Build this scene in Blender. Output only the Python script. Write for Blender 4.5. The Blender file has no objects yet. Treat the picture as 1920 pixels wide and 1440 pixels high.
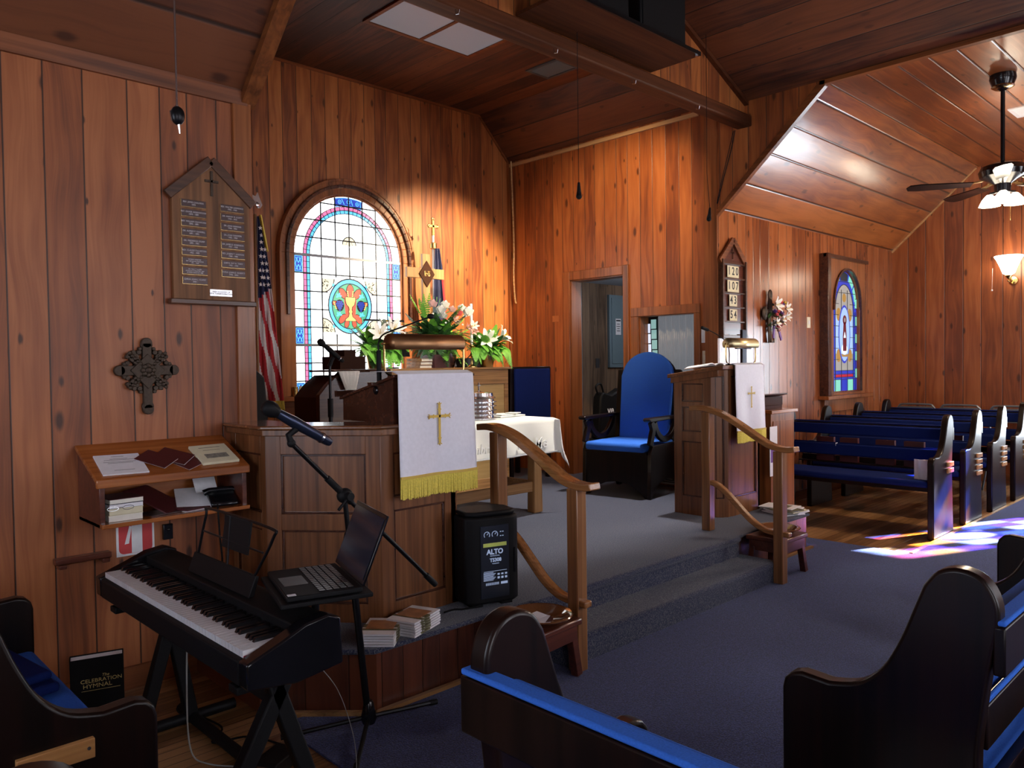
import bpy, bmesh, math, random
from mathutils import Vector, Matrix
random.seed(7)
SC = bpy.context.scene
COL = SC.collection
PI = math.pi
def V(*a): return Vector(a if len(a) > 1 else a[0])
# ------------------------------------------------------------------ materials
def new_mat(name):
    m = bpy.data.materials.new(name); m.use_nodes = True
    nt = m.node_tree
    return m, nt, nt.nodes, nt.links, nt.nodes['Principled BSDF']
def rgba(c): return (c[0], c[1], c[2], 1)
def plain(name, col, rough=.5, metal=0, coat=0, sheen=0, spec=.5, bump=0, bscale=200, alpha=None, var=0):
    m, nt, N, L, P = new_mat(name)
    P.inputs['Base Color'].default_value = rgba(col)
    P.inputs['Roughness'].default_value = rough
    P.inputs['Metallic'].default_value = metal
    P.inputs['Coat Weight'].default_value = coat
    P.inputs['Sheen Weight'].default_value = sheen
    P.inputs['Specular IOR Level'].default_value = spec
    tc = N.new('ShaderNodeTexCoord'); nz = N.new('ShaderNodeTexNoise')
    nz.inputs['Scale'].default_value = bscale if (bump or var) else 40
    L.new(tc.outputs['Object'], nz.inputs['Vector'])
    mx = N.new('ShaderNodeMix'); mx.data_type = 'RGBA'
    v = var or .08
    mx.inputs[6].default_value = rgba([c*(1-v) for c in col]); mx.inputs[7].default_value = rgba([min(1, c*(1+v)) for c in col])
    L.new(nz.outputs['Fac'], mx.inputs[0]); L.new(mx.outputs[2], P.inputs['Base Color'])
    if bump:
        b = N.new('ShaderNodeBump'); b.inputs['Strength'].default_value = bump; b.inputs['Distance'].default_value = .002
        L.new(nz.outputs['Fac'], b.inputs['Height']); L.new(b.outputs['Normal'], P.inputs['Normal'])
    return m
def emis(name, col, strength):
    m, nt, N, L, P = new_mat(name)
    P.inputs['Base Color'].default_value = rgba([c*.3 for c in col])
    P.inputs['Emission Color'].default_value = rgba(col)
    P.inputs['Emission Strength'].default_value = strength
    P.inputs['Roughness'].default_value = .3
    return m
def glow_glass(name, col, strength):           # window glass lit from outside
    return emis(name, col, strength)
def wood(name, c1, c2, grain='z', fine=60, rough=.35, coat=.2, dark=.5, knots=False, spec=.4):
    """furniture wood: grain streaks run along one local axis"""
    m, nt, N, L, P = new_mat(name)
    tc = N.new('ShaderNodeTexCoord'); mp = N.new('ShaderNodeMapping')
    s = {'x': (1.2, fine, fine), 'y': (fine, 1.2, fine), 'z': (fine, fine, 1.2)}[grain]
    mp.inputs['Scale'].default_value = s
    L.new(tc.outputs['Object'], mp.inputs['Vector'])
    n = N.new('ShaderNodeTexNoise'); n.inputs['Scale'].default_value = 1; n.inputs['Detail'].default_value = 5; n.inputs['Distortion'].default_value = .6
    L.new(mp.outputs[0], n.inputs['Vector'])
    mp2 = N.new('ShaderNodeMapping'); mp2.inputs['Scale'].default_value = tuple(max(.6, q*.12) for q in s)
    L.new(tc.outputs['Object'], mp2.inputs['Vector'])
    n2 = N.new('ShaderNodeTexNoise'); n2.inputs['Scale'].default_value = 1; n2.inputs['Detail'].default_value = 3; n2.inputs['Distortion'].default_value = 1.2
    L.new(mp2.outputs[0], n2.inputs['Vector'])
    ad = N.new('ShaderNodeMath'); ad.operation = 'MULTIPLY_ADD'; ad.inputs[1].default_value = .55
    L.new(n.outputs['Fac'], ad.inputs[0]); 
    m2 = N.new('ShaderNodeMath'); m2.operation = 'MULTIPLY'; m2.inputs[1].default_value = .5
    L.new(n2.outputs['Fac'], m2.inputs[0]); L.new(m2.outputs[0], ad.inputs[2])
    cr = N.new('ShaderNodeValToRGB')
    cr.color_ramp.elements[0].position = .36; cr.color_ramp.elements[0].color = rgba([c*dark for c in c1])
    cr.color_ramp.elements[1].position = .64; cr.color_ramp.elements[1].color = rgba(c2)
    e = cr.color_ramp.elements.new(.5); e.color = rgba(c1)
    L.new(ad.outputs[0], cr.inputs[0]); L.new(cr.outputs[0], P.inputs['Base Color'])
    P.inputs['Roughness'].default_value = rough; P.inputs['Coat Weight'].default_value = coat; P.inputs['Coat Roughness'].default_value = .18; P.inputs['Specular IOR Level'].default_value = spec
    b = N.new('ShaderNodeBump'); b.inputs['Strength'].default_value = .12; b.inputs['Distance'].default_value = .002
    L.new(n.outputs['Fac'], b.inputs['Height']); L.new(b.outputs['Normal'], P.inputs['Normal'])
    return m
def planks(name, u, v, w, c_dark, c_mid, c_light, rough=.3, coat=.25, knots=1.0, groove=.018, gcol=(.03, .01, .004), uoff=0., bumpy=.5, contrast=1.0, randomness=.5, uf=26., vf=1.3, spec=.3):
    """boards: u = axis across the boards, v = axis along them (x, y, z of the place)"""
    m, nt, N, L, P = new_mat(name)
    def math_(op, a, b=None, c=None):
        n = N.new('ShaderNodeMath'); n.operation = op
        for i, q in enumerate((a, b, c)):
            if q is None: continue
            if isinstance(q, (int, float)): n.inputs[i].default_value = q
            else: L.new(q, n.inputs[i])
        return n.outputs[0]
    tc = N.new('ShaderNodeTexCoord'); sp = N.new('ShaderNodeSeparateXYZ'); L.new(tc.outputs['Object'], sp.inputs[0])
    U = sp.outputs['xyz'.index(u)]; W_ = sp.outputs['xyz'.index(v)]
    Us = math_('MULTIPLY_ADD', U, 1./w, 100+uoff)
    vo = N.new('ShaderNodeTexVoronoi'); vo.voronoi_dimensions = '1D'; vo.feature = 'F1'; vo.inputs['Scale'].default_value = 1; vo.inputs['Randomness'].default_value = randomness
    L.new(Us, vo.inputs['W'])
    ve = N.new('ShaderNodeTexVoronoi'); ve.voronoi_dimensions = '1D'; ve.feature = 'DISTANCE_TO_EDGE'; ve.inputs['Scale'].default_value = 1; ve.inputs['Randomness'].default_value = randomness
    L.new(Us, ve.inputs['W'])
    sc = N.new('ShaderNodeSeparateColor'); L.new(vo.outputs['Color'], sc.inputs[0])
    r1, r2, r3 = sc.outputs[0], sc.outputs[1], sc.outputs[2]
    # grain
    warp = N.new('ShaderNodeTexNoise'); warp.inputs['Scale'].default_value = 1; warp.inputs['Detail'].default_value = 1
    cw = N.new('ShaderNodeCombineXYZ'); L.new(math_('MULTIPLY', U, 5), cw.inputs[0]); L.new(math_('MULTIPLY_ADD', r2, 30, math_('MULTIPLY', W_, 1.6)), cw.inputs[1]); L.new(cw.outputs[0], warp.inputs['Vector'])
    uw = math_('MULTIPLY_ADD', warp.outputs['Fac'], .12, U)
    cg = N.new('ShaderNodeCombineXYZ')
    L.new(math_('MULTIPLY', uw, uf), cg.inputs[0]); L.new(math_('MULTIPLY_ADD', r1, 60, math_('MULTIPLY', W_, vf)), cg.inputs[1]); L.new(math_('MULTIPLY', r3, 9), cg.inputs[2])
    ng = N.new('ShaderNodeTexNoise'); ng.inputs['Scale'].default_value = 1; ng.inputs['Detail'].default_value = 5; ng.inputs['Distortion'].default_value = .3
    L.new(cg.outputs[0], ng.inputs['Vector'])
    cg2 = N.new('ShaderNodeCombineXYZ')
    L.new(math_('MULTIPLY', uw, uf*4.5), cg2.inputs[0]); L.new(math_('MULTIPLY_ADD', r2, 60, math_('MULTIPLY', W_, vf*1.5)), cg2.inputs[1])
    nf = N.new('ShaderNodeTexNoise'); nf.inputs['Scale'].default_value = 1; nf.inputs['Detail'].default_value = 3
    L.new(cg2.outputs[0], nf.inputs['Vector'])
    # blotches (uneven varnish)
    cb = N.new('ShaderNodeCombineXYZ'); L.new(math_('MULTIPLY', U, 6), cb.inputs[0]); L.new(math_('MULTIPLY_ADD', r3, 20, math_('MULTIPLY', W_, 2.2)), cb.inputs[1])
    nb = N.new('ShaderNodeTexNoise'); nb.inputs['Scale'].default_value = 1; nb.inputs['Detail'].default_value = 2; L.new(cb.outputs[0], nb.inputs['Vector'])
    g = math_('ADD', math_('MULTIPLY', ng.outputs['Fac'], .55), math_('MULTIPLY', nf.outputs['Fac'], .2))
    g = math_('ADD', g, math_('MULTIPLY', nb.outputs['Fac'], .30))
    g = math_('ADD', g, -.025)
    g = math_('ADD', g, math_('MULTIPLY_ADD', r1, .34*contrast, -.17*contrast))
    cr = N.new('ShaderNodeValToRGB'); el = cr.color_ramp.elements
    el[0].position = .34; el[0].color = rgba(c_dark); el[1].position = .66; el[1].color = rgba(c_light)
    e = el.new(.48); e.color = rgba(c_mid)
    L.new(g, cr.inputs[0])
    col = cr.outputs[0]
    if knots:
        ck = N.new('ShaderNodeCombineXYZ'); L.new(math_('MULTIPLY', U, 7.5), ck.inputs[0]); L.new(math_('MULTIPLY_ADD', r2, 40, math_('MULTIPLY', W_, 3.0)), ck.inputs[1])
        vk = N.new('ShaderNodeTexVoronoi'); vk.voronoi_dimensions = '2D'; vk.inputs['Scale'].default_value = 1; vk.inputs['Randomness'].default_value = 1
        L.new(ck.outputs[0], vk.inputs['Vector'])
        kc = N.new('ShaderNodeSeparateColor'); L.new(vk.outputs['Color'], kc.inputs[0])
        thr = math_('MULTIPLY', math_('GREATER_THAN', kc.outputs[0], .62), math_('MULTIPLY_ADD', kc.outputs[1], .15, .05))
        d2 = math_('ADD', vk.outputs['Distance'], math_('MULTIPLY_ADD', nf.outputs['Fac'], .08, -.04))
        mr = N.new('ShaderNodeMapRange'); mr.interpolation_type = 'SMOOTHSTEP'
        L.new(d2, mr.inputs['Value']); L.new(math_('MULTIPLY', thr, .35), mr.inputs['From Min']); L.new(thr, mr.inputs['From Max'])
        mr.inputs['To Min'].default_value = .85*knots; mr.inputs['To Max'].default_value = 0
        mx = N.new('ShaderNodeMix'); mx.data_type = 'RGBA'; L.new(math_('MULTIPLY', mr.outputs[0], math_('GREATER_THAN', thr, .001)), mx.inputs[0]); L.new(col, mx.inputs[6]); mx.inputs[7].default_value = rgba([c*.28 for c in c_dark])
        col = mx.outputs[2]
    gm = N.new('ShaderNodeMapRange'); L.new(ve.outputs['Distance'], gm.inputs['Value'])
    gm.inputs['From Min'].default_value = groove*.5; gm.inputs['From Max'].default_value = groove*1.6; gm.inputs['To Min'].default_value = 1; gm.inputs['To Max'].default_value = 0
    mg = N.new('ShaderNodeMix'); mg.data_type = 'RGBA'; L.new(gm.outputs[0], mg.inputs[0]); L.new(col, mg.inputs[6]); mg.inputs[7].default_value = rgba(gcol)
    L.new(mg.outputs[2], P.inputs['Base Color'])
    P.inputs['Roughness'].default_value = rough
    P.inputs['Coat Weight'].default_value = coat; P.inputs['Coat Roughness'].default_value = .22
    h = math_('ADD', math_('MULTIPLY', gm.outputs[0], -1.0), math_('MULTIPLY', ng.outputs['Fac'], .25))
    h = math_('ADD', h, math_('MULTIPLY', nb.outputs['Fac'], bumpy))
    b = N.new('ShaderNodeBump'); b.inputs['Strength'].default_value = .55; b.inputs['Distance'].default_value = .004
    L.new(h, b.inputs['Height']); L.new(b.outputs['Normal'], P.inputs['Normal'])
    L.new(b.outputs['Normal'], P.inputs['Coat Normal'])
    return m
def carpet_mat(name, ca, cb, cc):
    m, nt, N, L, P = new_mat(name)
    tc = N.new('ShaderNodeTexCoord')
    n = N.new('ShaderNodeTexNoise'); n.inputs['Scale'].default_value = 160; n.inputs['Detail'].default_value = 3
    L.new(tc.outputs['Object'], n.inputs['Vector'])
    n2 = N.new('ShaderNodeTexNoise'); n2.inputs['Scale'].default_value = 3; n2.inputs['Detail'].default_value = 4
    L.new(tc.outputs['Object'], n2.inputs['Vector'])
    cr = N.new('ShaderNodeValToRGB'); cr.color_ramp.elements[0].position = .32; cr.color_ramp.elements[0].color = rgba(ca)
    cr.color_ramp.elements[1].position = .68; cr.color_ramp.elements[1].color = rgba(cc); e = cr.color_ramp.elements.new(.5); e.color = rgba(cb)
    L.new(n.outputs['Fac'], cr.inputs[0])
    mx = N.new('ShaderNodeMix'); mx.data_type = 'RGBA'; mx.blend_type = 'MULTIPLY'; mx.inputs[0].default_value = .35
    L.new(cr.outputs[0], mx.inputs[6]); L.new(n2.outputs['Color'], mx.inputs[7])
    L.new(cr.outputs[0], P.inputs['Base Color']); P.inputs['Roughness'].default_value = 1; P.inputs['Specular IOR Level'].default_value = .1
    P.inputs['Sheen Weight'].default_value = .2
    b = N.new('ShaderNodeBump'); b.inputs['Strength'].default_value = .8; b.inputs['Distance'].default_value = .004
    L.new(n.outputs['Fac'], b.inputs['Height']); L.new(b.outputs['Normal'], P.inputs['Normal'])
    return m
# ------------------------------------------------------------------ mesh builder
class MB:
    def __init__(s): s.v = []; s.f = []; s.sm = []
    def add(s, vs, fs, smooth=False):
        o = len(s.v); s.v += [tuple(q) for q in vs]; s.f += [tuple(i+o for i in q) for q in fs]; s.sm += [smooth]*len(fs); return s
    def box(s, x0, x1, y0, y1, z0, z1):
        return s.add([(x, y, z) for x in (x0, x1) for y in (y0, y1) for z in (z0, z1)],
                     [(0, 1, 3, 2), (4, 6, 7, 5), (0, 4, 5, 1), (2, 3, 7, 6), (0, 2, 6, 4), (1, 5, 7, 3)])
    def obox(s, c, sx, sy, sz, rot=None, rz=0, rx=0, ry=0):
        M = rot if rot is not None else (Matrix.Rotation(rz, 3, 'Z') @ Matrix.Rotation(ry, 3, 'Y') @ Matrix.Rotation(rx, 3, 'X'))
        c = V(c)
        return s.add([c + M @ V(x*sx/2, y*sy/2, z*sz/2) for x in (-1, 1) for y in (-1, 1) for z in (-1, 1)],
                     [(0, 1, 3, 2), (4, 6, 7, 5), (0, 4, 5, 1), (2, 3, 7, 6), (0, 2, 6, 4), (1, 5, 7, 3)])
    def bar(s, a, b, w, h, up=(0, 0, 1)):
        a = V(a); b = V(b); d = (b-a); l = d.length; d.normalize(); up = V(up)
        if abs(d.dot(up)) > .99: up = V(1, 0, 0)
        r = d.cross(up).normalized(); u = r.cross(d)
        M = Matrix((r, d, u)).transposed()
        return s.obox((a+b)/2, w, l, h, rot=M)
    def tube(s, pts, r, n=10, caps=True, closed=False):
        pts = [V(p) for p in pts]; m = len(pts)
        rs = r if isinstance(r, (list, tuple)) else [r]*m
        vs = []; prev = None
        for i, p in enumerate(pts):
            if closed: t = (pts[(i+1) % m]-pts[i-1]).normalized()
            else: t = ((pts[min(i+1, m-1)]-pts[max(i-1, 0)])).normalized()
            if prev is None:
                a = V(0, 0, 1) if abs(t.z) < .9 else V(1, 0, 0)
                nrm = t.cross(a).normalized()
            else:
                nrm = (prev - t*prev.dot(t)).normalized()
            prev = nrm; bn = t.cross(nrm)
            for k in range(n):
                a = 2*PI*k/n; vs.append(p + (nrm*math.cos(a)+bn*math.sin(a))*rs[i])
        fs = []
        for i in range(m if closed else m-1):
            j = (i+1) % m
            for k in range(n): fs.append((i*n+k, i*n+(k+1) % n, j*n+(k+1) % n, j*n+k))
        if caps and not closed: fs += [tuple(range(n))[::-1], tuple((m-1)*n+k for k in range(n))]
        return s.add(vs, fs, True)
    def ribbon(s, pts, w, h, side=(1, 0, 0)):
        """rectangular section swept along pts; w along 'side', h across it"""
        pts = [V(p) for p in pts]; m = len(pts); side = V(side).normalized(); vs = []
        for i, p in enumerate(pts):
            t = (pts[min(i+1, m-1)]-pts[max(i-1, 0)]).normalized(); u = t.cross(side).normalized()
            hh = h[i] if isinstance(h, (list, tuple)) else h
            for a, b in ((-1, -1), (1, -1), (1, 1), (-1, 1)): vs.append(p+side*a*w/2+u*b*hh/2)
        fs = [(i*4+k, i*4+(k+1) % 4, i*4+4+(k+1) % 4, i*4+4+k) for i in range(m-1) for k in range(4)]
        fs += [(3, 2, 1, 0), tuple((m-1)*4+k for k in range(4))]
        return s.add(vs, fs, False)
    def lathe(s, prof, c=(0, 0, 0), n=24, axis='z', a0=0, a1=2*PI, sx=1, sy=1):
        c = V(c); vs = []; full = abs(a1-a0-2*PI) < 1e-6; nn = n if full else n+1
        for (r, z) in prof:
            for k in range(nn):
                a = a0+(a1-a0)*k/n; q = (r*math.cos(a)*sx, r*math.sin(a)*sy, z)
                if axis == 'x': q = (q[2], q[0], q[1])
                elif axis == 'y': q = (q[0], q[2], q[1])
                vs.append(c+V(q))
        fs = []
        for i in range(len(prof)-1):
            for k in range(n):
                k2 = (k+1) % nn; fs.append((i*nn+k, i*nn+k2, (i+1)*nn+k2, (i+1)*nn+k))
        if full and prof[0][0] > 1e-6: fs.append(tuple(range(n))[::-1])
        if full and prof[-1][0] > 1e-6: fs.append(tuple((len(prof)-1)*n+k for k in range(n)))
        return s.add(vs, fs, True)
    def sphere(s, c, r, n=12, m=8, sc=(1, 1, 1)):
        c = V(c); vs = [c+V(0, 0, r*sc[2])]
        for i in range(1, m):
            t = PI*i/m
            for k in range(n):
                a = 2*PI*k/n; vs.append(c+V(r*math.sin(t)*math.cos(a)*sc[0], r*math.sin(t)*math.sin(a)*sc[1], r*math.cos(t)*sc[2]))
        vs.append(c-V(0, 0, r*sc[2])); L = len(vs)-1; fs = []
        for k in range(n): fs.append((0, 1+k, 1+(k+1) % n)); fs.append((L, L-n+(k+1) % n, L-n+k))
        for i in range(m-2):
            for k in range(n): a = 1+i*n; fs.append((a+k, a+n+k, a+n+(k+1) % n, a+(k+1) % n))
        return s.add(vs, fs, True)
    def prism(s, poly, d0, d1, plane='xz', smooth=False):
        """polygon (2-D) in a plane, extruded along the remaining axis from d0 to d1"""
        def mk(p, d):
            if plane == 'xz': return (p[0], d, p[1])
            if plane == 'yz': return (d, p[0], p[1])
            return (p[0], p[1], d)
        n = len(poly); vs = [mk(p, d0) for p in poly]+[mk(p, d1) for p in poly]
        s.add(vs, [tuple(range(n))[::-1], tuple(range(n, 2*n))]+[(i, (i+1) % n, n+(i+1) % n, n+i) for i in range(n)], False)
        if smooth: s.sm[-n:] = [True]*n
        return s
    def quad(s, a, b, c, d): return s.add([a, b, c, d], [(0, 1, 2, 3)])
    def xf(s, M, start=0):
        s.v = s.v[:start]+[tuple(M @ V(p)) for p in s.v[start:]]; return s
    def mesh(s, name):
        me = bpy.data.meshes.new(name); me.from_pydata(s.v, [], s.f)
        bm = bmesh.new(); bm.from_mesh(me)
        for i, f in enumerate(bm.faces): f.smooth = s.sm[i] if i < len(s.sm) else False
        bmesh.ops.recalc_face_normals(bm, faces=bm.faces)
        bm.to_mesh(me); bm.free()
        try: me.set_sharp_from_angle(angle=math.radians(40))
        except Exception: pass
        return me
    def build(s, name, mat, parent=None, bev=0, seg=2, sub=0, solid=0, loc=None, rz=0):
        o = bpy.data.objects.new(name, s.mesh(name)); COL.objects.link(o)
        if mat: o.data.materials.append(mat)
        if parent: o.parent = parent
        if loc: o.location = loc
        if rz: o.rotation_euler = (0, 0, rz)
        if solid:
            k = o.modifiers.new('solid', 'SOLIDIFY'); k.thickness = solid; k.offset = 0
        if sub:
            k = o.modifiers.new('sub', 'SUBSURF'); k.levels = sub; k.render_levels = sub
        if bev:
            k = o.modifiers.new('bevel', 'BEVEL'); k.width = bev; k.segments = seg; k.limit_method = 'ANGLE'; k.angle_limit = math.radians(40)
        return o
def tag(o, label, cat, group=None):
    o['label'] = label; o['category'] = cat
    if group: o['group'] = group
    return o
def thing(name, label, cat, loc=(0, 0, 0), rz=0, group=None):
    o = bpy.data.objects.new(name, None); COL.objects.link(o); o.empty_display_size = .1
    o.location = loc; o.rotation_euler = (0, 0, rz)
    return tag(o, label, cat, group)
def struct(o): o['kind'] = 'structure'; return o
def dup(root, loc, rz=None, label=None, group=None):
    def cp(o, parent):
        c = o.copy(); COL.objects.link(c)
        if parent: c.parent = parent
        for ch in list(o.children): cp(ch, c)
        return c
    r = cp(root, None); r.location = loc
    if rz is not None: r.rotation_euler = (0, 0, rz)
    if label: r['label'] = label
    if group: r['group'] = group
    return r
def text(name, body, size, mat, parent=None, loc=(0, 0, 0), rot=(0, 0, 0), align='CENTER', extrude=.0004, spacing=1, shear=0, sx=1, line=1.0, bold=0):
    cu = bpy.data.curves.new(name, 'FONT'); cu.body = body; cu.size = size; cu.align_x = align; cu.align_y = 'CENTER'; cu.extrude = extrude
    cu.space_character = spacing; cu.shear = shear; cu.space_line = line; cu.offset = bold; cu.resolution_u = 3
    t = bpy.data.objects.new(name+'_c', cu); COL.objects.link(t)
    bpy.context.view_layer.update()
    me = bpy.data.meshes.new_from_object(t.evaluated_get(bpy.context.evaluated_depsgraph_get()))
    bpy.data.objects.remove(t, do_unlink=True); bpy.data.curves.remove(cu)
    o = bpy.data.objects.new(name, me); COL.objects.link(o)
    me.materials.clear(); me.materials.append(mat)
    o.location = loc; o.rotation_euler = rot; o.scale = (sx, 1, 1)
    if parent: o.parent = parent
    return o
def arc(cx, cy, r, a0, a1, n=12, ry=None):
    ry = r if ry is None else ry
    return [(cx+r*math.cos(a0+(a1-a0)*i/n), cy+ry*math.sin(a0+(a1-a0)*i/n)) for i in range(n+1)]
def smooth_path(pts, n=6):
    """Catmull-Rom through pts"""
    P = [V(p) for p in pts]; out = []
    for i in range(len(P)-1):
        p0, p1, p2, p3 = P[max(i-1, 0)], P[i], P[i+1], P[min(i+2, len(P)-1)]
        for k in range(n):
            t = k/n
            out.append(.5*((2*p1)+(p2-p0)*t+(2*p0-5*p1+4*p2-p3)*t*t+(3*p1-p0-3*p2+p3)*t**3))
    out.append(P[-1]); return out
# ------------------------------------------------------------------ palette
M = {}
WD, WM, WL = (.165, .043, .014), (.285, .080, .023), (.40, .130, .042)
M['wallA'] = planks('pine_boards_front', 'x', 'z', .155, WD, WM, WL, knots=1.1, rough=.5, coat=.05, contrast=.75)
M['wallB'] = planks('pine_boards_chancel', 'x', 'z', .14, WD, (.33, .10, .026), (.48, .17, .048), rough=.42, coat=.1, uoff=7.3, contrast=.75)
M['wallC'] = planks('pine_boards_side', 'y', 'z', .145, WD, (.31, .088, .021), (.43, .14, .037), rough=.42, coat=.1, uoff=3.1, contrast=.75, gcol=(.05, .02, .008))
M['wallD'] = planks('pine_boards_transept', 'x', 'z', .16, WD, WM, WL, rough=.25, coat=.5, uoff=11, contrast=.75)
M['wallE'] = planks('pine_boards_end', 'y', 'z', .2, WD, WM, WL, rough=.35, coat=.2, uoff=17, contrast=.75)
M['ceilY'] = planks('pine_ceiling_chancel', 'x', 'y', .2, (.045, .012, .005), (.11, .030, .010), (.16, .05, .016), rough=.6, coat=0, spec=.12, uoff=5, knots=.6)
M['ceilL'] = planks('pine_ceiling_left_shaded', 'y', 'x', .24, (.07, .02, .008), (.12, .034, .012), (.17, .052, .018), rough=.6, coat=0, spec=.12, uoff=1.2, knots=.8, groove=.03)  # nave ceiling boards again, shade of the left end put into the colour
M['ceilX'] = planks('pine_ceiling_nave', 'y', 'x', .24, WD, (.30, .09, .024), (.42, .14, .04), rough=.3, coat=.5, uoff=1.2, knots=.8, bumpy=1.2, groove=.03)
M['soffit'] = planks('pine_ceiling_slope', 'y', 'x', .2, WD, (.28, .085, .02), (.42, .14, .034), rough=.3, coat=.8, uoff=9.2, knots=.8, bumpy=1.5, groove=.03)
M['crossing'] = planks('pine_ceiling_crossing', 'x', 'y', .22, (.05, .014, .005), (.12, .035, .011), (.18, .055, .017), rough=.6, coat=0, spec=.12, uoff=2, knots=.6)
M['trim'] = wood('pine_trim', (.25, .080, .024), (.34, .115, .036), 'z', 40)
M['trimX'] = wood('pine_trim_long', (.19, .056, .018), (.25, .08, .026), 'x', 40, rough=.5, coat=.05, spec=.25)
M['trimY'] = wood('pine_trim_deep', (.17, .052, .015), (.24, .08, .022), 'y', 40)
M['raw'] = wood('pale_strip', (.52, .30, .13), (.62, .38, .17), 'y', 40)
M['rawz'] = wood('pale_strip_upright', (.50, .25, .09), (.60, .34, .14), 'z', 40)
M['beam'] = wood('dark_beam', (.075, .022, .008), (.105, .033, .012), 'x', 30, rough=.6, coat=0, spec=.15)
M['floor'] = planks('oak_floor', 'y', 'x', .057, (.16, .075, .028), (.30, .155, .06), (.42, .23, .10), rough=.3, coat=.3, knots=0, groove=.03, uf=60, vf=3, contrast=1.2)
M['riser'] = planks('red_boards', 'x', 'z', .11, (.05, .013, .006), (.10, .026, .012), (.15, .042, .018), rough=.35, coat=.25, knots=.3)
M['carpet'] = carpet_mat('blue_carpet', (.004, .006, .036), (.010, .018, .125), (.042, .055, .20))
M['carpet2'] = carpet_mat('grey_blue_carpet', (.016, .021, .055), (.046, .054, .095), (.135, .138, .15))
M['oakP'] = wood('pulpit_oak', (.16, .058, .021), (.24, .095, .036), 'z', 55, dark=.55)
M['oakPx'] = wood('pulpit_oak_rail', (.16, .058, .021), (.24, .095, .036), 'x', 55, dark=.55)
M['oakL'] = wood('light_oak', (.34, .17, .06), (.45, .24, .095), 'z', 50)
M['oakLx'] = wood('light_oak_rail', (.30, .15, .055), (.40, .21, .085), 'x', 50)
M['rail'] = wood('rail_oak', (.26, .11, .04), (.36, .165, .065), 'z', 45, rough=.28, coat=.4)
M['railc'] = wood('rail_cap_oak', (.32, .135, .045), (.42, .19, .07), 'y', 45, rough=.25, coat=.5)
M['orange'] = wood('shelf_varnish', (.30, .085, .018), (.40, .13, .03), 'x', 35, rough=.25, coat=.5)
M['pew'] = wood('dark_pew', (.0055, .0022, .0016), (.011, .0038, .0026), 'z', 35, rough=.36, coat=.12, dark=.4, spec=.25)
M['darkred'] = wood('mahogany', (.09, .022, .012), (.13, .035, .018), 'x', 40, rough=.3, coat=.4)
M['maho'] = wood('dark_mahogany', (.05, .016, .009), (.08, .027, .014), 'x', 40, rough=.25, coat=.4)
M['plaque'] = wood('plaque_wood', (.20, .085, .033), (.28, .125, .05), 'z', 35, rough=.6, coat=0)
M['plaqued'] = wood('plaque_trim', (.08, .03, .013), (.12, .045, .02), 'x', 35)
M['cushion'] = plain('blue_cushion', (.007, .016, .10), .95, sheen=.0, spec=.1, bump=.6, bscale=300, var=.25)
M['cushbright'] = plain('blue_cushion_lit', (.04, .16, .66), .9, sheen=.0, spec=.15, bump=.5, bscale=260, var=.2)  # blue cushion cloth again, overhead light put into the colour
M['black'] = plain('black_plastic', (.008, .008, .009), .55, spec=.15)
M['blackg'] = plain('gloss_black', (.006, .006, .008), .18)
M['blackm'] = plain('black_metal', (.010, .010, .012), .35, metal=.6)
M['steel'] = plain('steel', (.55, .55, .57), .25, metal=1)
M['silver'] = plain('polished_silver', (.92, .93, .96), .18, metal=1)
M['brass'] = plain('brass', (.62, .42, .16), .25, metal=1)
M['bronze'] = plain('bronze_shade', (.36, .19, .09), .42, metal=1)
M['gold'] = plain('gold_thread', (.62, .42, .08), .5, metal=.4)
M['fringe'] = plain('yellow_fringe', (.78, .62, .10), .8, bump=.8, bscale=120, var=.3)
M['satin'] = plain('white_satin', (.80, .79, .88), .42, sheen=.6, bump=.05, bscale=60)
M['linen'] = plain('white_linen', (.84, .83, .76), .8, sheen=.3, bump=.3, bscale=400)
M['embro'] = plain('white_embroidery', (.95, .94, .88), .5)
M['paper'] = plain('white_paper', (.80, .79, .82), .7)
M['cream'] = plain('cream_paper', (.72, .66, .46), .7)
M['page'] = plain('page_edges', (.78, .75, .66), .8)
M['maroon'] = plain('maroon_cover', (.075, .010, .012), .5)
M['ink'] = plain('dark_ink', (.03, .03, .035), .7)
M['iron'] = plain('aged_iron', (.055, .036, .024), .55, metal=.5, bump=.8, bscale=60, var=.5)
M['ivory'] = plain('ivory_plastic', (.72, .66, .48), .4)
M['whitep'] = plain('white_plastic', (.82, .82, .84), .4)
M['key'] = plain('white_keys', (.80, .80, .82), .2)
M['panel'] = plain('frosted_panel', (.55, .54, .58), .6)
M['greyblue'] = plain('electrical_grey', (.17, .24, .28), .5, metal=.2)
M['leafd'] = plain('dark_leaf', (.045, .14, .04), .5, var=.4, bscale=30)
M['leaf'] = plain('fern_leaf', (.20, .55, .07), .5, var=.4, bscale=30)
M['petal'] = plain('white_petal', (.88, .87, .83), .6)
M['pink'] = plain('pink_petal', (.75, .32, .30), .6, var=.2)
M['coral'] = plain('coral_petal', (.72, .10, .10), .6, var=.2)
M['palep'] = plain('pale_pink_petal', (.80, .50, .47), .6)
M['purple'] = plain('purple_petal', (.18, .08, .30), .6)
M['yellow'] = plain('yellow_petal', (.75, .55, .10), .6)
M['red'] = plain('sign_red', (.60, .045, .05), .5)
M['navy'] = plain('flag_navy', (.012, .018, .07), .8)
M['flagred'] = plain('flag_red', (.50, .03, .04), .8)
M['flagwhite'] = plain('flag_white', (.72, .68, .66), .8)
M['blockw'] = wood('light_name_block', (.50, .24, .08), (.62, .33, .12), 'x', 40)
M['walllight'] = plain('grey_wall', (.30, .34, .40), .8)
M['shade'] = emis('lamp_shade_lit', (1, .86, .66), 14)
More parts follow.
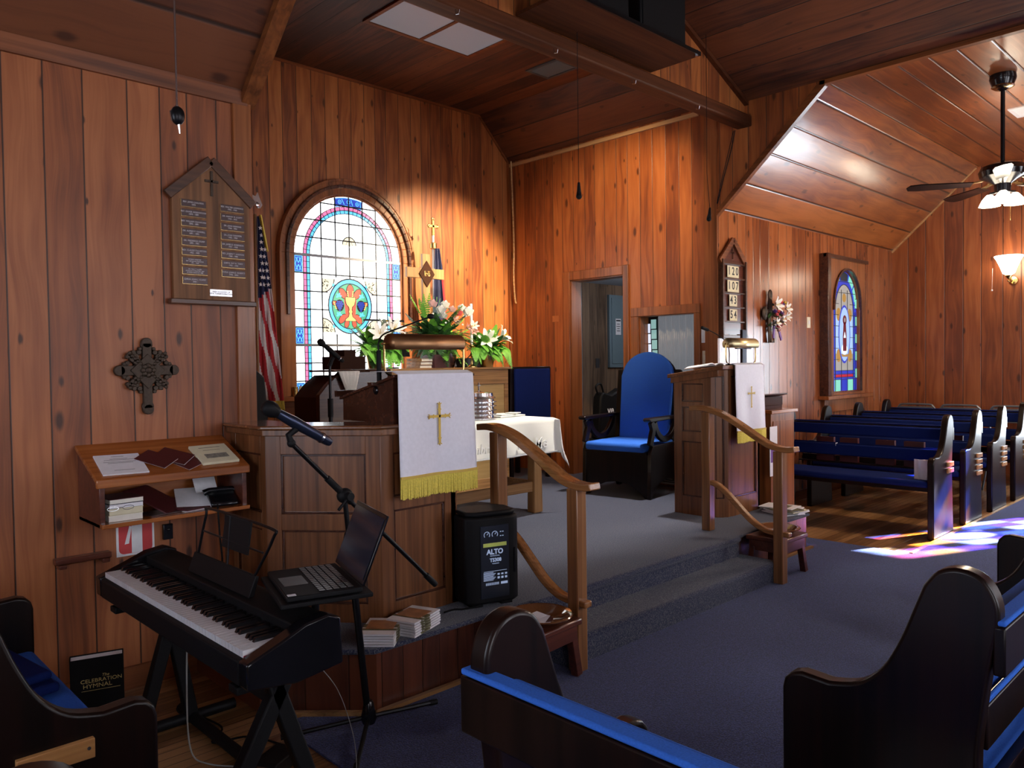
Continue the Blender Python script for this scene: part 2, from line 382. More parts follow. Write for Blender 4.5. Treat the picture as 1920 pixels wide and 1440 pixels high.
M['dullglass'] = plain('smoked_glass', (.05, .05, .055), .1)
M['lead'] = plain('lead_came', (.035, .035, .04), .6, metal=.3)
M['goldink'] = plain('gilt_lettering', (.60, .46, .18), .5)
M['rbrown'] = plain('rough_brown', (.045, .018, .010), .75, spec=.1)
M['gloss'] = wood('glossy_counter_oak', (.16, .058, .021), (.24, .095, .036), 'x', 45, rough=.15, coat=.9)
# ------------------------------------------------------------------ the place
XL, XR, YF, YB, YC = -2.2, 10.335, 3.744, -2.4, 6.43      # left, right, front wall, rear wall, chancel wall
CX0, CX1 = 1.79, 6.206                                    # chancel opening
ZE, ZF, ZC = 2.80, 3.69, 4.19                             # eave, flat ceiling, chancel ceiling
ZP = .275                                                 # platform top
def S(name, mb, mat, **k): return struct(mb.build(name, mat, **k))
S('floor', MB().box(XL, XR, YB, YF+.1, -.1, 0), M['floor'])
cp = [(1.47, YB), (6.11, YB), (6.11, .98), (XR, .98), (XR, 2.078), (6.11, 2.078), (6.11, 2.9), (1.47, 2.9), (1.47, 1.93), (XL, 1.93), (XL, 1.08), (1.47, 1.08)]
S('floor_carpet', MB().prism(cp, .0, .008, 'xy'), M['carpet'])
S('trim_9', MB().box(6.11, XR, 2.07, 2.095, 0, .014), M['raw'])
# front wall, left and right of the chancel opening
S('wall_front_left', MB().box(XL, CX0, YF, YF+.12, 0, ZE+.05), M['wallA'])
S('wall_front_right', MB().box(CX1+.001, XR, YF, YF+.12, 0, ZE+.05), M['wallD'])
# chancel
S('wall_chancel_back', MB().prism([(CX0, 0), (6.5, 0), (6.5, 3.745), (CX1, 3.745), (5.767, 4.24), (2.23, 4.24), (CX0, 3.745)], YC, YC+.12), M['wallB'])
S('wall_chancel_left', MB().box(CX0-.12, CX0, YF+.12, YC, 0, 3.8), M['wallC'])
# side wall with the doorway (y 4.80..5.52) and the curtained opening (y 3.985..4.605)
w = MB()
w.box(CX1, CX1+.14, 5.50, YC, 0, 3.78); w.box(CX1, CX1+.14, 4.80, 5.50, 2.33, 3.78)
w.box(CX1, CX1+.14, 4.61, 4.80, 0, 3.78); w.box(CX1, CX1+.14, 3.98, 4.61, 0, 1.15); w.box(CX1, CX1+.14, 3.98, 4.61, 1.90, 3.78)
w.box(CX1, CX1+.14, YF+.121, 3.98, 0, 3.78)
S('wall_chancel_right', w, M['wallC'])
S('wall_cheek_right', MB().prism([(YF+.0, ZE-.02), (YF, 3.78), (3.46, 3.78), (3.46, ZF+.02), (2.78, ZF+.02)], CX1-.004, CX1+.022, 'yz'), M['wallC'])
S('wall_cheek_left', MB().prism([(YF+.0, ZE-.02), (YF, 3.78), (3.46, 3.78), (3.46, ZF+.02), (2.78, ZF+.02)], CX0-.022, CX0+.004, 'yz'), M['wallC'])
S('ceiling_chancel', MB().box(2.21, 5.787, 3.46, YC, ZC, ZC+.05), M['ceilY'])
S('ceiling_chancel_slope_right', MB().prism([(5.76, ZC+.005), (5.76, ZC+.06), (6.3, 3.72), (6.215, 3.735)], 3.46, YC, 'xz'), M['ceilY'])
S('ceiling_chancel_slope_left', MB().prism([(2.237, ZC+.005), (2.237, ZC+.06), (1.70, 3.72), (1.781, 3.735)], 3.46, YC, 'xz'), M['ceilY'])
# header wall and beam over the chancel opening
S('wall_header', MB().prism([(CX0, 3.56), (CX1, 3.56), (CX1, 3.70), (4.0, 4.66), (CX0, 3.70)], 3.47, 3.53), M['wallB'])
S('trim_1', MB().box(CX0, CX1, 3.40, 3.54, 3.47, 3.565), M['beam'], bev=.012)
S('trim_2', MB().prism([(CX1+.005, 3.655), (CX1+.005, 3.71), (4.0, 4.665), (4.0, 4.61)], 3.43, 3.475), M['beam'])
# nave ceilings
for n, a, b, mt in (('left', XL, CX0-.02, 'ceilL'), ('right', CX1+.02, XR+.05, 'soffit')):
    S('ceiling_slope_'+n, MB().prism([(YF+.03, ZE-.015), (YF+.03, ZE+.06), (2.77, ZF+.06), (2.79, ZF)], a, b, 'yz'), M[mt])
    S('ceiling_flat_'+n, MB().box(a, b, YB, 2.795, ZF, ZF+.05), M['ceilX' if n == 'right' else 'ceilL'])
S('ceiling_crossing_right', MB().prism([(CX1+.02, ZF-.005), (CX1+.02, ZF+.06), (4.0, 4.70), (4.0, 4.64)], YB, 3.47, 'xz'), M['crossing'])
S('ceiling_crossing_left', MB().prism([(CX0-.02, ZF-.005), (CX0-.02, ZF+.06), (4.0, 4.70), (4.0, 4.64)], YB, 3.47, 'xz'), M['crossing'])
# closing walls behind and beside the camera; the rear wall's windows are added for daylight fill
S('wall_left', MB().box(XL-.1, XL, YB, 1.1, 0, 3.8).box(XL-.1, XL, 2.5, YF+.1, 0, 3.8).box(XL-.1, XL, 1.1, 2.5, 0, .95).box(XL-.1, XL, 1.1, 2.5, 2.65, 3.8), M['wallE'])
RW = [(-1.3, .2, .9, 2.7), (2.3, 3.5, .9, 3.0), (4.5, 5.7, .9, 3.0), (7.6, 8.9, .9, 2.7)]
w = MB(); x = XL
for a, b, z0, z1 in RW:
    w.box(x, a, YB-.12, YB, 0, 4.75); w.box(a, b, YB-.12, YB, 0, z0); w.box(a, b, YB-.12, YB, z1, 4.75); x = b
w.box(x, XR, YB-.12, YB, 0, 4.75)
S('wall_rear', w, M['wallA'])
# end wall with the glazed door (y 1.08..2.0) and the stained transept window
SY0, SY1, SZ0, SZ1 = .02, .92, 1.15, 2.72
prof_top = 3.76
w = MB()
w.prism([(YF+.1, 0), (YF+.1, ZE-.1), (YF, ZE), (2.8, ZF+.03), (2.0, ZF+.03), (2.0, 0)], XR, XR+.12, 'yz')
w.box(XR, XR+.12, 1.08, 2.0, 2.06, prof_top); w.box(XR, XR+.12, SY1, 1.08, 0, prof_top)
w.box(XR, XR+.12, SY0, SY1, 0, SZ0); w.box(XR, XR+.12, SY0, SY1, SZ1, prof_top); w.box(XR, XR+.12, YB, SY0, 0, prof_top)
S('wall_right', w, M['wallE'])
# trims
S('trim_3', MB().prism([(YF-.001, ZE-.045), (YF-.001, ZE+.005), (YF-.03, ZE+.028), (YF-.018, ZE-.045)], XL, CX0, 'yz'), M['trimX'])
S('trim_4', MB().box(CX0-.075, CX0+.004, YF-.018, YF+.002, 0, ZE-.03).box(CX0, CX0+.018, YF-.018, YF+.14, 0, 3.76), M['trim'], bev=.003)
S('trim_5', MB().box(CX1-.016, CX1+.002, YF-.004, YF+.125, ZP, 3.7), M['trim'])
e = MB()   # bevelled edge boards of the two ceiling cut-outs
for x0, x1 in ((CX1-.02, CX1+.03), (CX0-.03, CX0+.045)):
    e.prism([(YF, ZE-.05), (YF, ZE+.0), (2.80, ZF+.0), (2.76, ZF+.0), (2.755, ZF-.045)], x0, x1, 'yz')
S('trim_6', e, M['trimY'])
S('trim_7', MB().box(CX1-.02, CX1+.035, YB, 2.80, ZF-.03, ZF+.004), M['trimY'])
S('trim_8', MB().box(CX0-.035, CX0+.02, YB, 2.80, ZF-.03, ZF+.004), M['trimY'])
S('trim_10', MB().box(CX1-.022, CX1, 3.93, YC, 3.685, 3.722), M['raw'])
S('trim_11', MB().box(CX1-.014, CX1, 3.805, 3.835, ZP, 3.47), M['rawz'])
S('trim_12', MB().bar((2.2, YC-.008, ZC-.008), (5.77, YC-.008, ZC-.008), .016, .03).bar((5.767, YC-.008, ZC-.008), (CX1, YC-.008, 3.735), .016, .03), M['trimX'])
S('trim_13', MB().bar((XR-.012, YF, ZE-.005), (XR-.012, 2.8, ZF-.01), .016, .02), M['raw'])
S('trim_14', MB().box(CX1-.03, CX1, YC-.03, YC, ZP, 3.74), M['trim'])
S('baseboard_front_left', MB().box(XL, CX0-.02, YF-.018, YF, 0, .10), M['trimX'])
S('baseboard_front_right', MB().box(CX1, XR, YF-.018, YF, 0, .10), M['trimX'])
S('baseboard_right', MB().box(XR-.018, XR, 2.02, YF, 0, .10), M['trimY'])
# ------------------------------------------------------------------ platform with wooden face and carpeted steps
pl = [(1.80, 2.712), (5.78, 2.712), (5.78, 3.40), (CX1, 3.7), (CX1, YC), (CX0, YC), (CX0, YF), (1.15, YF), (1.15, 3.62)]
pl2 = [(1.812, 2.70), (5.77, 2.70), (5.77, 3.40), (CX1, 3.7), (CX1, YC), (CX0, YC), (CX0, YF), (1.20, YF), (1.20, 3.60)]
S('platform', MB().prism([(1.825, 2.725), (5.765, 2.725), (5.765, 3.40), (CX1+.14, 3.7), (CX1+.14, YC), (CX0, YC), (CX0, YF), (1.475, YF), (1.475, 3.075)], 0, ZP-.02, 'xy'), M['riser'])
S('platform_carpet', MB().prism([(1.80, 2.70), (5.78, 2.70), (5.78, 3.42), (6.35, 3.745), (8.6, 3.745), (8.6, YC), (CX0, YC), (CX0, YF), (1.45, YF), (1.45, 3.05)], ZP-.022, ZP, 'xy'), M['carpet2'], bev=.01)
st = MB()
st.prism([(2.446, 0), (2.446, .10), (2.44, .125), (2.455, .14), (2.72, .14), (2.72, 0)], 2.72, 4.77, 'yz', smooth=False)
st.prism([(2.69, .13), (2.69, .235), (2.672, .25), (2.680, .272), (2.70, .2752), (2.78, .2752), (2.78, .13)], 2.72, 4.71, 'yz')
S('steps', st, M['carpet2'], bev=.018, seg=3)
S('trim_15', MB().bar((1.79, 2.69, .012), (2.72, 2.69, .012), .024, .024).bar((1.80, 2.69, .012), (1.45, 3.04, .012), .024, .024).bar((4.78, 2.69, .012), (5.79, 2.69, .012), .024, .024), M['oakLx'])
# ------------------------------------------------------------------ vestry behind the doorway
M['vwall'] = planks('vestry_boards', 'x', 'z', .16, (.06, .035, .022), (.16, .10, .062), (.24, .155, .10), rough=.5, coat=0, knots=.6, uoff=21)
S('wall_vestry_back', MB().box(CX1+.14, 8.8, 6.45, 6.55, 0, 2.6), M['vwall'])
S('wall_vestry_right', MB().box(8.7, 8.8, YF+.12, 6.45, 0, 2.6), M['vwall'])
S('ceiling_vestry', MB().prism([(YF+.12, 2.60), (YF+.12, 2.65), (6.5, 2.52), (6.5, 2.47)], CX1+.14, 8.75, 'yz'), M['walllight'])
# door casing, jambs
dc = MB()
for a, b in ((5.505, 5.60), (4.73, 4.80)): dc.box(CX1-.022, CX1, a, b, ZP, 2.42)
dc.box(CX1-.022, CX1, 4.80, 5.505, 2.325, 2.42)
f = struct(dc.build('door_frame', M['trim'], bev=.006)); f.name = 'trim_16'
S('trim_17', MB().box(CX1-.004, CX1+.15, 5.49, 5.51, ZP, 2.33).box(CX1-.004, CX1+.15, 4.795, 4.81, ZP, 2.33).box(CX1-.004, CX1+.15, 4.80, 5.50, 2.315, 2.34), M['trim'])
d1 = S('door_1', MB().obox((0, .39, ZP+1.01), .04, .76, 2.0), plain('grey_door', (.16, .17, .19), .4)); d1.location = (6.365, 5.52, 0); d1.rotation_euler = (0, 0, math.radians(-49.5))
MB().lathe([(.0, -.075), (.028, -.07), (.03, -.045), (.012, -.035), (.012, -.02)], (0, .70, ZP+.86), axis='x').build('door_handle', M['steel'], d1)
MB().box(-.03, -.018, .0, .03, 1.9, 2.25).build('door_hinge', M['steel'], d1)
# curtained opening
oc = MB()
for a, b in ((4.61, 4.705), (3.925, 3.985)): oc.box(CX1-.022, CX1, a, b, 1.151, 1.899)
oc.box(CX1-.022, CX1, 3.925, 4.705, 1.90, 1.985); oc.box(CX1-.04, CX1, 3.91, 4.72, 1.10, 1.15)
oc.box(CX1-.004, CX1+.14, 4.598, 4.612, 1.15, 1.905).box(CX1-.004, CX1+.14, 3.978, 3.99, 1.15, 1.905).box(CX1-.004, CX1+.14, 3.98, 4.61, 1.895, 1.91)
w3 = S('window_3', oc, M['trim'], bev=.003)
# ------------------------------------------------------------------ glazed end door, unseen windows added for fill behind the camera
day = glow_glass('daylight_glass', (.82, .91, 1.0), 17.0)
fillb = glow_glass('fill_glass_rear', (.92, .92, 1.0), 7.0)
d2 = S('door_2', MB().box(XR+.01, XR+.06, 1.08, 1.19, 0, 2.06).box(XR+.01, XR+.06, 1.89, 2.0, 0, 2.06).box(XR+.01, XR+.06, 1.19, 1.89, 0, .55).box(XR+.01, XR+.06, 1.19, 1.89, 1.95, 2.06), M['trim'])
MB().box(XR+.03, XR+.04, 1.19, 1.89, .55, 1.95).build('door_glass', day, d2)
MB().box(XR-.02, XR+.01, 1.0, 1.08, 0, 2.14).box(XR-.02, XR+.01, 2.0, 2.08, 0, 2.14).box(XR-.02, XR+.01, 1.08, 2.0, 2.06, 2.14).build('door_casing', M['trim'], d2)
for i, (a, b, z0, z1) in enumerate(RW):
    fr = MB()
    for q in (a, b-.06): fr.box(q, q+.06, YB-.10, YB+.02, z0, z1)
    for q in (z0, z1-.06, (z0+z1)/2-.02): fr.box(a+.06, b-.06, YB-.08, YB+.0, q, q+.05)
    wn = S('window_%d' % (5+i), fr, M['trim'])
    MB().box(a+.06, b-.06, YB-.06, YB-.05, z0+.05, z1-.05).build('window_glass', fillb, wn)

wl = S('window_9', MB().box(XL-.08, XL+.02, 1.04, 1.12, .95, 2.65).box(XL-.08, XL+.02, 2.48, 2.56, .95, 2.65).box(XL-.08, XL+.02, 1.12, 2.48, .90, .97).box(XL-.08, XL+.02, 1.12, 2.48, 2.63, 2.70).box(XL-.06, XL, 1.12, 2.48, 1.78, 1.82), M['trim'])  # unseen left window, added to brighten the keyboard corner
MB().box(XL-.05, XL-.04, 1.12, 2.48, .97, 2.63).build('window_glass', glow_glass('fill_glass_left', (.78, .86, 1.0), 7.0), wl)
# ------------------------------------------------------------------ stained glass windows
def plate(mb, poly, y, t=.0015, plane='xz'):
    return mb.prism(poly, y, y+t, plane)
def strip(mb, a, b, w, y, t=.003):
    """flat strip (lead) from a to b in the x-z plane"""
    ax, az = a; bx, bz = b; dx, dz = bx-ax, bz-az; l = math.hypot(dx, dz) or 1; nx, nz = -dz/l*w/2, dx/l*w/2
    return mb.prism([(ax-nx, az-nz), (bx-nx, bz-nz), (bx+nx, bz+nz), (ax+nx, az+nz)], y-t, y, 'xz')
def band(mb, cx, cz, r0, r1, a0, a1, y, n=24, t=.0015, k=1.0):
    """ring sector between radii r0 and r1 (k stretches z)"""
    o = [(cx+r1*math.cos(a0+(a1-a0)*i/n), cz+k*r1*math.sin(a0+(a1-a0)*i/n)) for i in range(n+1)]
    q = [(cx+r0*math.cos(a0+(a1-a0)*i/n), cz+k*r0*math.sin(a0+(a1-a0)*i/n)) for i in range(n+1)]
    for i in range(n): mb.prism([o[i], o[i+1], q[i+1], q[i]], y, y+t, 'xz')
    return mb
def ell(cx, cz, rx, rz, n=20, a=0):
    return [(cx+rx*math.cos(2*PI*i/n)*math.cos(a)-rz*math.sin(2*PI*i/n)*math.sin(a), cz+rx*math.cos(2*PI*i/n)*math.sin(a)+rz*math.sin(2*PI*i/n)*math.cos(a)) for i in range(n)]
G = lambda n, c, s: glow_glass(n, c, s)
gW = G('glass_clear', (.93, .97, 1.0), 4.0); gB = G('glass_sky_blue', (.12, .55, .95), 1.25); gP = G('glass_rose', (.85, .20, .42), 1.1)
gN = G('glass_deep_blue', (.03, .07, .55), .9); gR = G('glass_red', (.75, .10, .06), 1.0); gY = G('glass_gold', (.90, .58, .18), 1.15)
gC = G('glass_cream', (.92, .84, .60), .95); gG = G('glass_green', (.10, .50, .30), .9)
# --- chancel window
cx, zs, hw, zb = 4.06, 2.47, .58, 1.19
Y = YC-.03
fr = MB()
# frame: reveal ring + legs, sill and apron
def arch_ring(mb, r0, r1, y0, y1, zb, n=28):
    for i in range(n):
        a, b = PI*i/n, PI*(i+1)/n
        mb.prism([(cx+r1*math.cos(a), zs+r1*math.sin(a)), (cx+r1*math.cos(b), zs+r1*math.sin(b)), (cx+r0*math.cos(b), zs+r0*math.sin(b)), (cx+r0*math.cos(a), zs+r0*math.sin(a))], y0, y1, 'xz')
    for s in (-1, 1):
        mb.prism([(cx+s*r0, zb), (cx+s*r1, zb), (cx+s*r1, zs), (cx+s*r0, zs)], y0, y1, 'xz')
    return mb
arch_ring(fr, .58, .605, YC-.05, YC, zb); arch_ring(fr, .60, .735, YC-.075, YC, zb)
win1 = S('window_1', fr, M['trim'], bev=.004)
arch_ring(MB(), .655, .685, YC-.10, YC-.07, zs-.55).build('frame_bead', M['maho'], win1, bev=.004)
arch_ring(MB(), .718, .742, YC-.082, YC, zb).build('frame_edge', M['trim'], win1, bev=.003)
MB().box(cx-.79, cx+.79, YC-.13, YC, zb-.045, zb).build('window_sill', M['trimX'], win1, bev=.006)
MB().box(cx-.74, cx+.74, YC-.035, YC, zb-.17, zb-.045).box(cx-.77, cx+.77, YC-.05, YC, zb-.19, zb-.165).build('window_apron', M['trimX'], win1, bev=.004)
arch = [(cx-hw, zb), (cx+hw, zb)]+arc(cx, zs, hw, 0, PI, 32)
plate(MB(), arch, Y, .003).build('window_glass', gW, win1)
pk = MB(); bl = MB()
for (mbx, r0, r1) in ((pk, .457, .485), (bl, .425, .452)):
    band(mbx, cx, zs, r0, r1, 0, PI, Y-.003)
    for s in (-1, 1): plate(mbx, [(cx+s*r0, zb+.10+(.485-r1)), (cx+s*r1, zb+.10+(.485-r1)), (cx+s*r1, zs), (cx+s*r0, zs)], Y-.003)
    plate(mbx, [(cx-r1, zb+.10+(.485-r1)), (cx+r1, zb+.10+(.485-r1)), (cx+r1, zb+.128+(.485-r1)), (cx-r1, zb+.128+(.485-r1))], Y-.003)
pk.build('rose_border', gP, win1); bl.build('blue_border', gB, win1)
# deep blue ornament squares
nb = MB(); no = MB()
sq = [(-.535, 2.385, .042, .075), (.535, 2.385, .042, .075), (-.535, 1.735, .042, .075), (.535, 1.735, .042, .075), (-.535, 1.25, .042, .06), (.535, 1.25, .042, .06)]
for dx, z, a, b in sq:
    plate(nb, [(cx+dx-a, z-b), (cx+dx+a, z-b), (cx+dx+a, z+b), (cx+dx-a, z+b)], Y-.004)
    for s, t in ((-1, 1), (1, 1), (-1, -1), (1, -1)):
        strip(no, (cx+dx+s*a*.6, z+t*b*.75), (cx+dx, z+t*b*.1), .007, Y-.0045, .001); strip(no, (cx+dx+s*a*.15, z+t*b*.8), (cx+dx+s*a*.75, z), .006, Y-.0045, .001)
    for p, q in (((-1, -1), (1, -1)), ((1, -1), (1, 1)), ((1, 1), (-1, 1)), ((-1, 1), (-1, -1))):
        strip(no, (cx+dx+p[0]*a*.88, z+p[1]*b*.93), (cx+dx+q[0]*a*.88, z+q[1]*b*.93), .005, Y-.0045, .001)
band(nb, cx, zs, .492, .575, PI/2-.285, PI/2+.285, Y-.004, 10)
for k in (-1, 0, 1):
    a = PI/2-k*.18
    band(no, cx+.535*math.cos(a), zs+.535*math.sin(a), .014, .020, 0, 2*PI, Y-.0055, 12, .001)
    plate(no, ell(cx+.535*math.cos(a), zs+.535*math.sin(a), .006, .006, 8), Y-.0055, .001)
    strip(no, (cx+.51*math.cos(a-.09), zs+.51*math.sin(a-.09)), (cx+.56*math.cos(a-.05), zs+.56*math.sin(a-.05)), .007, Y-.0045, .001)
for r in (.50, .568): band(no, cx, zs, r-.002, r+.002, PI/2-.275, PI/2+.275, Y-.0055, 10, .001)
nb.build('blue_ornament', gN, win1); no.build('ornament_tracery', gB, win1)
# medallion
def ms(mb):
    mb.v = [(4.06+(x-4.06)*1.14, y, 2.02+(z-2.02)*1.10) for x, y, z in mb.v]; return mb
mz, mx = 2.02, cx
ms(plate(MB(), ell(mx, mz, .205, .235, 28), Y-.004)).build('medallion_field', gG, win1)
ring = MB(); band(ring, mx, mz, .175, .207, 0, 2*PI, Y-.006, 32, k=1.13)
for a in (45, 135, 225, 315):
    q = math.radians(a); plate(ring, ell(mx+.2*math.cos(q), mz+.226*math.sin(q), .036, .018, 10, q), Y-.0062)
ms(ring).build('medallion_ring', gB, win1)
rd = MB(); ol = MB()
for a, r, l in ((90, .115, .06), (55, .12, .05), (125, .12, .05), (-52, .125, .045), (-128, .125, .045), (-75, .14, .035), (-105, .14, .035), (8, .145, .032), (172, .145, .032)):
    q = math.radians(a); plate(rd, ell(mx+r*math.cos(q), mz+1.1*r*math.sin(q), l, l*.55, 12, q), Y-.007); plate(ol, ell(mx+r*math.cos(q), mz+1.1*r*math.sin(q), l+.006, l*.55+.006, 12, q), Y-.0060, .001)
rd.prism([(mx-.045, mz-.1), (mx-.06, mz+.06), (mx+.06, mz+.06), (mx+.045, mz-.1)], Y-.0065, Y-.0055, 'xz')
ms(rd).build('red_petals', gR, win1)
ch = MB(); prof = [(.0, .075), (.046, .078), (.046, .05), (.036, .015), (.015, -.005), (.010, -.03), (.018, -.045), (.010, -.06), (.018, -.09), (.046, -.112), (.05, -.125)]
for i in range(len(prof)-1):
    (a, z0), (b, z1) = prof[i], prof[i+1]
    if a > 0: ch.prism([(mx-a, mz+z0), (mx+a, mz+z0), (mx+b, mz+z1), (mx-b, mz+z1)], Y-.009, Y-.0075, 'xz'); ol.prism([(mx-a-.006, mz+z0+.004), (mx+a+.006, mz+z0+.004), (mx+b+.006, mz+z1-.004), (mx-b-.006, mz+z1-.004)], Y-.0074, Y-.0072, 'xz')
for s in (-1, 1):
    for k in range(3): plate(ch, ell(mx+s*(.022+.002*k), mz+.09+.018*k, .009, .006, 8, s*.8), Y-.009)
    for k in range(4): plate(ch, ell(mx+s*(.138+.006*k), mz-.02+.016*k, .009, .006, 8, s*.8), Y-.009)
ms(ch).build('golden_chalice', gY, win1)
gr = MB()
for s in (-1, 1):
    for r_i, row in enumerate((3, 4, 3, 2, 1)):
        for k in range(row): plate(gr, ell(mx+s*.103+(k-(row-1)/2)*.018, mz+.035-r_i*.0175, .009, .009, 8), Y-.009)
ms(gr).build('blue_grapes', gN, win1)
lf = MB()
for s in (-1, 1):
    for dz in (.085, -.075):
        for a in (0, 1.2, 2.4, 3.6): plate(lf, ell(mx+s*.11+.014*math.cos(a), mz+dz+.014*math.sin(a), .014, .008, 8, a), Y-.0085)
ms(lf).build('vine_leaves', gB, win1)
for s in (-1, 1): plate(ol, ell(mx+s*.103, mz+.005, .042, .052, 12), Y-.0078, .0005)
ms(ol).build('dark_outlines', M['lead'], win1)
fn = MB(); fl_ = MB()
for sx_, sz_ in ((-1, 1), (1, 1), (-1, -1), (1, -1)):
    ox, oz = mx+sx_*.30, mz+sz_*.25
    a0 = {(-1, 1): -PI/2, (1, 1): PI, (-1, -1): 0, (1, -1): PI/2}[(sx_, sz_)]
    plate(fn, [(ox, oz)]+arc(ox, oz, .13, a0, a0+PI/2, 10), Y-.004)
    band(fl_, ox, oz, .125, .135, a0, a0+PI/2, Y-.006, 10)
    for k in range(14):
        rr = random.uniform(.03, .11); aa = a0+random.uniform(.15, PI/2-.15); aa2 = aa+random.uniform(-.2, .2)
        strip(fl_, (ox+rr*math.cos(aa), oz+rr*math.sin(aa)), (ox+(rr+.014)*math.cos(aa2), oz+(rr+.014)*math.sin(aa2)), .006, Y-.0045, .001)
plate(fn, [(mx-.075, 2.59)]+arc(mx, 2.60, .075, PI, 0, 10)+[(mx+.075, 2.59)], Y-.004)
band(fl_, mx, 2.60, .070, .080, 0, PI, Y-.006, 12)
for k in range(9):
    a = PI*(k+.5)/9; strip(fl_, (mx+.03*math.cos(a), 2.60+.03*math.sin(a)), (mx+.038*math.cos(a), 2.60+.038*math.sin(a)), .005, Y-.0045, .001)
fn.build('cream_fans', gC, win1); 
# leads
ld = fl_
def inarch(x, z): return z <= zs or (x-cx)**2+(z-zs)**2 < (hw-.0)**2
def clip_v(x): return zs+math.sqrt(max(0, hw*hw-(x-cx)**2))
for k in (-2, -1, 0, 1, 2):
    x = cx+.15*k
    segs = [(zb, clip_v(x))] if abs(k) != 1 and k != 0 else [(zb, mz-.265), (mz+.265, clip_v(x))]
    for a, b in segs: strip(ld, (x, a), (x, b), .0115, Y-.002, .006)
for x in (-.488, .488, -.454, .454, -.422, .422):
    strip(ld, (cx+x, zb+(.1 if abs(x) < .48 else 0)), (cx+x, zs), .006, Y-.002, .006)
for r in (.488, .454, .422): band(ld, cx, zs, r-.003, r+.003, 0, PI, Y-.008, 32, .006)
band(ld, mx, mz, .232, .243, 0, 2*PI, Y-.009, 32, .003, k=1.09); band(ld, mx, mz, .194, .201, 0, 2*PI, Y-.009, 32, .003, k=1.09)
z = zs-.164*7
while z < 3.0:
    h = hw if z <= zs else math.sqrt(max(0, hw*hw-(z-zs)**2))
    if z > zb+.02:
        if mz-.24 < z < mz+.24: strip(ld, (cx-h, z), (mx-.24, z), .0115, Y-.002, .006); strip(ld, (mx+.24, z), (cx+h, z), .0115, Y-.002, .006)
        else: strip(ld, (cx-h, z), (cx+h, z), .0115, Y-.002, .006)
    z += .164
for i in range(46):      # cross leads of the borders
    for s in (-1, 1):
        z = zb+.12+i*.055
        if z < zs: strip(ld, (cx+s*.42, z), (cx+s*.488, z), .004, Y-.003, .004)
for i in range(1, 30):
    a = PI*i/30; strip(ld, (cx+.42*math.cos(a), zs+.42*math.sin(a)), (cx+.488*math.cos(a), zs+.488*math.sin(a)), .004, Y-.003, .004)
ld.build('lead_came', M['lead'], win1)
MB().box(cx-hw, cx+hw, Y-.016, Y-.002, zs-.012, zs+.012).box(cx-hw, cx+hw, Y-.016, Y-.002, zs-.82-.012, zs-.82+.012).build('saddle_bar', plain('grey_bar', (.25, .26, .30), .5, metal=.5), win1)
# --- transept window (dim, seen obliquely)
t1 = G('transept_teal', (.25, .75, .58), .75); t2 = G('transept_blue', (.03, .06, .70), .55); t3 = G('transept_pale', (.62, .60, .56), .38)
t4 = G('transept_ice', (.40, .60, .95), .75); t5 = G('transept_amber', (.70, .38, .08), .38); t6 = G('transept_maroon', (.30, .02, .04), .25)
t7 = G('transept_white', (.75, .85, 1), 1.2); t8 = G('transept_dark', (.02, .05, .08), .2)
wx, wz0, wz1, ws, wh = 8.85, 1.10, 2.45, 2.00, .345
YD = YF-.012
def parch(h, z0, zs_, zt, n=14):     # pointed-round arch outline
    L_ = [(wx-h, z0), (wx+h, z0)]
    for i in range(n+1):
        t = PI*i/n; L_.append((wx+h*math.cos(t), zs_+(zt-zs_)*abs(math.sin(t))**.85))
    return L_
f2 = MB()
out = [(wx-.56, 1.06), (wx+.50, 1.06), (wx+.50, 2.57), (wx-.56, 2.57)]
inn = parch(.355, 1.08, ws, wz1+.01)
# frame face as strips between arch and rectangle
f2.box(wx-.56, wx-.35, YF-.05, YF, 1.06, 2.57); f2.box(wx+.35, wx+.50, YF-.05, YF, 1.06, 2.57); f2.box(wx-.35, wx+.35, YF-.05, YF, 1.06, 1.085)
aa_ = inn[2:]
for i in range(len(aa_)-1):
    (x0, z0), (x1, z1) = aa_[i], aa_[i+1]
    f2.prism([(x0, z0), (x1, z1), (x1, 2.57), (x0, 2.57)], YF-.05, YF, 'xz')
win2 = S('window_2', f2, M['trim'], bev=.003)
MB().box(wx-.60, wx-.52, YF-.10, YF, 1.06, 2.60).box(wx-.60, wx+.52, YF-.085, YF-.045, 2.56, 2.60).build('frame_edge', M['maho'], win2, bev=.004)
MB().box(wx-.64, wx+.56, YF-.12, YF, 1.02, 1.06).box(wx-.56, wx+.50, YF-.04, YF, .88, 1.02).build('window_sill', M['trim'], win2, bev=.005)
rg = MB(); ring_pts = parch(.365, 1.09, ws, wz1+.02)[1:]
rg.ribbon([(p[0], YF-.055, p[1]) for p in ring_pts], .03, .022, side=(0, 1, 0)); rg.build('frame_bead', M['maho'], win2)
plate(MB(), parch(wh, wz0, ws, wz1), YD, .003).build('window_glass', t2, win2)
tm = MB(); am = MB(); ic = MB(); pa = MB(); dk = MB(); L2 = MB()
plate(pa, [(wx-.235, wz0+.23), (wx+.235, wz0+.23)]+[(wx+.235*math.cos(PI*i/12), ws+.30*math.sin(PI*i/12)) for i in range(13)], YD-.004)
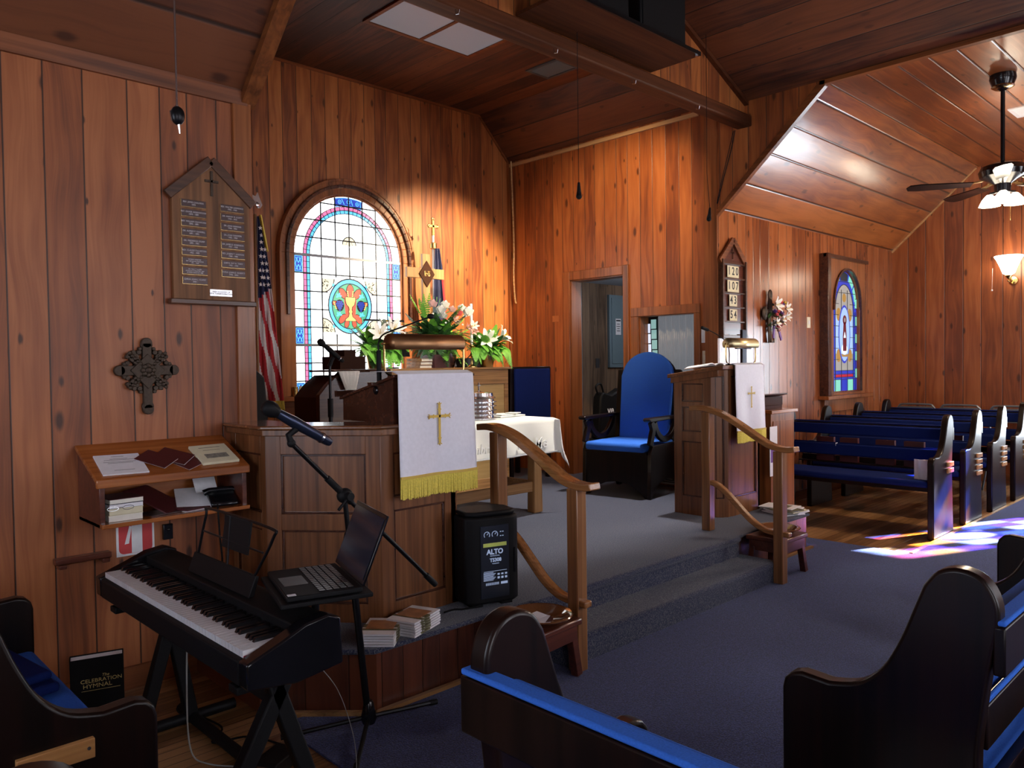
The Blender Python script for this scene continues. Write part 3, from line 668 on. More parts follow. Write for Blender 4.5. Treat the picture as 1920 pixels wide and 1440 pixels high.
for s in (-1, 1):      # side blocks, alternating
    for k in range(5):
        z0 = wz0+.14+k*.20
        plate(tm, [(wx+s*.295, z0), (wx+s*.343, z0), (wx+s*.343, z0+.11), (wx+s*.295, z0+.11)], YD-.004)
    for a0, a1 in ((.25, .65), (.72, 1.15)):
        q = [(wx+s*(.34*math.cos(a)), ws+.44*math.sin(a)**.85) for a in [a0+(a1-a0)*i/6 for i in range(7)]]
        q2 = [(wx+s*(.285*math.cos(a)), ws+.37*math.sin(a)**.85) for a in [a0+(a1-a0)*i/6 for i in range(7)]]
        for i in range(6): plate(tm, [q[i], q[i+1], q2[i+1], q2[i]], YD-.004)
    plate(tm, [(wx+s*.10, wz0), (wx+s*.25, wz0), (wx+s*.25, wz0+.13), (wx+s*.10, wz0+.13)], YD-.0042)
plate(dk, [(wx-.09, ws+.34), (wx+.09, ws+.34), (wx+.10, wz1-.03), (wx, wz1-.005), (wx-.10, wz1-.03)], YD-.0045)
plate(ic, [(wx-.235, wz0+.42), (wx+.235, wz0+.42), (wx+.235, wz0+.86), (wx-.235, wz0+.86)], YD-.005)
for s in (-1, 1):
    for z in (wz0+.40, wz0+.86): plate(am, ell(wx+s*.15, z, .06, .075, 10), YD-.0058)
plate(am, ell(wx, ws+.15, .05, .05, 10), YD-.0058)
tm.build('teal_panes', t1, win2); am.build('amber_panes', t5, win2); ic.build('ice_blue_panes', t4, win2); pa.build('pale_panes', t3, win2); dk.build('dark_pane', t8, win2)
ov = MB(); plate(ov, ell(wx, wz0+.64, .155, .33, 24), YD-.007); ov.build('blue_oval', t2, win2)
ov = MB(); plate(ov, ell(wx, wz0+.64, .135, .305, 24), YD-.009); ov.build('oval_field', t4, win2)
fg = MB(); plate(fg, [(wx-.045, wz0+.45), (wx+.045, wz0+.45), (wx+.05, wz0+.62), (wx+.03, wz0+.76), (wx, wz0+.84), (wx-.03, wz0+.76), (wx-.05, wz0+.6)], YD-.011); plate(fg, ell(wx, wz0+.80, .05, .055, 14), YD-.011); fg.build('robed_figure', t6, win2)
fg = MB(); plate(fg, ell(wx, wz0+.80, .018, .026, 10), YD-.013); fg.build('figure_face', t3, win2)
bs = MB(); plate(bs, [(wx-.10, wz0+.42), (wx-.07, wz0+.385), (wx+.08, wz0+.385), (wx+.10, wz0+.42), (wx, wz0+.405)], YD-.012); bs.build('boat', t5, win2)
gh = MB(); plate(gh, ell(wx-.005, wz0+.47, .075, .06, 14), YD-.010); plate(gh, [(wx-.03, wz0+.6), (wx+.03, wz0+.6), (wx+.0, wz0+.67)], YD-.012); gh.build('white_wave', t7, win2)
rb = MB(); plate(rb, [(wx-.235, wz0+.155), (wx+.235, wz0+.155), (wx+.235, wz0+.185), (wx-.235, wz0+.185)], YD-.005); rb.build('red_band', G('transept_red', (.7, .02, .06), .5), win2)
for z in [wz0+.13, wz0+.155, wz0+.19, wz0+.23]+[wz0+.23+.125*k for k in range(1, 9)]:
    h = .295
    strip(L2, (wx-h, z), (wx+h, z), .006, YD-.005, .004) if (z < wz0+.3 or z > wz0+.98) else (strip(L2, (wx-h, z), (wx-.15, z), .006, YD-.005, .004), strip(L2, (wx+.15, z), (wx+h, z), .006, YD-.005, .004))
for x in (-.292, .292, -.238, .238): strip(L2, (wx+x, wz0), (wx+x, ws), .007, YD-.005, .004)
for x in (-.08, .08): strip(L2, (wx+x, wz0), (wx+x, wz0+.36), .006, YD-.005, .004); strip(L2, (wx+x, wz0+.92), (wx+x, ws+.24), .006, YD-.005, .004)
for s in (-1, 1):
    for k in range(6): strip(L2, (wx+s*.292, wz0+.14+k*.2), (wx+s*.345, wz0+.14+k*.2), .006, YD-.005, .004); strip(L2, (wx+s*.292, wz0+.25+k*.2), (wx+s*.345, wz0+.25+k*.2), .006, YD-.005, .004)
q = [(wx+.238*math.cos(PI*i/16), ws+.30*math.sin(PI*i/16)) for i in range(17)]
for i in range(16): strip(L2, q[i], q[i+1], .007, YD-.005, .004)
L2.build('lead_came', M['lead'], win2)
# --- stained window of the end wall: the sun shines through its coloured panes
def sunglass(name, col):
    m, nt, N, L, P = new_mat(name); nt.nodes.remove(P)
    t = N.new('ShaderNodeBsdfTransparent'); t.inputs[0].default_value = rgba(col); L.new(t.outputs[0], N['Material Output'].inputs[0]); return m
yc = (SY0+SY1)/2; X = XR+.05
f3 = MB(); f3.box(XR-.03, XR+.10, SY0-.06, SY0+.04, SZ0-.05, SZ1+.05).box(XR-.03, XR+.10, SY1-.04, SY1+.06, SZ0-.05, SZ1+.05).box(XR-.05, XR+.10, SY0+.04, SY1-.04, SZ0-.05, SZ0+.04).box(XR-.03, XR+.10, SY0+.04, SY1-.04, SZ1-.04, SZ1+.05)
win4 = S('window_4', f3, M['trim'])
cols = {'violet': (.42, .28, 1.0), 'blue': (.22, .34, 1.0), 'ice': (.75, .86, 1.0), 'rose': (1.0, .45, .62), 'amber': (1.0, .72, .38)}
mbs = {k: MB() for k in cols}; lead = MB()
seq = ['ice', 'blue', 'violet', 'blue', 'rose', 'violet', 'ice', 'blue', 'amber', 'violet', 'blue', 'ice', 'violet', 'blue', 'rose', 'ice', 'violet', 'amber']
ny, nz = 6, 9; ys = [SY0+.04+(SY1-SY0-.08)*i/ny for i in range(ny+1)]; zz = [SZ0+.04+(SZ1-SZ0-.08)*i/nz for i in range(nz+1)]
k = 0; oz = 2.02
for j in range(nz):
    for i in range(ny):
        a, b, c, d = ys[i], ys[i+1], zz[j], zz[j+1]; mid = ((a+b)/2, (c+d)/2)
        kk = seq[(i*7+j*5+(i*j) % 4) % len(seq)]
        if abs(mid[0]-yc) < .17 and abs(mid[1]-oz) < .20: continue       # the round medallion is clear
        opq = ((i*3+j*2) % 5 == 0)
        (lead if opq else mbs[kk]).prism([(a, c), (b, c), (b, d), (a, d)], X, X+.002, 'yz')
for k_, mb in mbs.items(): mb.build('pane_'+k_, sunglass('sun_glass_'+k_, cols[k_]), win4)
# medallion surround: blocks everything but an ellipse, with a small cross in it
hy, hz = ys[4]-ys[2], 0
ya, yb_ = ys[2], ys[4]
inz = [q for q in range(nz) if abs((zz[q]+zz[q+1])/2-oz) < .20]; za, zb2 = zz[inz[0]], zz[inz[-1]+1]; zc_ = (za+zb2)/2
el = [(yc+.10*math.cos(2*PI*i/24), zc_+.13*math.sin(2*PI*i/24)) for i in range(24)]
rc = []
for i in range(24):
    a = 2*PI*i/24; c, s = math.cos(a), math.sin(a); t_ = min((yb_-yc)/abs(c) if abs(c) > 1e-6 else 9, (zb2-zc_)/abs(s) if abs(s) > 1e-6 else 9); rc.append((yc+c*t_, zc_+s*t_))
vb = mbs2 = MB()
for i in range(24): vb.prism([el[i], el[(i+1) % 24], rc[(i+1) % 24], rc[i]], X, X+.002, 'yz')
vb.build('medallion_surround', sunglass('sun_glass_deep', (.12, .14, .6)), win4)
lead.prism([(yc-.006, zc_-.05), (yc+.006, zc_-.05), (yc+.006, zc_+.05), (yc-.006, zc_+.05)], X, X+.003, 'yz').prism([(yc-.03, zc_+.012), (yc+.03, zc_+.012), (yc+.03, zc_+.022), (yc-.03, zc_+.022)], X, X+.003, 'yz')
for y in ys: lead.box(X, X+.006, y-.006, y+.006, zz[0], za) .box(X, X+.006, y-.006, y+.006, zb2, zz[-1])
lead.build('lead_came', M['lead'], win4)
# --- curtain and leaded pane inside the side opening
cu = MB(); pts = []
for i in range(41):
    t = i/40; pts.append((CX1+.10+.012*math.sin(t*38)+.006*math.sin(t*17), 3.99+t*.47))
for i in range(40): cu.quad((pts[i][0], pts[i][1], 1.15), (pts[i+1][0], pts[i+1][1], 1.15), (pts[i+1][0], pts[i+1][1], 1.90), (pts[i][0], pts[i][1], 1.90))
cu.sm = [True]*len(cu.f)
cur = cu.build('curtain', emis('lit_sheer_curtain', (.34, .36, .40), .32), solid=.002); tag(cur, 'sheer grey white curtain behind the small opening in side wall', 'curtain')  # curtain glows by itself, standing in for light through the cloth
sg = MB(); sgl = MB()
for k in range(7):
    z0 = 1.18+k*.10; dy = .015*k
    sg.prism([(4.47+dy*.3, z0), (4.53+dy*.3, z0), (4.53+dy*.3, z0+.09), (4.47+dy*.3, z0+.09)], CX1+.112, CX1+.114, 'yz')
    sgl.prism([(4.54+dy*.3, z0-.04), (4.585+dy*.1, z0-.04), (4.585+dy*.1, z0+.05), (4.54+dy*.3, z0+.05)], CX1+.112, CX1+.114, 'yz')
sg.build('leaded_pane', G('pane_aqua', (.35, .62, .60), .55), w3); sgl.build('leaded_pane', G('pane_white', (.75, .82, 1), .8), w3)
S('wall_opening_back', MB().box(CX1+.128, CX1+.138, 3.96, 4.63, 1.1, 1.95), M['blackm'])
# ------------------------------------------------------------------ panelled joinery
def face(o, p0, p1, z0, z1, rails, stile=.055, th=.03, mat='oakP', sub=True, inset=.013):
    """panelled board between two floor points; rails = z bands left solid. o = parent thing (local coords)"""
    p0 = V(p0[0], p0[1], 0); p1 = V(p1[0], p1[1], 0); d = (p1-p0); L = d.length; d.normalize(); n = V(d.y, -d.x, 0)   # outward normal
    Mx = Matrix((d, -n, V(0, 0, 1))).transposed()
    T = Matrix.Translation((p0.x, p0.y, 0)) @ Mx.to_4x4()
    def m4(mb): mb.v = [tuple(T @ V(q)) for q in mb.v]; return mb
    f = MB(); f.box(0, stile, 0, th, z0, z1).box(L-stile, L, 0, th, z0, z1)
    for a, b in rails: f.box(stile, L-stile, .0, th, a, b)
    m4(f).build('frame', M[mat], o, bev=.002)
    p = MB(); rr = sorted(rails)
    for i in range(len(rr)-1):
        a, b = rr[i][1], rr[i+1][0]
        p.box(stile, L-stile, inset, th, a, b)
    m4(p).build('panel', M[mat], o)
    g = MB()
    for i in range(len(rr)-1):
        a, b = rr[i][1], rr[i+1][0]
        for q in ((stile, stile+.009, a, b), (L-stile-.009, L-stile, a, b), (stile, L-stile, a, a+.009), (stile, L-stile, b-.009, b)):
            g.box(q[0], q[1], .004, th, q[2], q[3])
    m4(g).build('moulding', M['maho'], o, bev=.001)
# pulpit
pu = thing('pulpit', 'dark oak panelled pulpit enclosure with chamfered corner at the platform edge', 'pulpit', (0, 0, ZP))
H = 1.165-ZP
rl = [(0, .085), (.425, .50), (H-.115, H)]
face(pu, (1.665, 3.72), (1.665, 3.36), .002, H, rl, .05)
face(pu, (1.665, 3.36), (2.02, 2.955), .002, H, rl, .07)
face(pu, (2.02, 2.955), (2.46, 2.955), .002, H, [(0, .085), (.51, .57), (H-.115, H)], .07)
MB().prism([(2.43, 2.955), (2.465, 2.955), (2.465, 3.32), (2.43, 3.32)], .002, H, 'xy').build('side_panel', M['oakP'], pu)
cap = [(1.63, 3.735), (1.63, 3.345), (2.005, 2.915), (2.50, 2.915), (2.50, 3.17), (2.12, 3.17), (1.86, 3.45), (1.86, 3.735)]
MB().prism(cap, H, H+.018, 'xy').build('counter', M['gloss'], pu, bev=.006)
c2 = [(1.645, 3.735), (1.645, 3.352), (2.012, 2.93), (2.48, 2.93), (2.48, 3.0), (2.05, 3.0), (1.72, 3.38), (1.72, 3.735)]
MB().prism(c2, H-.03, H, 'xy').build('cornice', M['oakP'], pu, bev=.004)
# sloping desk on the pulpit
dk = thing('pulpit_desk', 'dark wooden sloping reading desk standing on the left pulpit counter', 'desk', (2.09, 2.94, ZP+H+.018))
z0 = ZP+H+.018
MB().prism([(0, 1.41-z0), (.47, 1.30-z0), (.47, 1.285-z0), (0, 1.395-z0)], 0, .48, 'yz').build('desk_top', M['maho'], dk, bev=.003)
MB().prism([(.02, 0), (.02, 1.393-z0), (.45, 1.288-z0), (.45, 0)], .01, .035, 'yz').build('side_board', M['maho'], dk)
MB().prism([(.02, 0), (.02, 1.393-z0), (.45, 1.288-z0), (.45, 0)], .445, .47, 'yz').build('side_board', M['maho'], dk)
MB().box(.035, .445, .02, .04, 0, 1.39-z0).build('front_board', M['maho'], dk)
MB().bar((-.02, .47, 1.315-z0), (.50, .47, 1.315-z0), .02, .03).build('book_stop', M['maho'], dk)
# parament cloths
def parament(name, label, loc, w, ztop, zbot, depth, slope=0, cross=.17, rz=0, bandh=.0, fr=.085):
    t = thing(name, label, 'cloth', loc, rz, 'white altar paraments')
    mb = MB(); nx, nz = 26, 30; g = []
    top = [(0, depth*1.0, 0), ]
    H_ = ztop-zbot
    for j in range(nz+1):
        s = j/nz; row = []
        for i in range(nx+1):
            u = i/nx
            if s < .12:      # over the top
                q = s/.12; y = depth*(1-q); z = -.0
            else:
                q = (s-.12)/.88; y = -.006-.010*q*math.sin(u*9+.5)*q - .012*q; z = -q*H_*(1+slope*(u-.5)*0)
            x = (u-.5)*w*(1+.035*max(0, (s-.12)))
            row.append((x, y, z + (.006 if s < .12 else 0)))
        g.append(row)
    vs = [p for r in g for p in r]; n = nx+1
    mb.add(vs, [(j*n+i, j*n+i+1, (j+1)*n+i+1, (j+1)*n+i) for j in range(nz) for i in range(nx)], True)
    mb.build('cloth', M['satin'], t, solid=.003)
    f = MB(); N_ = 90; zf = -H_
    for i in range(N_):
        u0 = -.5*w*1.032+w*1.032*i/N_; y = -.020-.010*math.sin((i/N_)*9+.5); l = fr*(1+random.uniform(-.05, .05)); dx = random.uniform(-.003, .003)
        f.add([(u0, y-.003, zf+.012), (u0+w/N_*.92, y-.003, zf+.012), (u0+w/N_*.92+dx, y-.004, zf-l), (u0+dx, y-.004, zf-l),
               (u0, y+.002, zf+.012), (u0+w/N_*.92, y+.002, zf+.012), (u0+w/N_*.92+dx, y+.002, zf-l), (u0+dx, y+.002, zf-l)], [(0, 1, 2, 3), (7, 6, 5, 4), (0, 3, 7, 4), (1, 5, 6, 2), (3, 2, 6, 7)])
    f.build('fringe', M['fringe'], t)
    tr = MB(); tr.ribbon([((-.5+i/12)*w*1.032, -.022-.010*math.sin((i/12)*9+.5), zf+.012) for i in range(13)], .008, .012, side=(0, 1, 0)); tr.build('braid', M['gold'], t)
    c = MB(); k = cross; zc = -H_*.47; yy = -.020
    c.box(-k*.035, k*.035, yy-.003, yy, zc-k*.60, zc+k*.45).box(-k*.33, k*.33, yy-.003, yy, zc+k*.10, zc+k*.17)
    for (x, z, dx, dz) in ((0, zc+k*.45, 0, 1), (0, zc-k*.6, 0, -1), (-k*.33, zc+k*.135, -1, 0), (k*.33, zc+k*.135, 1, 0)):
        for s in (-1, 0, 1):
            a = math.atan2(dz, dx)+s*.9
            c.bar((x, yy-.0015, z), (x+math.cos(a)*k*.085, yy-.0015, z+math.sin(a)*k*.085), .003, k*.028, up=(0, 1, 0))
        for s in (-1, 1):
            a = math.atan2(dz, dx)+s*2.0; bx, bz = x-dx*k*.06, z-dz*k*.06
            c.bar((bx, yy-.0015, bz), (bx+math.cos(a+s*.5)*k*.09, yy-.0015, bz+math.sin(a+s*.5)*k*.09), .003, k*.02, up=(0, 1, 0))
    c.build('embroidered_cross', M['gold'], t)
    return t
parament('parament', 'large white satin cloth with gold cross and yellow fringe hung from pulpit', (2.325, 2.925, 1.418), .455, 1.41, .915, .22)
# reading lectern on the right
le = thing('lectern', 'oak panelled lectern with sloping top on right side of the platform', 'lectern', (5.13, 3.07, ZP))
Hl, Hr = 1.06, 1.115
L0, L1 = 0, .56
face(le, (0, .42), (0, .09), .002, Hl, [(0, .14), (.565, .64), (.83, .87), (Hl-.05, Hl)], .07)
face(le, (0, .09), (.09, 0), .002, Hr, [(0, .14), (Hr-.05, Hr)], .03)
face(le, (.09, 0), (.56, 0), .002, Hr, [(0, .14), (Hr-.05, Hr)], .05)
face(le, (.56, 0), (.56, .42), .002, Hl, [(0, .14), (Hl-.05, Hl)], .05)
for (x0, x1) in ((-.03, .59),):
    MB().prism([(-.03, Hr+.002), (.46, Hl-.01), (.46, Hl+.02), (-.03, Hr+.032)], x0, x1, 'yz').build('desk_top', M['oakPx'], le, bev=.004)
MB().prism([(.02, Hr-.05), (.44, Hl-.05), (.44, Hl+.0), (.02, Hr+.004)], -.015, .575, 'yz').build('top_moulding', M['oakP'], le, bev=.004)
parament('parament', 'smaller white cloth with gold cross and yellow fringe hung over right lectern', (5.46, 3.03, ZP+Hr+.04), .43, 1.42, .90, .14, cross=.135, fr=.075)
# ------------------------------------------------------------------ handrails
def handrail(label, loc):
    t = thing('handrail', label, 'handrail', loc, 0, 'curved oak handrails beside the platform steps')
    z0 = loc[2]
    MB().box(-.033, .033, .50, .565, ZP+.002, 1.10).build('post', M['rail'], t, bev=.004)
    MB().box(-.033, .033, -.033, .033, .0, .865).build('post', M['rail'], t, bev=.004)
    up = smooth_path([(0, .66, 1.122), (0, .58, 1.127), (0, .50, 1.115), (0, .40, 1.082), (0, .28, 1.02), (0, .17, .955), (0, .08, .905), (0, 0, .882), (0, -.07, .878), (0, -.115, .885)], 5)
    MB().ribbon(up, .078, .034, side=(1, 0, 0)).build('upper_rail', M['railc'], t, bev=.010, seg=3)
    lo = smooth_path([(0, .52, .615), (0, .46, .60), (0, .39, .555), (0, .30, .475), (0, .21, .395), (0, .12, .345), (0, .04, .33), (0, -.07, .328)], 5)
    MB().ribbon(lo, .050, .032, side=(1, 0, 0)).build('lower_rail', M['railc'], t, bev=.007, seg=2)
    return t
hr = handrail('curved oak handrail on the left of the steps beside black loudspeaker', (2.742, 2.412, 0))
for c in hr.children: pass
h2 = dup(hr, (4.735, 2.412, 0), 0, 'curved oak handrail on the right of the steps before the lectern')
# ------------------------------------------------------------------ pews (local: front edge x=0, back x=.48, bench runs along +y)
def pew_profile():
    pr = [(.0, .0), (.0, .60)]+[(.05-.05*math.cos(a), .61+.05*math.sin(a)) for a in (0, .5, 1.0, PI/2)]
    pr += smooth_path([(.12, .650, 0), (.19, .672, 0), (.245, .725, 0), (.285, .80, 0), (.315, .88, 0)], 4) and [(p.x, p.y) for p in smooth_path([(.12, .655, 0), (.19, .675, 0), (.245, .725, 0), (.285, .80, 0), (.315, .88, 0)], 4)]
    pr += [(p.x, p.y) for p in smooth_path([(.335, .935, 0), (.365, .972, 0), (.41, .985, 0), (.455, .97, 0), (.482, .925, 0), (.485, .87, 0), (.472, .80, 0), (.455, .68, 0), (.445, .55, 0), (.455, .35, 0), (.475, .10, 0)], 4)]
    pr += [(.48, 0)]
    return pr
PROF = pew_profile()
def make_pew(length, label, loc, rz, group, plates=2, bright=False, plate_pos=(.30, .44), rack=True, ext=.0):
    t = thing('pew', label, 'pew', loc, rz, group)
    for y in (0, length-.05): MB().prism(PROF, y, y+.05, 'xz', smooth=True).build('end_panel', M['pew'], t, bev=.009, seg=3)
    cu = M['cushbright'] if bright else M['cushion']
    MB().box(.02, .43, .05, length-.05, .385, .415).build('seat_board', M['pew'], t)
    MB().box(.005, .40, .05, length-.05, .415, .47).build('seat_cushion', cu, t, bev=.02, seg=3)
    for i, (zz_, h, x) in enumerate(((.773, .105, .425), (.585, .10, .405))):
        a = -.10
        bk = MB().box(x+.048 if i == 0 else x+.023, x+.072 if i == 0 else x+.047, -ext if i == 0 else .05, length-.05, zz_-.004, zz_+h-.004)
        bk.build('back_rail', M['pew'], t, bev=.004)
        MB().box(x-.012, x+(.048 if i == 0 else .023), .05, length-.05, zz_-.002, zz_+h-(.012 if i == 0 else -.002)).build('back_cushion', cu, t, bev=.010, seg=2)
        MB().box(x+.036, x+(.072 if i == 0 else .047), -ext+.002 if i == 0 else .05, length-.05, zz_+h-.002, zz_+h+.010).build('rail_padding', cu, t, bev=.004)
    if rack:
        MB().box(.465, .56, .08, length-.08, .50, .512).box(.548, .56, .08, length-.08, .512, .56).build('book_rack', M['pew'], t, bev=.003)
    for k in range(plates):
        MB().box(plate_pos[0], plate_pos[1], -.016, .0, .60-k*.052-.038, .60-k*.052).build('name_block', M['blockw'], t, bev=.004)
    return t
GR = 'dark pews with blue cushions in the right transept'
pR = make_pew(1.42, 'dark pew row nearest the lectern, blue cushions, two wooden name blocks', (6.66, 2.10, .0), 0, GR, plates=2)
rows = [(7.46, 'second dark pew row with blue cushions and four sunlit name blocks'), (8.26, 'third dark pew row with blue cushions and four name blocks'), (9.06, 'fourth dark pew row with blue cushions in front of folding chairs')]
for x, lb in rows:
    r = dup(pR, (x, 2.10, 0), 0, lb)
    for k in (2, 3):
        b = MB().box(.30, .44, -.016, .0, .60-k*.052-.038, .60-k*.052).build('name_block', M['blockw'], r, bev=.004)
GL = 'dark pews with blue cushions in the foreground'
pA = make_pew(1.9, 'dark pew seen from behind with bright blue padded top rail, rounded end', (1.405, 1.075, .008), PI, GL, plates=1, bright=True, ext=.012)
pN = dup(pA, (.615, 1.05, .008), PI, 'pew whose rounded glossy top just shows below the name plate pew')
pL = make_pew(1.24, 'dark pew against pine wall beside the keyboard, light wood name plate', (.675, 3.19, 0), PI, GL, plates=0, bright=True)
npl = MB().box(.145, .30, 1.24, 1.256, .565, .61).build('name_plate', M['blockw'], pL, bev=.002)
MB().sphere((.158, 1.257, .59), .004).build('screw', M['ink'], npl)
pB = make_pew(1.18, 'large dark pew with tall rounded end and curved arm on blue carpet', (1.86, .945, .008), -PI/2, GL, plates=0, bright=True)
pC = dup(pB, (3.94, .985, .008), -PI/2, 'dark pew farther along the carpet, its blue seat beyond the rounded end')
# folded cushion on the left pew
cu = MB().obox((.20, 0, 0), .30, .36, .03, rz=.1).obox((.19, .01, .032), .28, .34, .028, rz=.15).build('folded_cushion', M['cushion'], bev=.012, seg=3, loc=(.26, 2.78, .50))
tag(cu, 'folded blue seat pad lying on the pew beside the keyboard', 'cushion')
# ------------------------------------------------------------------ throne chair
ch = thing('throne_chair', 'tall dark wooden armchair with bright blue rounded back on platform', 'chair', (5.72, 4.33, ZP), .13, None)
# local: faces -x ; width along y
w2 = .33
for s in (-1, 1):
    y0 = s*w2-.018
    pr = [(-.33, 0), (-.30, .0), (-.27, .06), (-.2, .11), (-.08, .14), (.06, .14), (.16, .11), (.24, .05), (.27, 0), (.32, 0), (.30, .3), (.28, .66)]+[(.22, .64), (.19, .56), (.10, .50), (-.02, .48), (-.08, .53), (-.10, .60), (-.12, .66)]
    pr2 = [(-.33, 0), (-.30, .0), (-.27, .06), (-.2, .11), (-.08, .14), (.06, .14), (.16, .11), (.24, .05), (.27, 0), (.32, 0), (.31, .46), (-.27, .46), (-.31, .40)]
    MB().prism(pr2, y0, y0+.036, 'xz').build('side_panel', M['pew'], ch, bev=.004)
    up = [(.31, .46), (.29, .70), (-.30, .70), (-.32, .675), (-.27, .655), (-.24, .60), (-.25, .50), (-.27, .46), (-.10, .46), (-.13, .52), (-.13, .60), (-.10, .665), (.16, .665), (.15, .58), (.10, .51), (.04, .475), (.0, .46)]
    # arm: rail + curved bracket + rear upright
    MB().prism([(.31, .675), (.31, .70), (-.34, .70), (-.36, .685), (-.34, .665)], y0-.018, y0+.054, 'xz').build('armrest', M['pew'], ch, bev=.006)
    MB().ribbon(smooth_path([(-.30, y0+.018, .46), (-.27, y0+.018, .54), (-.25, y0+.018, .60), (-.28, y0+.018, .665)], 5), .034, .06, side=(0, 1, 0)).build('arm_bracket', M['pew'], ch, bev=.004)
    MB().ribbon(smooth_path([(-.22, y0+.018, .655), (-.17, y0+.018, .56), (-.06, y0+.018, .50), (.06, y0+.018, .52), (.15, y0+.018, .60), (.19, y0+.018, .67)], 5), .034, .05, side=(0, 1, 0)).build('arm_curve', M['pew'], ch, bev=.004)
fp = [(-.33, 0), (-.29, 0), (-.22, .07), (-.12, .115), (0, .13), (.12, .115), (.22, .07), (.29, 0), (.33, 0), (.33, .38), (-.33, .38)]
MB().prism([(a*.97, b) for a, b in fp], -.31, -.285, 'yz').build('front_panel', M['pew'], ch, bev=.003)
MB().box(-.33, .30, -.31, .31, .38, .40).build('seat_board', M['pew'], ch)
MB().box(-.36, .22, -.30, .30, .40, .475).build('seat_cushion', M['cushbright'], ch, bev=.03, seg=4)
bk = [(-.32, .40), (.32, .40), (.325, 1.08), (-.325, 1.08)]
for s in (-1, 1):
    MB().prism([(.20, 0.3), (.25, .3), (.345, 1.06), (.33, 1.10), (.29, 1.11)], s*.30-.03, s*.30+.03, 'xz').build('back_post', M['pew'], ch, bev=.006)
def backshape(w, zt):
    return [(-w, 0), (w, 0), (w, zt-w*.86)]+[(w*math.cos(a), zt-w*.86+w*.86*math.sin(a)) for a in [PI*i/16 for i in range(17)]]+[(-w, zt-w*.86)]
b1 = MB().prism(backshape(.262, .84), -.03, .035, 'yz', smooth=True)
Mx = Matrix.Translation((.20, 0, .44)) @ Matrix.Rotation(.125, 4, 'Y')
b1.xf(Mx).build('back_cushion', M['cushbright'], ch, bev=.022, seg=3)
b2 = MB().prism(backshape(.285, .825), .035, .055, 'yz'); b2.xf(Mx).build('back_board', M['pew'], ch, bev=.004)
# ------------------------------------------------------------------ communion table
tb = thing('communion_table', 'light oak communion table behind the pulpit under a white cloth', 'table', (3.06, 4.22, ZP))
TL, TD, TH = 1.46, .62, .745
MB().box(0, TL, 0, TD, TH-.03, TH).build('tabletop', M['oakLx'], tb, bev=.004)
for x in (.05, TL-.16):
    for y in (.05, TD-.13): MB().prism([(x-.005, 0), (x+.095, 0), (x+.08, TH-.03), (x+.01, TH-.03)], y, y+.08, 'xz').build('leg', M['oakL'], tb, bev=.008)
MB().box(.10, TL-.10, .07, .10, .17, .25).build('stretcher', M['oakLx'], tb, bev=.004)
MB().box(TL-.14, TL-.10, .1, TD-.1, .17, .25).build('stretcher', M['oakLx'], tb, bev=.004)
MB().box(.08, TL-.08, .04, .07, TH-.15, TH-.03).build('apron', M['oakLx'], tb)
# its cloth
tc_ = thing('table_cloth', 'white embroidered linen cloth draped over the communion table', 'tablecloth', (3.06, 4.22, ZP+TH+.003))
mb = MB()
def cl(u, v):      # u along x 0..1 plus overhang, v across
    x0, x1, y0, y1 = -.02, TL+.02, -.02, TD+.02; hx = .30; hy = .29
    x = -hx+u*(TL+2*hx); y = -hy+v*(TD+2*hy); z = 0
    ox = max(0, x-x1, x0-x); oy = max(0, y-y1, y0-y)
    if ox or oy:
        dz = max(ox, oy)+.45*min(ox, oy); z = -dz
        fl = .03*math.sin(x*14)*min(1, oy*4)+.02*math.sin(y*15)*min(1, ox*4)
        xx = min(max(x, x0), x1)+(ox*.10+(.02*math.sin(y*16)*min(1, ox*5)) if ox else 0)*(1 if x > 1 else -1)
        yy = min(max(y, y0), y1)+(oy*.06+.016*math.sin(x*15)*min(1, oy*5) if oy else 0)*(1 if y > .3 else -1)
        if ox and oy: xx += (.05*ox*2)*(1 if x > 1 else -1); yy += .04*(1 if y > .3 else -1)
        x, y = xx, yy
    return (x, y, z)
nu, nv = 90, 56
vs = [cl(i/nu, j/nv) for j in range(nv+1) for i in range(nu+1)]
mb.add(vs, [(j*(nu+1)+i, j*(nu+1)+i+1, (j+1)*(nu+1)+i+1, (j+1)*(nu+1)+i) for j in range(nv) for i in range(nu)], True)
mb.build('cloth', M['linen'], tc_, solid=.003)
for wd_, xx_, sz_ in (('In', .10, .10), ('Remembrance', .62, .10), ('of', 1.06, .10), ('Me', 1.27, .115)):
    text('embroidered_word', wd_, sz_, M['embro'], tc_, loc=(xx_, -.052, -.185), rot=(PI/2, 0, 0), shear=.15, extrude=.003, bold=.0012)
MB().box(.0, TL, -.053, -.049, -.262, -.255).build('hem_line', M['embro'], tc_)
# ------------------------------------------------------------------ chancel furniture along the back wall
cab = thing('altar_cabinet', 'long light oak cabinet against chancel back wall carrying flowers and candles', 'cabinet', (3.72, 5.45, ZP))
HC = 1.425-ZP
MB().box(0, 1.50, .02, .50, 0, HC-.02).build('body', M['oakL'], cab)
MB().box(-.02, 1.53, -.02, .52, HC-.02, HC).build('cabinet_top', M['oakLx'], cab, bev=.004)
MB().box(0, 1.50, 0, .02, HC-.16, HC-.02).box(0, .05, 0, .02, 0, HC-.16).box(1.45, 1.50, 0, .02, 0, HC-.16).box(.05, 1.45, 0, .02, 0, .1).box(.72, .77, 0, .02, .1, HC-.16).build('frame', M['oakLx'], cab, bev=.003)
M['tanpanel'] = wood('tan_panel', (.40, .25, .10), (.50, .33, .14), 'x', 30, dark=.8)
for a, b in ((.05, .72), (.77, 1.45)): MB().box(a, b, .010, .02, .1, HC-.16).build('panel', M['tanpanel'], cab)
MB().box(.95, 1.06, -.004, 0, HC-.075, HC-.055).build('label_plate', M['maho'], cab)
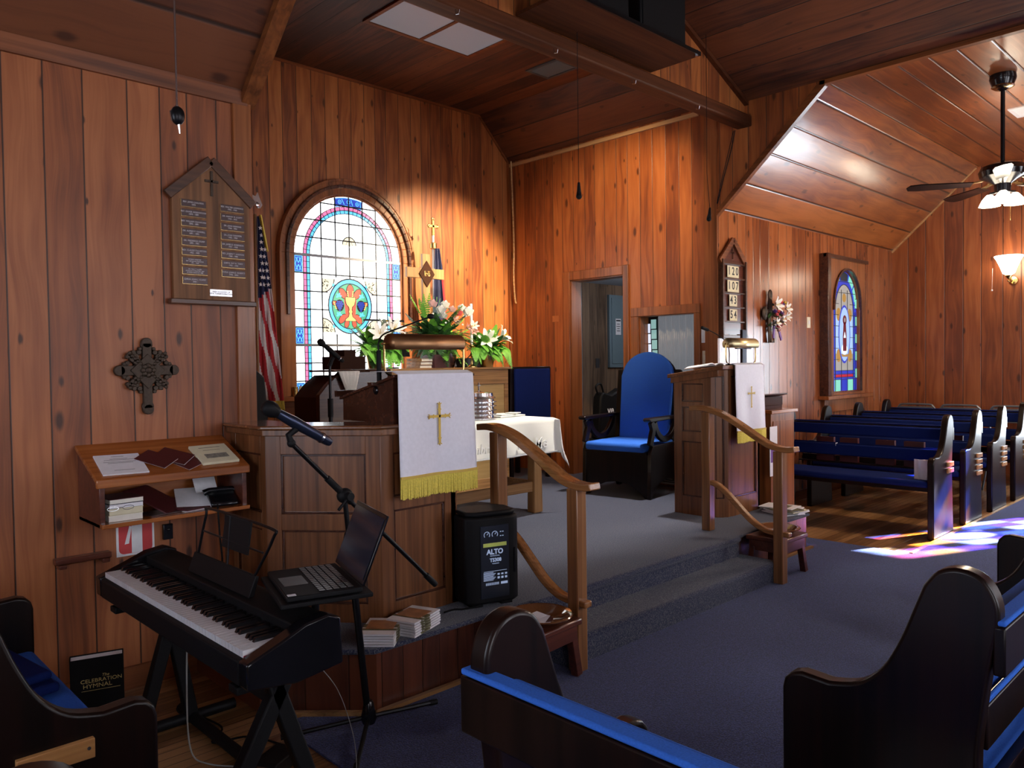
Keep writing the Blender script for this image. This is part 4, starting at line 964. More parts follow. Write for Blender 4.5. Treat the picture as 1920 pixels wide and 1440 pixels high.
org = thing('organ_console', 'dark brown wooden organ console with sloped shoulder behind the pulpit', 'organ', (2.90, 5.0, ZP))
MB().prism([(0, 0), (0, .97), (.07, 1.045), (.18, 1.135), (.60, 1.135), (.60, 0)], 0, .05, 'xz').build('side_panel', M['maho'], org, bev=.004)
MB().box(.60, .64, 0, .42, 0, 1.135).build('side_panel', M['rbrown'], org, bev=.004)
MB().prism([(.02, 0), (.02, .95), (.09, 1.03), (.19, 1.11), (.60, 1.11), (.60, 0)], .05, .40, 'xz').build('body', M['rbrown'], org)
MB().box(.16, .62, -.01, .42, 1.135, 1.15).build('lid', M['rbrown'], org, bev=.003)
stp = MB().box(0, .22, 0, .26, 0, .10).box(.05, .15, .02, .24, .10, .15).build('wooden_riser', M['rbrown'], loc=(3.14, 5.10, ZP+1.152)); tag(stp, 'dark wooden stepped riser block on the organ console behind white cloth', 'riser')
lc = MB(); nn = 14; vs = []
for j in range(11):
    for i in range(nn+1):
        u = i/nn-.5; v = j/10; wv = .19*(1-.55*v); vs.append((u*wv+.012*v, -.012-.012*math.sin(u*30)*(.3+v)*.6 if j else .11, .0185-v*.15))
lc.add(vs, [(j*(nn+1)+i, j*(nn+1)+i+1, (j+1)*(nn+1)+i+1, (j+1)*(nn+1)+i) for j in range(10) for i in range(nn)], True)
o = lc.build('folded_cloth', M['linen'], solid=.003, loc=(3.13, 4.975, ZP+1.135)); tag(o, 'small white cloth gathered over the organ console edge', 'cloth')
# black music stand desk behind the bouquet
ms = thing('music_desk', 'black sheet music desk standing upright behind the lily and bouquet', 'music stand', (4.0, 5.76, 1.426))
MB().obox((.02, 0, .20), .48, .014, .19, rx=-.2).build('desk_plate', M['black'], ms); MB().obox((-.02, -.03, .425), .40, .05, .014).build('top_ledge', M['black'], ms)
MB().tube([(0, .03, 0), (0, .03, .43)], .010).build('post', M['blackm'], ms); MB().box(-.12, .12, -.05, .09, 0, .012).build('base', M['black'], ms)
# white candle in brass holder
cd = thing('candlestick', 'slim white candle in brass holder right of the flower bouquet', 'candle', (4.87, 5.58, 1.426))
MB().lathe([(.05, 0), (.05, .01), (.014, .03), (.010, .10), (.022, .12), (.010, .14), (.012, .19), (.028, .205), (.028, .212), (.014, .22)], n=16).build('holder', M['brass'], cd)
MB().lathe([(.013, .21), (.0125, .60), (.004, .605)], n=12).build('candle', M['whitep'], cd)
MB().tube([(0, 0, .60), (.002, 0, .615)], .0015, 6).build('wick', M['ink'], cd)
# low pot
o = MB().lathe([(.13, 0), (.14, .01), (.14, .085), (.13, .09), (.125, .02), (0, .018)], n=24).build('pewter_bowl', plain('pewter', (.10, .10, .10), .4, metal=.7), loc=(4.98, 5.76, 1.426)); tag(o, 'dark pewter bowl behind candle on the oak cabinet', 'bowl')
# hymn books behind the brass lamp
for k in range(3):
    o = thing('hymn_book', ('bottom', 'middle', 'top')[k]+' tan book of the short stack left of the glass vase', 'book', (4.26+.004*k, 5.60, 1.426+k*.030), .04*k, 'tan books on the oak cabinet')
    MB().box(-.07, .07, -.10, .10, 0, .003).box(-.07, .07, -.10, .10, .025, .028).box(-.07, -.067, -.1, .1, .003, .025).build('cover', M['oakLx'], o); MB().box(-.066, .066, -.095, .095, .003, .025).build('pages', M['page'], o)
o = thing('bible', 'maroon bible standing upright beside the vase on oak cabinet', 'book', (4.44, 5.60, 1.426))
MB().box(-.075, -.072, -.09, .09, 0, .12).box(.10, .103, -.09, .09, 0, .12).box(-.075, .103, -.093, -.09, 0, .12).build('cover', M['maroon'], o); MB().box(-.072, .10, -.088, .085, .003, .115).build('pages', M['page'], o)
# ------------------------------------------------------------------ foliage helpers
def frond(mb, p, yaw, length, lift, droop, lw=.03, n=14, pinn=True):
    p = V(p); d = V(math.cos(yaw), math.sin(yaw), 0); pts = []
    for i in range(n+1):
        t = i/n; pts.append(p+d*length*t*(1-.15*t)+V(0, 0, lift*t-droop*t*t))
    mb.tube(pts, .0016, 4)
    side = V(-d.y, d.x, 0)
    for i in range(2, n+1):
        t = i/n; w = lw*math.sin(PI*min(1, t*.93+.07))**.7
        a = (pts[i]-pts[i-1]).normalized()
        for s in (-1, 1):
            tip = pts[i]+side*s*w+a*w*.35+V(0, 0, -.15*w); b = pts[i]-a*.007; c = pts[i]+a*.009
            mb.add([b, tip-a*.004, tip+a*.007, c], [(0, 1, 2, 3)])
    return mb
def lily(t, name, c, d, r, mat):
    c = V(c); d = V(d).normalized(); a = d.orthogonal().normalized(); b = d.cross(a); mb = MB()
    for k in range(6):
        an = 2*PI*k/6; q = a*math.cos(an)+b*math.sin(an); s = d.cross(q)
        P_ = [(0, .0, .10), (.35, .28, .22), (.7, .62, .26), (.95, .95, .14), (.92, 1.12, .0)]
        vs = []
        for (h, rr, w) in P_: ctr = c+d*h*r*.9+q*rr*r; vs += [ctr-s*w*r+d*.04*r, ctr-d*.02*r, ctr+s*w*r+d*.04*r]
        mb.add(vs, [(i*3+j, i*3+j+1, i*3+j+4, i*3+j+3) for i in range(4) for j in range(2)], True)
    o = mb.build(name, mat, t)
    st = MB()
    for k in range(4): st.tube([c+d*.3*r, c+d*r*.95+(a*math.cos(k*1.6)+b*math.sin(k*1.6))*.16*r], .0018, 4)
    st.build('stamens', M['yellow'], o); return o
def rose(t, c, r, mat, name='rose'):
    mb = MB(); c = V(c)
    for k in range(11):
        an = k*2.4; rr = r*(.25+.065*k); tz = r*(.55-.06*k); q = V(math.cos(an), math.sin(an), 0); s = V(-q.y, q.x, 0)
        vs = []
        for j in range(4):
            h = j/3
            for i in range(5):
                u = i/4-.5; vs.append(c+q*(rr*(.5+.5*h)-abs(u)*rr*.35)+s*u*rr*1.5+V(0, 0, tz-r*.5+h*r*.9-abs(u)**2*r*.5))
        mb.add(vs, [(j*5+i, j*5+i+1, j*5+i+6, j*5+i+5) for j in range(3) for i in range(4)], True)
    mb.sphere(c, r*.4, 8, 6)
    return mb.build(name, mat, t)
def lily_pot(label, loc, seed, lilies):
    random.seed(seed)
    t = thing('potted_lily', label, 'plant', loc, 0, 'potted white lilies with ferns on the oak cabinet'); t.scale = (1.16, 1.16, 1.16)
    MB().lathe([(.055, 0), (.075, .10), (.082, .115), (.07, .11), (0, .10)], n=18).build('pot', M['brass'], t)
    dk = MB(); lt = MB()
    for k in range(80):
        yaw = random.uniform(0, 2*PI); frond(dk if k % 2 else lt, (0, 0, .11), yaw, random.uniform(.12, .24), random.uniform(.08, .30), random.uniform(.05, .22), .042, 18)
    for k in range(22): frond(lt, (.016*(k-11), -.04, .16), -PI/2+random.uniform(-.9, .9), random.uniform(.08, .15), random.uniform(.02, .12), random.uniform(.12, .22), .034, 18)
    dk.build('dark_fronds', M['leafd'], t); lt.build('light_fronds', M['leaf'], t)
    for (x, y, z, dx, dy, dz, r) in lilies:
        MB().tube([(x*.3, y*.3, .1), (x, y, z)], .003, 5).build('stem', M['leaf'], t); lily(t, 'blossom', (x, y, z), (dx, dy, dz), r, M['petal'])
    return t
lily_pot('potted white lily with bright ferns left of the big bouquet', (3.80, 5.60, 1.426), 3, [(-.02, -.08, .24, -.5, -.8, .5, .078), (.08, -.09, .27, .1, -.8, .7, .085), (.13, -.1, .20, .6, -.8, .0, .072), (.05, -.03, .30, .3, -.2, 1, .07)])
lily_pot('potted white lily with ferns at right end of the oak cabinet', (5.09, 5.62, 1.426), 8, [(-.05, -.06, .22, -.5, -.8, .3, .080), (.03, -.04, .23, .1, -.7, .6, .06), (.13, -.03, .24, .5, -.7, .5, .085)])
# the bouquet
random.seed(21)
bq = thing('flower_bouquet', 'large bouquet of white, pink and coral roses in clear glass vase', 'flowers', (4.53, 5.66, 1.426))
gl = bpy.data.materials.new('vase_glass'); gl.use_nodes = True; gp = gl.node_tree.nodes['Principled BSDF']; gp.inputs['Base Color'].default_value = (.75, .85, .72, 1); gp.inputs['Transmission Weight'].default_value = .85; gp.inputs['Roughness'].default_value = .05
va = MB(); pr = [(.045, 0), (.055, .01), (.075, .08), (.09, .15), (.10, .20), (.125, .235)]
va.lathe(pr, n=20); va.build('vase', gl, bq, solid=.004)
sm = MB()
for k in range(16):
    a = 2*PI*k/16; sm.tube([(.03*math.cos(a), .03*math.sin(a), .012), (.06*math.cos(a+.6), .06*math.sin(a+.6), .20), (.10*math.cos(a+.9), .10*math.sin(a+.9), .32)], .003, 5)
sm.build('stems', M['leaf'], bq)
d1 = MB(); l1 = MB()
for k in range(190):
    yaw = random.uniform(0, 2*PI); frond(d1 if k % 3 else l1, (random.uniform(-.05, .05), random.uniform(-.05, .05), random.uniform(.17, .30)), yaw, random.uniform(.16, .42), random.uniform(-.02, .34), random.uniform(.02, .26), .042, 18)
for k in range(9): frond(d1, (.05, -.04, .24), -.2+random.uniform(-.5, .6), random.uniform(.28, .40), random.uniform(.1, .2), random.uniform(.12, .3), .04)
for k in range(10): frond(d1, (-.05, -.04, .26), PI+random.uniform(-.5, .4), random.uniform(.30, .46), random.uniform(.1, .22), random.uniform(.1, .26), .03)
for k in range(7):
    yaw = PI/2+.3+random.uniform(-.5, .5); frond(l1, (-.14, 0, .40), PI+random.uniform(-1.5, 1.3), random.uniform(.10, .2), random.uniform(.18, .32), .03, .022)
d1.build('dark_fronds', M['leafd'], bq); l1.build('light_fronds', M['leaf'], bq)
pf = MB()
for k in range(12):
    a = math.radians(20+12*k); pf.add([(-.02, .02, .46), (-.02+.20*math.cos(a), .02, .46+.20*math.sin(a)), (-.02+.20*math.cos(a+.05), .02, .46+.20*math.sin(a+.05)), (-.02, .015, .47)], [(0, 1, 2, 3)])
pf.build('palm_fan', M['leafd'], bq)
for x, y, z, r, m_ in ((-.17, -.14, .575, .048, 'palep'), (-.10, -.17, .52, .055, 'petal'), (-.01, -.12, .575, .048, 'petal'), (.03, -.17, .53, .042, 'palep'), (.10, -.18, .50, .042, 'coral'), (.22, -.17, .515, .062, 'petal'), (.17, -.14, .55, .045, 'petal'), (-.06, -.16, .47, .04, 'petal')):
    rose(bq, (x, y, z), r, M[m_])
for x, y, z, r, m_ in ((.02, -.20, .42, .05, 'palep'), (.20, -.20, .37, .05, 'palep'), (.28, -.17, .33, .045, 'palep'), (.26, -.2, .38, .045, 'petal'), (.16, -.21, .36, .04, 'palep')):
    lily(bq, 'alstroemeria', (x, y, z), (random.uniform(-.3, .5), -.8, .3), r, M[m_])
for k in range(9):
    MB().sphere((random.uniform(-.2, .25), -.17, random.uniform(.36, .5)), .010, 6, 5).build('bud', M['petal'], bq)
gj = thing('gold_vase', 'dark vase with gold flecks half hidden behind glass vase', 'vase', (4.78, 5.80, 1.426))
MB().lathe([(.04, 0), (.065, .08), (.06, .20), (.04, .30), (.045, .33)], n=16).build('vase_body', M['maho'], gj)
gk = MB()
for k in range(26):
    a = random.uniform(PI, 2*PI); z = random.uniform(.12, .32); r = .064 if z < .2 else .052; gk.sphere((r*math.cos(a), r*math.sin(a), z), .010, 6, 4, (1, .4, 1))
gk.build('gold_flecks', M['brass'], gj)['kind'] = 'stuff'
# ------------------------------------------------------------------ wooden cross with diamond emblem
wc = thing('wooden_cross', 'light wood cross with dark diamond emblem rising behind the bouquet', 'cross', (4.55, 5.86, 1.426))
MB().box(-.042, .042, -.015, .015, .022, 1.075).box(-.225, .215, -.0145, .0145, .845, .94).build('cross_body', M['oakL'], wc, bev=.003)
MB().box(-.12, .12, -.08, .08, 0, .022).build('base', M['oakLx'], wc, bev=.004)
db = MB().prism([(0, .76), (.092, .885), (0, 1.01), (-.092, .885)], -.026, -.015, 'xz').build('diamond_emblem', M['rbrown'], wc, bev=.002)
text('letters', 'IHS', .07, M['brass'], db, loc=(0, -.028, .885), rot=(PI/2, 0, 0), sx=.7)
# ------------------------------------------------------------------ flags
def flag_surface(t, z_top, z_bot, w_top, w_bot, folds, yoff, colour, depth=.05, lean=0.0, parts=None):
    mbs = {}
    nu, nv = 44, 60
    def pt(u, v):
        w = w_top+(w_bot-w_top)*v**.8
        return (u*w+lean*v, yoff+depth*(.3+.7*v)*math.sin(u*folds*PI+v*1.2), z_top+(z_bot-z_top)*v+.05*(1-u)*v*0)
    for j in range(nv):
        for i in range(nu):
            u, v = (i+.5)/nu, (j+.5)/nv
            k = colour(u, v); mb = mbs.setdefault(k, MB())
            mb.add([pt(i/nu, j/nv), pt((i+1)/nu, j/nv), pt((i+1)/nu, (j+1)/nv), pt(i/nu, (j+1)/nv)], [(0, 1, 2, 3)], True)
    al = MB(); ids = []
    for k, ((nm, mt), mb) in enumerate(mbs.items()): al.add(mb.v, mb.f, True); ids += [k]*len(mb.f)
    o = al.build('flag_cloth', None, t)
    bm = bmesh.new(); bm.from_mesh(o.data)
    for (nm, mt) in mbs: o.data.materials.append(M[mt])
    for f, k in zip(bm.faces, ids): f.material_index = k; f.smooth = True
    bmesh.ops.remove_doubles(bm, verts=bm.verts, dist=1e-5); bm.to_mesh(o.data); bm.free()
    m_ = o.modifiers.new('solid', 'SOLIDIFY'); m_.thickness = .002
    return pt
def us(u, v):
    if v > .955 and u > .45: return ('gold_fringe', 'fringe')
    if v < .42-.06*u: return ('blue_canton', 'navy')
    k = math.floor((u*1.15-(v-.4)*1.9)*3.1)
    return ('red_stripes', 'flagred') if k % 2 == 0 else ('white_stripes', 'flagwhite')
uf = thing('national_flag', 'stars and stripes flag on pole beside the arched chancel window', 'flag', (2.93, 6.0, ZP))
MB().tube([(0, 0, .03), (0, 0, 2.42)], .014, 10).build('pole', M['oakL'], uf)
MB().lathe([(.13, 0), (.13, .02), (.03, .05), (.02, .1)], n=20).build('pole_base', M['brass'], uf)
pt = flag_surface(uf, 2.40, .82, .035, .20, 5, -.03, us, .022)
MB().bar((.02, -.045, 2.41), (.075, -.045, 2.12), .01, .03, up=(0, 1, 0)).build('gold_cord', M['fringe'], uf)
eg = MB().sphere((.02, 0, 2.50), .022, 8, 6, (1, .7, 1.4)); eg.prism([(.0, 2.50), (-.04, 2.58), (.0, 2.565), (.02, 2.60), (.035, 2.56), (.06, 2.50), (.04, 2.47)], -.01, .01, 'xz'); eg.build('eagle_finial', M['silver'], uf)
sr = MB()
def star(mb, c, r, y):
    pts = [(c[0]+(r if k % 2 == 0 else r*.4)*math.sin(k*PI/5), c[1]+(r if k % 2 == 0 else r*.4)*math.cos(k*PI/5)) for k in range(10)]
    mb.prism(pts, y-.003, y, 'xz')
random.seed(5)
for j in range(9):
    for i in range(1+j//3):
        u = (i+.55+.3*(j % 2))/(1.6+j//3); v = .06+.036*j; p = pt(min(u, .9), v); star(sr, (p[0], p[2]), .020, p[1]-.006-.004)
sr.build('white_stars', M['flagwhite'], uf)
def cf(u, v):
    if v < .55: return ('navy_field', 'navy') if u < .62 or v < .22 else ('red_cross', 'flagred') if u > .74 else ('navy_field', 'navy')
    if v < .74 and u > .55: return ('red_cross', 'flagred')
    return ('white_field', 'flagwhite')
cg = thing('church_flag', 'blue, white and red church flag on pole topped by gold cross', 'flag', (4.87, 6.14, ZP))
MB().tube([(0, 0, .03), (0, 0, 2.47)], .012, 10).build('pole', M['flagwhite'], cg)
MB().lathe([(.10, 0), (.10, .02), (.03, .05), (.02, .1)], n=20).build('pole_base', M['brass'], cg)
pt2 = flag_surface(cg, 2.34, 1.05, .05, .26, 4, -.03, cf, .03, lean=-.06)
MB().lathe([(.018, 2.33), (.035, 2.34), (.035, 2.39), (.018, 2.40)], n=12).build('gold_collar', M['brass'], cg)
fc = MB().box(-.011, .011, -.008, .008, 2.46, 2.62).box(-.05, .05, -.008, .008, 2.55, 2.572)
for x, z in ((-.05, 2.561), (.05, 2.561), (0, 2.63)):
    for q in (-1, 0, 1): a = math.atan2(z-2.561, x)+q*1.4; fc.sphere((x+.012*math.cos(a), 0, z+.012*math.sin(a)), .011, 8, 6, (1, .7, 1))
fc.build('cross_finial', M['brass'], cg)
# ------------------------------------------------------------------ communion ware
cw = thing('tray_stack', 'tall stack of polished silver communion trays topped by small cross', 'communion trays', (4.02, 4.53, ZP+.745+.0065))
for k in range(5):
    z = .032*k; tr = MB().lathe([(.118, z), (.118, z+.006), (.138, z+.008), (.138, z+.012), (.118, z+.014), (.114, z+.030), (.0, z+.030)], n=32); tr.build('tray', M['silver'], cw)
MB().lathe([(.116, .162), (.13, .165), (.125, .175), (.112, .18), (.108, .205), (.02, .215), (.012, .222), (0, .224)], n=32).build('tray_cover', M['silver'], cw)
MB().box(-.004, .004, -.004, .004, .22, .285).box(-.014, .014, -.004, .004, .26, .268).build('cross_finial', M['silver'], cw)
ln = MB().prism([(0, 0), (.30, .02), (.30, .24), (.02, .26)], 0, .012, 'xy').prism([(.03, .02), (.20, .03), (.22, .2), (.05, .22)], .012, .022, 'xy').prism([(.17, .0), (.27, .04), (.24, .14), (.14, .10)], .022, .030, 'xy').build('folded_linen', M['linen'], bev=.004, loc=(4.22, 4.50, ZP+.745+.0065)); tag(ln, 'folded white linen napkins beside the silver trays on the table', 'linen')
# blue choir chairs next to the oak cabinet
cc = thing('choir_chair', 'dark chair with navy padded back between oak cabinet and doorway', 'chair', (5.62, 5.80, ZP), 0)
for x in (-.27, .27):
    MB().prism([(-.26, 0), (-.21, 0), (-.20, .45), (-.23, 1.14), (-.27, 1.14), (-.26, .45)], x-.02, x+.02, 'yz').build('back_post', M['pew'], cc, bev=.004)
    MB().box(x-.02, x+.02, .20, .24, 0, .42).build('leg', M['pew'], cc)
MB().box(-.25, .25, -.305, -.264, .60, 1.13).build('backrest', M['cushion'], cc, bev=.015, seg=3)
MB().box(-.29, .29, -.262, -.245, .58, 1.15).build('back_board', M['pew'], cc, bev=.004)
MB().box(-.27, .27, -.24, .24, .40, .46).build('seat', M['cushion'], cc, bev=.02, seg=3)
# dark high-backed chair beside the flag
hc = thing('padded_chair', 'black rounded chair back just showing between wall edge and flag', 'chair', (1.985, 4.33, ZP), .25)
MB().prism([(-.20, .52), (.18, .52), (.20, .9), (.18, 1.12), (.08, 1.19), (-.08, 1.19), (-.19, 1.12), (-.22, .9)], -.03, .03, 'xz').build('backrest', M['black'], hc, bev=.02, seg=3)
MB().box(-.24, .24, -.46, -.02, .40, .47).build('seat', M['black'], hc, bev=.02, seg=3)
MB().tube([(0, -.24, .06), (0, -.24, .40)], .025).build('column', M['blackm'], hc)
st = MB()
for k in range(5): a = 2*PI*k/5; st.bar((0, -.24, .06), (.27*math.cos(a), -.24+.27*math.sin(a), .04), .03, .025); st.sphere((.27*math.cos(a), -.24+.27*math.sin(a), .022), .022, 8, 6)
st.build('star_base', M['blackm'], hc); MB().bar((0, .0, .55), (0, -.2, .42), .06, .012, up=(0, 1, 0)).build('back_bracket', M['blackm'], hc)
# second microphone stand near the organ
def mic(t, c, d, length=.20, r=.024, head=M['black'], body=M['black'], ring=True):
    d = V(d).normalized(); c = V(c); L_ = length
    MB().tube([c, c+d*.012, c+d*L_*.30, c+d*L_*.95, c+d*L_], [r*.5, r*.62, r*.78, r*.62, r*.5], 14).build('mic_body', body, t)
    MB().tube([c-d*r*2.1, c-d*r*1.9, c-d*r*1.3, c-d*r*.5, c+d*.004], [r*.45, r*.8, r*1.05, r*1.0, r*.7], 14).build('mic_head', head, t)
    if ring: MB().tube([c+d*L_*.80, c+d*L_*.84], r*.76, 14).build('mic_ring', M['steel'], t)
m2 = thing('microphone_stand', 'upright microphone stand in front of the arched chancel window', 'microphone stand', (2.895, 4.84, ZP))
MB().tube([(0, 0, .02), (0, 0, 1.19)], .010, 10).build('pole', M['blackm'], m2)
MB().tube([(0, 0, .02), (0, 0, .88)], .014, 10).build('lower_pole', M['blackm'], m2)
MB().tube([(0, 0, .82), (0, 0, .95)], .02, 10).build('clutch', M['black'], m2)
MB().lathe([(.13, 0), (.13, .012), (.02, .025)], n=24).build('round_base', M['blackm'], m2)
MB().tube([(0, 0, 1.18), (.015, 0, 1.215), (.03, 0, 1.24)], .014, 8).build('clip', M['black'], m2)
mic(m2, (-.045, 0, 1.33), (.78, -.05, -.62), .19, .024)
M['greycab'] = plain('grey_cable', (.25, .25, .24), .7)
# ------------------------------------------------------------------ front wall, left part
pq = thing('memorial_plaque', 'gabled wooden memorial board with two columns of engraved name plates', 'plaque', (1.62, YF, 0))
bp = [(-.215, 1.78), (.165, 1.78), (.165, 2.27), (-.025, 2.44), (-.215, 2.27)]
MB().prism(bp, -.025, -.002, 'xz').build('board', M['plaque'], pq, bev=.002)
rf = MB().bar((-.025, -.022, 2.452), (-.235, -.022, 2.262), .046, .02, up=(0, 1, 0)).bar((-.025, -.022, 2.452), (.185, -.022, 2.262), .046, .02, up=(0, 1, 0)); rf.build('gable_trim', M['plaqued'], pq, bev=.003)
MB().box(-.235, .185, -.045, -.002, 1.755, 1.78).build('base_ledge', M['plaqued'], pq, bev=.004)
cr = MB().box(-.031, -.019, -.032, -.025, 2.28, 2.40).box(-.058, .008, -.032, -.025, 2.345, 2.357); cr.build('iron_cross', M['iron'], pq, bev=.001)
names = [["REV. JAMES CHALMERS\n1878", "REV. OLIVER GREENWOOD\n1878 - 1889", "REV. WILLIAM CRAWFORD\n1890 - 1891", "DR. ALFRED P. RANDELL\n1891 - 1893", "DR. FREDERICK STUMP\n1895 - 1901", "REV. CLAUDE FULLERTON\n1902 - 1905", "INTERIM MINISTER\nREV. BENJAMIN PARSONS\n1971 - 1980", "DR. PAUL T. ALLEN\nASSOCIATE MINISTER 1987\nINTERIM MINISTER 1989", "CHPLN. JOHN J. SCHMIT\n2000 -"],
         ["REV. WALTER LAWRENCE\n1905 - 1930", "DR. HARVEY M. SCOTT\n1930 - 1933", "DR. JOHN SIMMONS\n1946 - 1951", "DR. JOHN DAWSON\n1952 - 1953", "DR. JAMES D. ROBINSON\n1957 - 1968", "REV. JOSEPH T. HARMON\n1968 - 1986", "CHPLN. RAY M. TERRY\n1986 - 1990", "CHPLN. JOHN D. ROBERTS\n1990 - 2000"]]
M['plate'] = plain('engraved_plate', (.055, .030, .030), .35, metal=.4)
M['plink'] = plain('engraved_letters', (.62, .58, .60), .5)
for c, col in enumerate(names):
    for k, nm in enumerate(col):
        x = -.115 if c == 0 else .075; z = 2.232-.0455*k-(0 if c == 0 else .0)
        pl_ = MB().box(x-.060, x+.060, -.029, -.025, z-.0175, z+.0175).build('name_plate', M['plate'], pq, bev=.001)
        MB().box(x-.060, x-.0585, -.0294, -.029, z-.0175, z+.0175).box(x-.060, x+.06, -.0294, -.029, z-.0175, z-.0163).build('plate_edge', M['brass'], pl_)
        n_ = nm.count('\n')+1
        text('lettering', nm, .0108 if n_ < 3 else .0082, M['plink'], pl_, loc=(x, -.0295, z), rot=(PI/2, 0, 0), extrude=.0002, sx=.9)
bt = MB().box(-.045, .065, -.029, -.025, 1.80, 1.832).build('brass_plate', M['steel'], pq)
text('lettering', "GIVEN IN MEMORY OF\nPAUL TURNER ROBERTSON", .009, M['ink'], bt, loc=(.01, -.0295, 1.816), rot=(PI/2, 0, 0), extrude=.0002)
# ornate iron cross
ic = thing('ornate_cross', 'ornate dark metal cross with scrolled leaf corners on pine wall', 'cross', (1.278, YF, 1.445))
pr = []
def lobe(mb, cx, cz, r, d0=-.03, d1=-.006): mb.prism([(cx+r*math.cos(2*PI*i/14), cz+r*math.sin(2*PI*i/14)) for i in range(14)], d0, d1, 'xz')
b = MB(); b.box(-.020, .020, -.03, -.008, -.175, .125).box(-.115, .115, -.03, -.008, -.022, .022)
for x, z in ((0, .125), (0, -.178), (-.118, 0), (.118, 0)): lobe(b, x, z, .024); 
for x, z in ((-.10, 0), (.10, 0)): lobe(b, x, z, .029, -.026)
for x, z in ((0, .115), (0, -.165)): lobe(b, x, z, .026, -.026)
b.build('cross_body', M['iron'], ic, bev=.003)
d = MB()
d.prism([(0, .075), (.075, 0), (0, -.085), (-.075, 0)], -.036, -.004, 'xz')
for s in (-1, 1):
    for t_ in (-1, 1):
        for k, (a, r) in enumerate(((.060, .018), (.072, .014), (.045, .017), (.078, .009))): lobe(d, s*a, t_*(a*.92), r, -.032)
        for (x, z, r) in ((.035, .082, .011), (.030, .098, .008), (.085, .034, .010), (.100, .030, .007), (.083, .062, .010), (.058, .082, .010), (.052, .062, .016)): lobe(d, s*x, t_*z, r, -.03)
        for k in range(5): d.sphere((s*(.03+.012*k), -.034, t_*(.03+.012*k)), .009, 8, 6, (1, .7, 1))
d.build('leaf_scrolls', M['iron'], ic, bev=.002)
c2 = MB()
for k in range(8): a = 2*PI*k/8; c2.sphere((.022*math.cos(a), -.040, .022*math.sin(a)), .012, 8, 6, (1, .6, 1))
c2.sphere((0, -.042, 0), .016, 10, 8, (1, .7, 1)); c2.build('rosette', M['iron'], ic)
# literature shelf
sh = thing('literature_shelf', 'varnished wall shelf with sloping top and one compartment holding booklets', 'shelf', (.985, 3.45, .80))
Wd = .63; D = .288
side = [(0, 0), (D, .0), (D, .315), (.0, .195)]
for x in (0, Wd-.022): MB().prism([(0, .0), (D, -.0), (D, .312), (0, .19)], x, x+.022, 'yz').build('side_board', M['darkred'], sh, bev=.003)
MB().prism([(-.012, .165), (-.012, .200), (.0, .205), (D, .325), (D, .307), (.008, .185), (.008, .165)], -.012, Wd+.012, 'yz').build('sloping_top', M['orange'], sh, bev=.004)
MB().box(-.0, Wd, -.03, D, 0, .018).build('bottom_shelf', M['orange'], sh, bev=.003)
MB().box(.022, Wd-.022, D-.012, D, .018, .30).build('back_board', M['orange'], sh)
ang = math.atan2(.12, D)
def on_top(u, v, h=0): # u along x, v up the slope (m)
    return V(.985+u, 3.45+v*math.cos(ang)+0, .80+.2045+v*math.sin(ang))+V(0, -math.sin(ang), math.cos(ang))*h
RX = Matrix.Rotation(ang, 3, 'X')
def slab(name, label, cat, u, v, w, l, rz, h, mat, group=None, h0=.001, th=None):
    t = thing(name, label, cat, on_top(u, v, h0), 0, group)
    t.rotation_euler = (RX @ Matrix.Rotation(rz, 3, 'Z')).to_euler()
    return t
t = slab('letter_sheets', 'stack of white printed letter sheets at left of sloping shelf top', 'papers', .115, .10, 0, 0, -.04, 0, None)
MB().box(-.09, .09, -.085, .085, 0, .006).build('sheets', M['paper'], t)
for i, (z, w) in enumerate(((.065, .05), (.045, .07), (.035, .12), (.018, .13), (.008, .10), (-.03, .0), (-.055, .08))):
    if w: MB().box(-w/2, w/2, z-.001, z+.001, .0061, .0064).build('print_line', M['ink'], t)
for k, (u, v, r, lb) in enumerate(((.26, .105, .72, 'left of the three tilted maroon bulletins on the sloping shelf'), (.345, .125, .80, 'middle tilted maroon bulletin, its corner highest on the sloping shelf'), (.375, .085, .55, 'right of the maroon bulletins, its white page edge showing'))):
    t = slab('folded_bulletin', lb, 'bulletin', u, v, 0, 0, r, 0, None, 'maroon bulletins on the sloping shelf', h0=.001+.0045*(2-k))
    MB().box(-.055, .055, -.07, .07, .0012, .004).build('cover', M['maroon'], t); MB().box(-.054, .056, -.071, .069, 0, .001).build('page', M['paper'], t)
t = slab('booklet_stack', 'stack of cream booklets with small printed picture on sloping shelf', 'booklets', .52, .11, 0, 0, .02, 0, None)
MB().box(-.085, .085, -.085, .085, 0, .012).build('booklets', M['cream'], t, bev=.001)
MB().box(-.05, .055, -.045, -.005, .0121, .0124).build('printed_picture', plain('grey_print', (.22, .21, .17), .8, var=.9, bump=.01, bscale=90), t)
MB().box(-.05, .05, .055, .058, .0121, .0124).build('print_line', M['ink'], t); MB().box(-.04, .04, .03, .032, .0121, .0124).build('print_line', M['ink'], t)
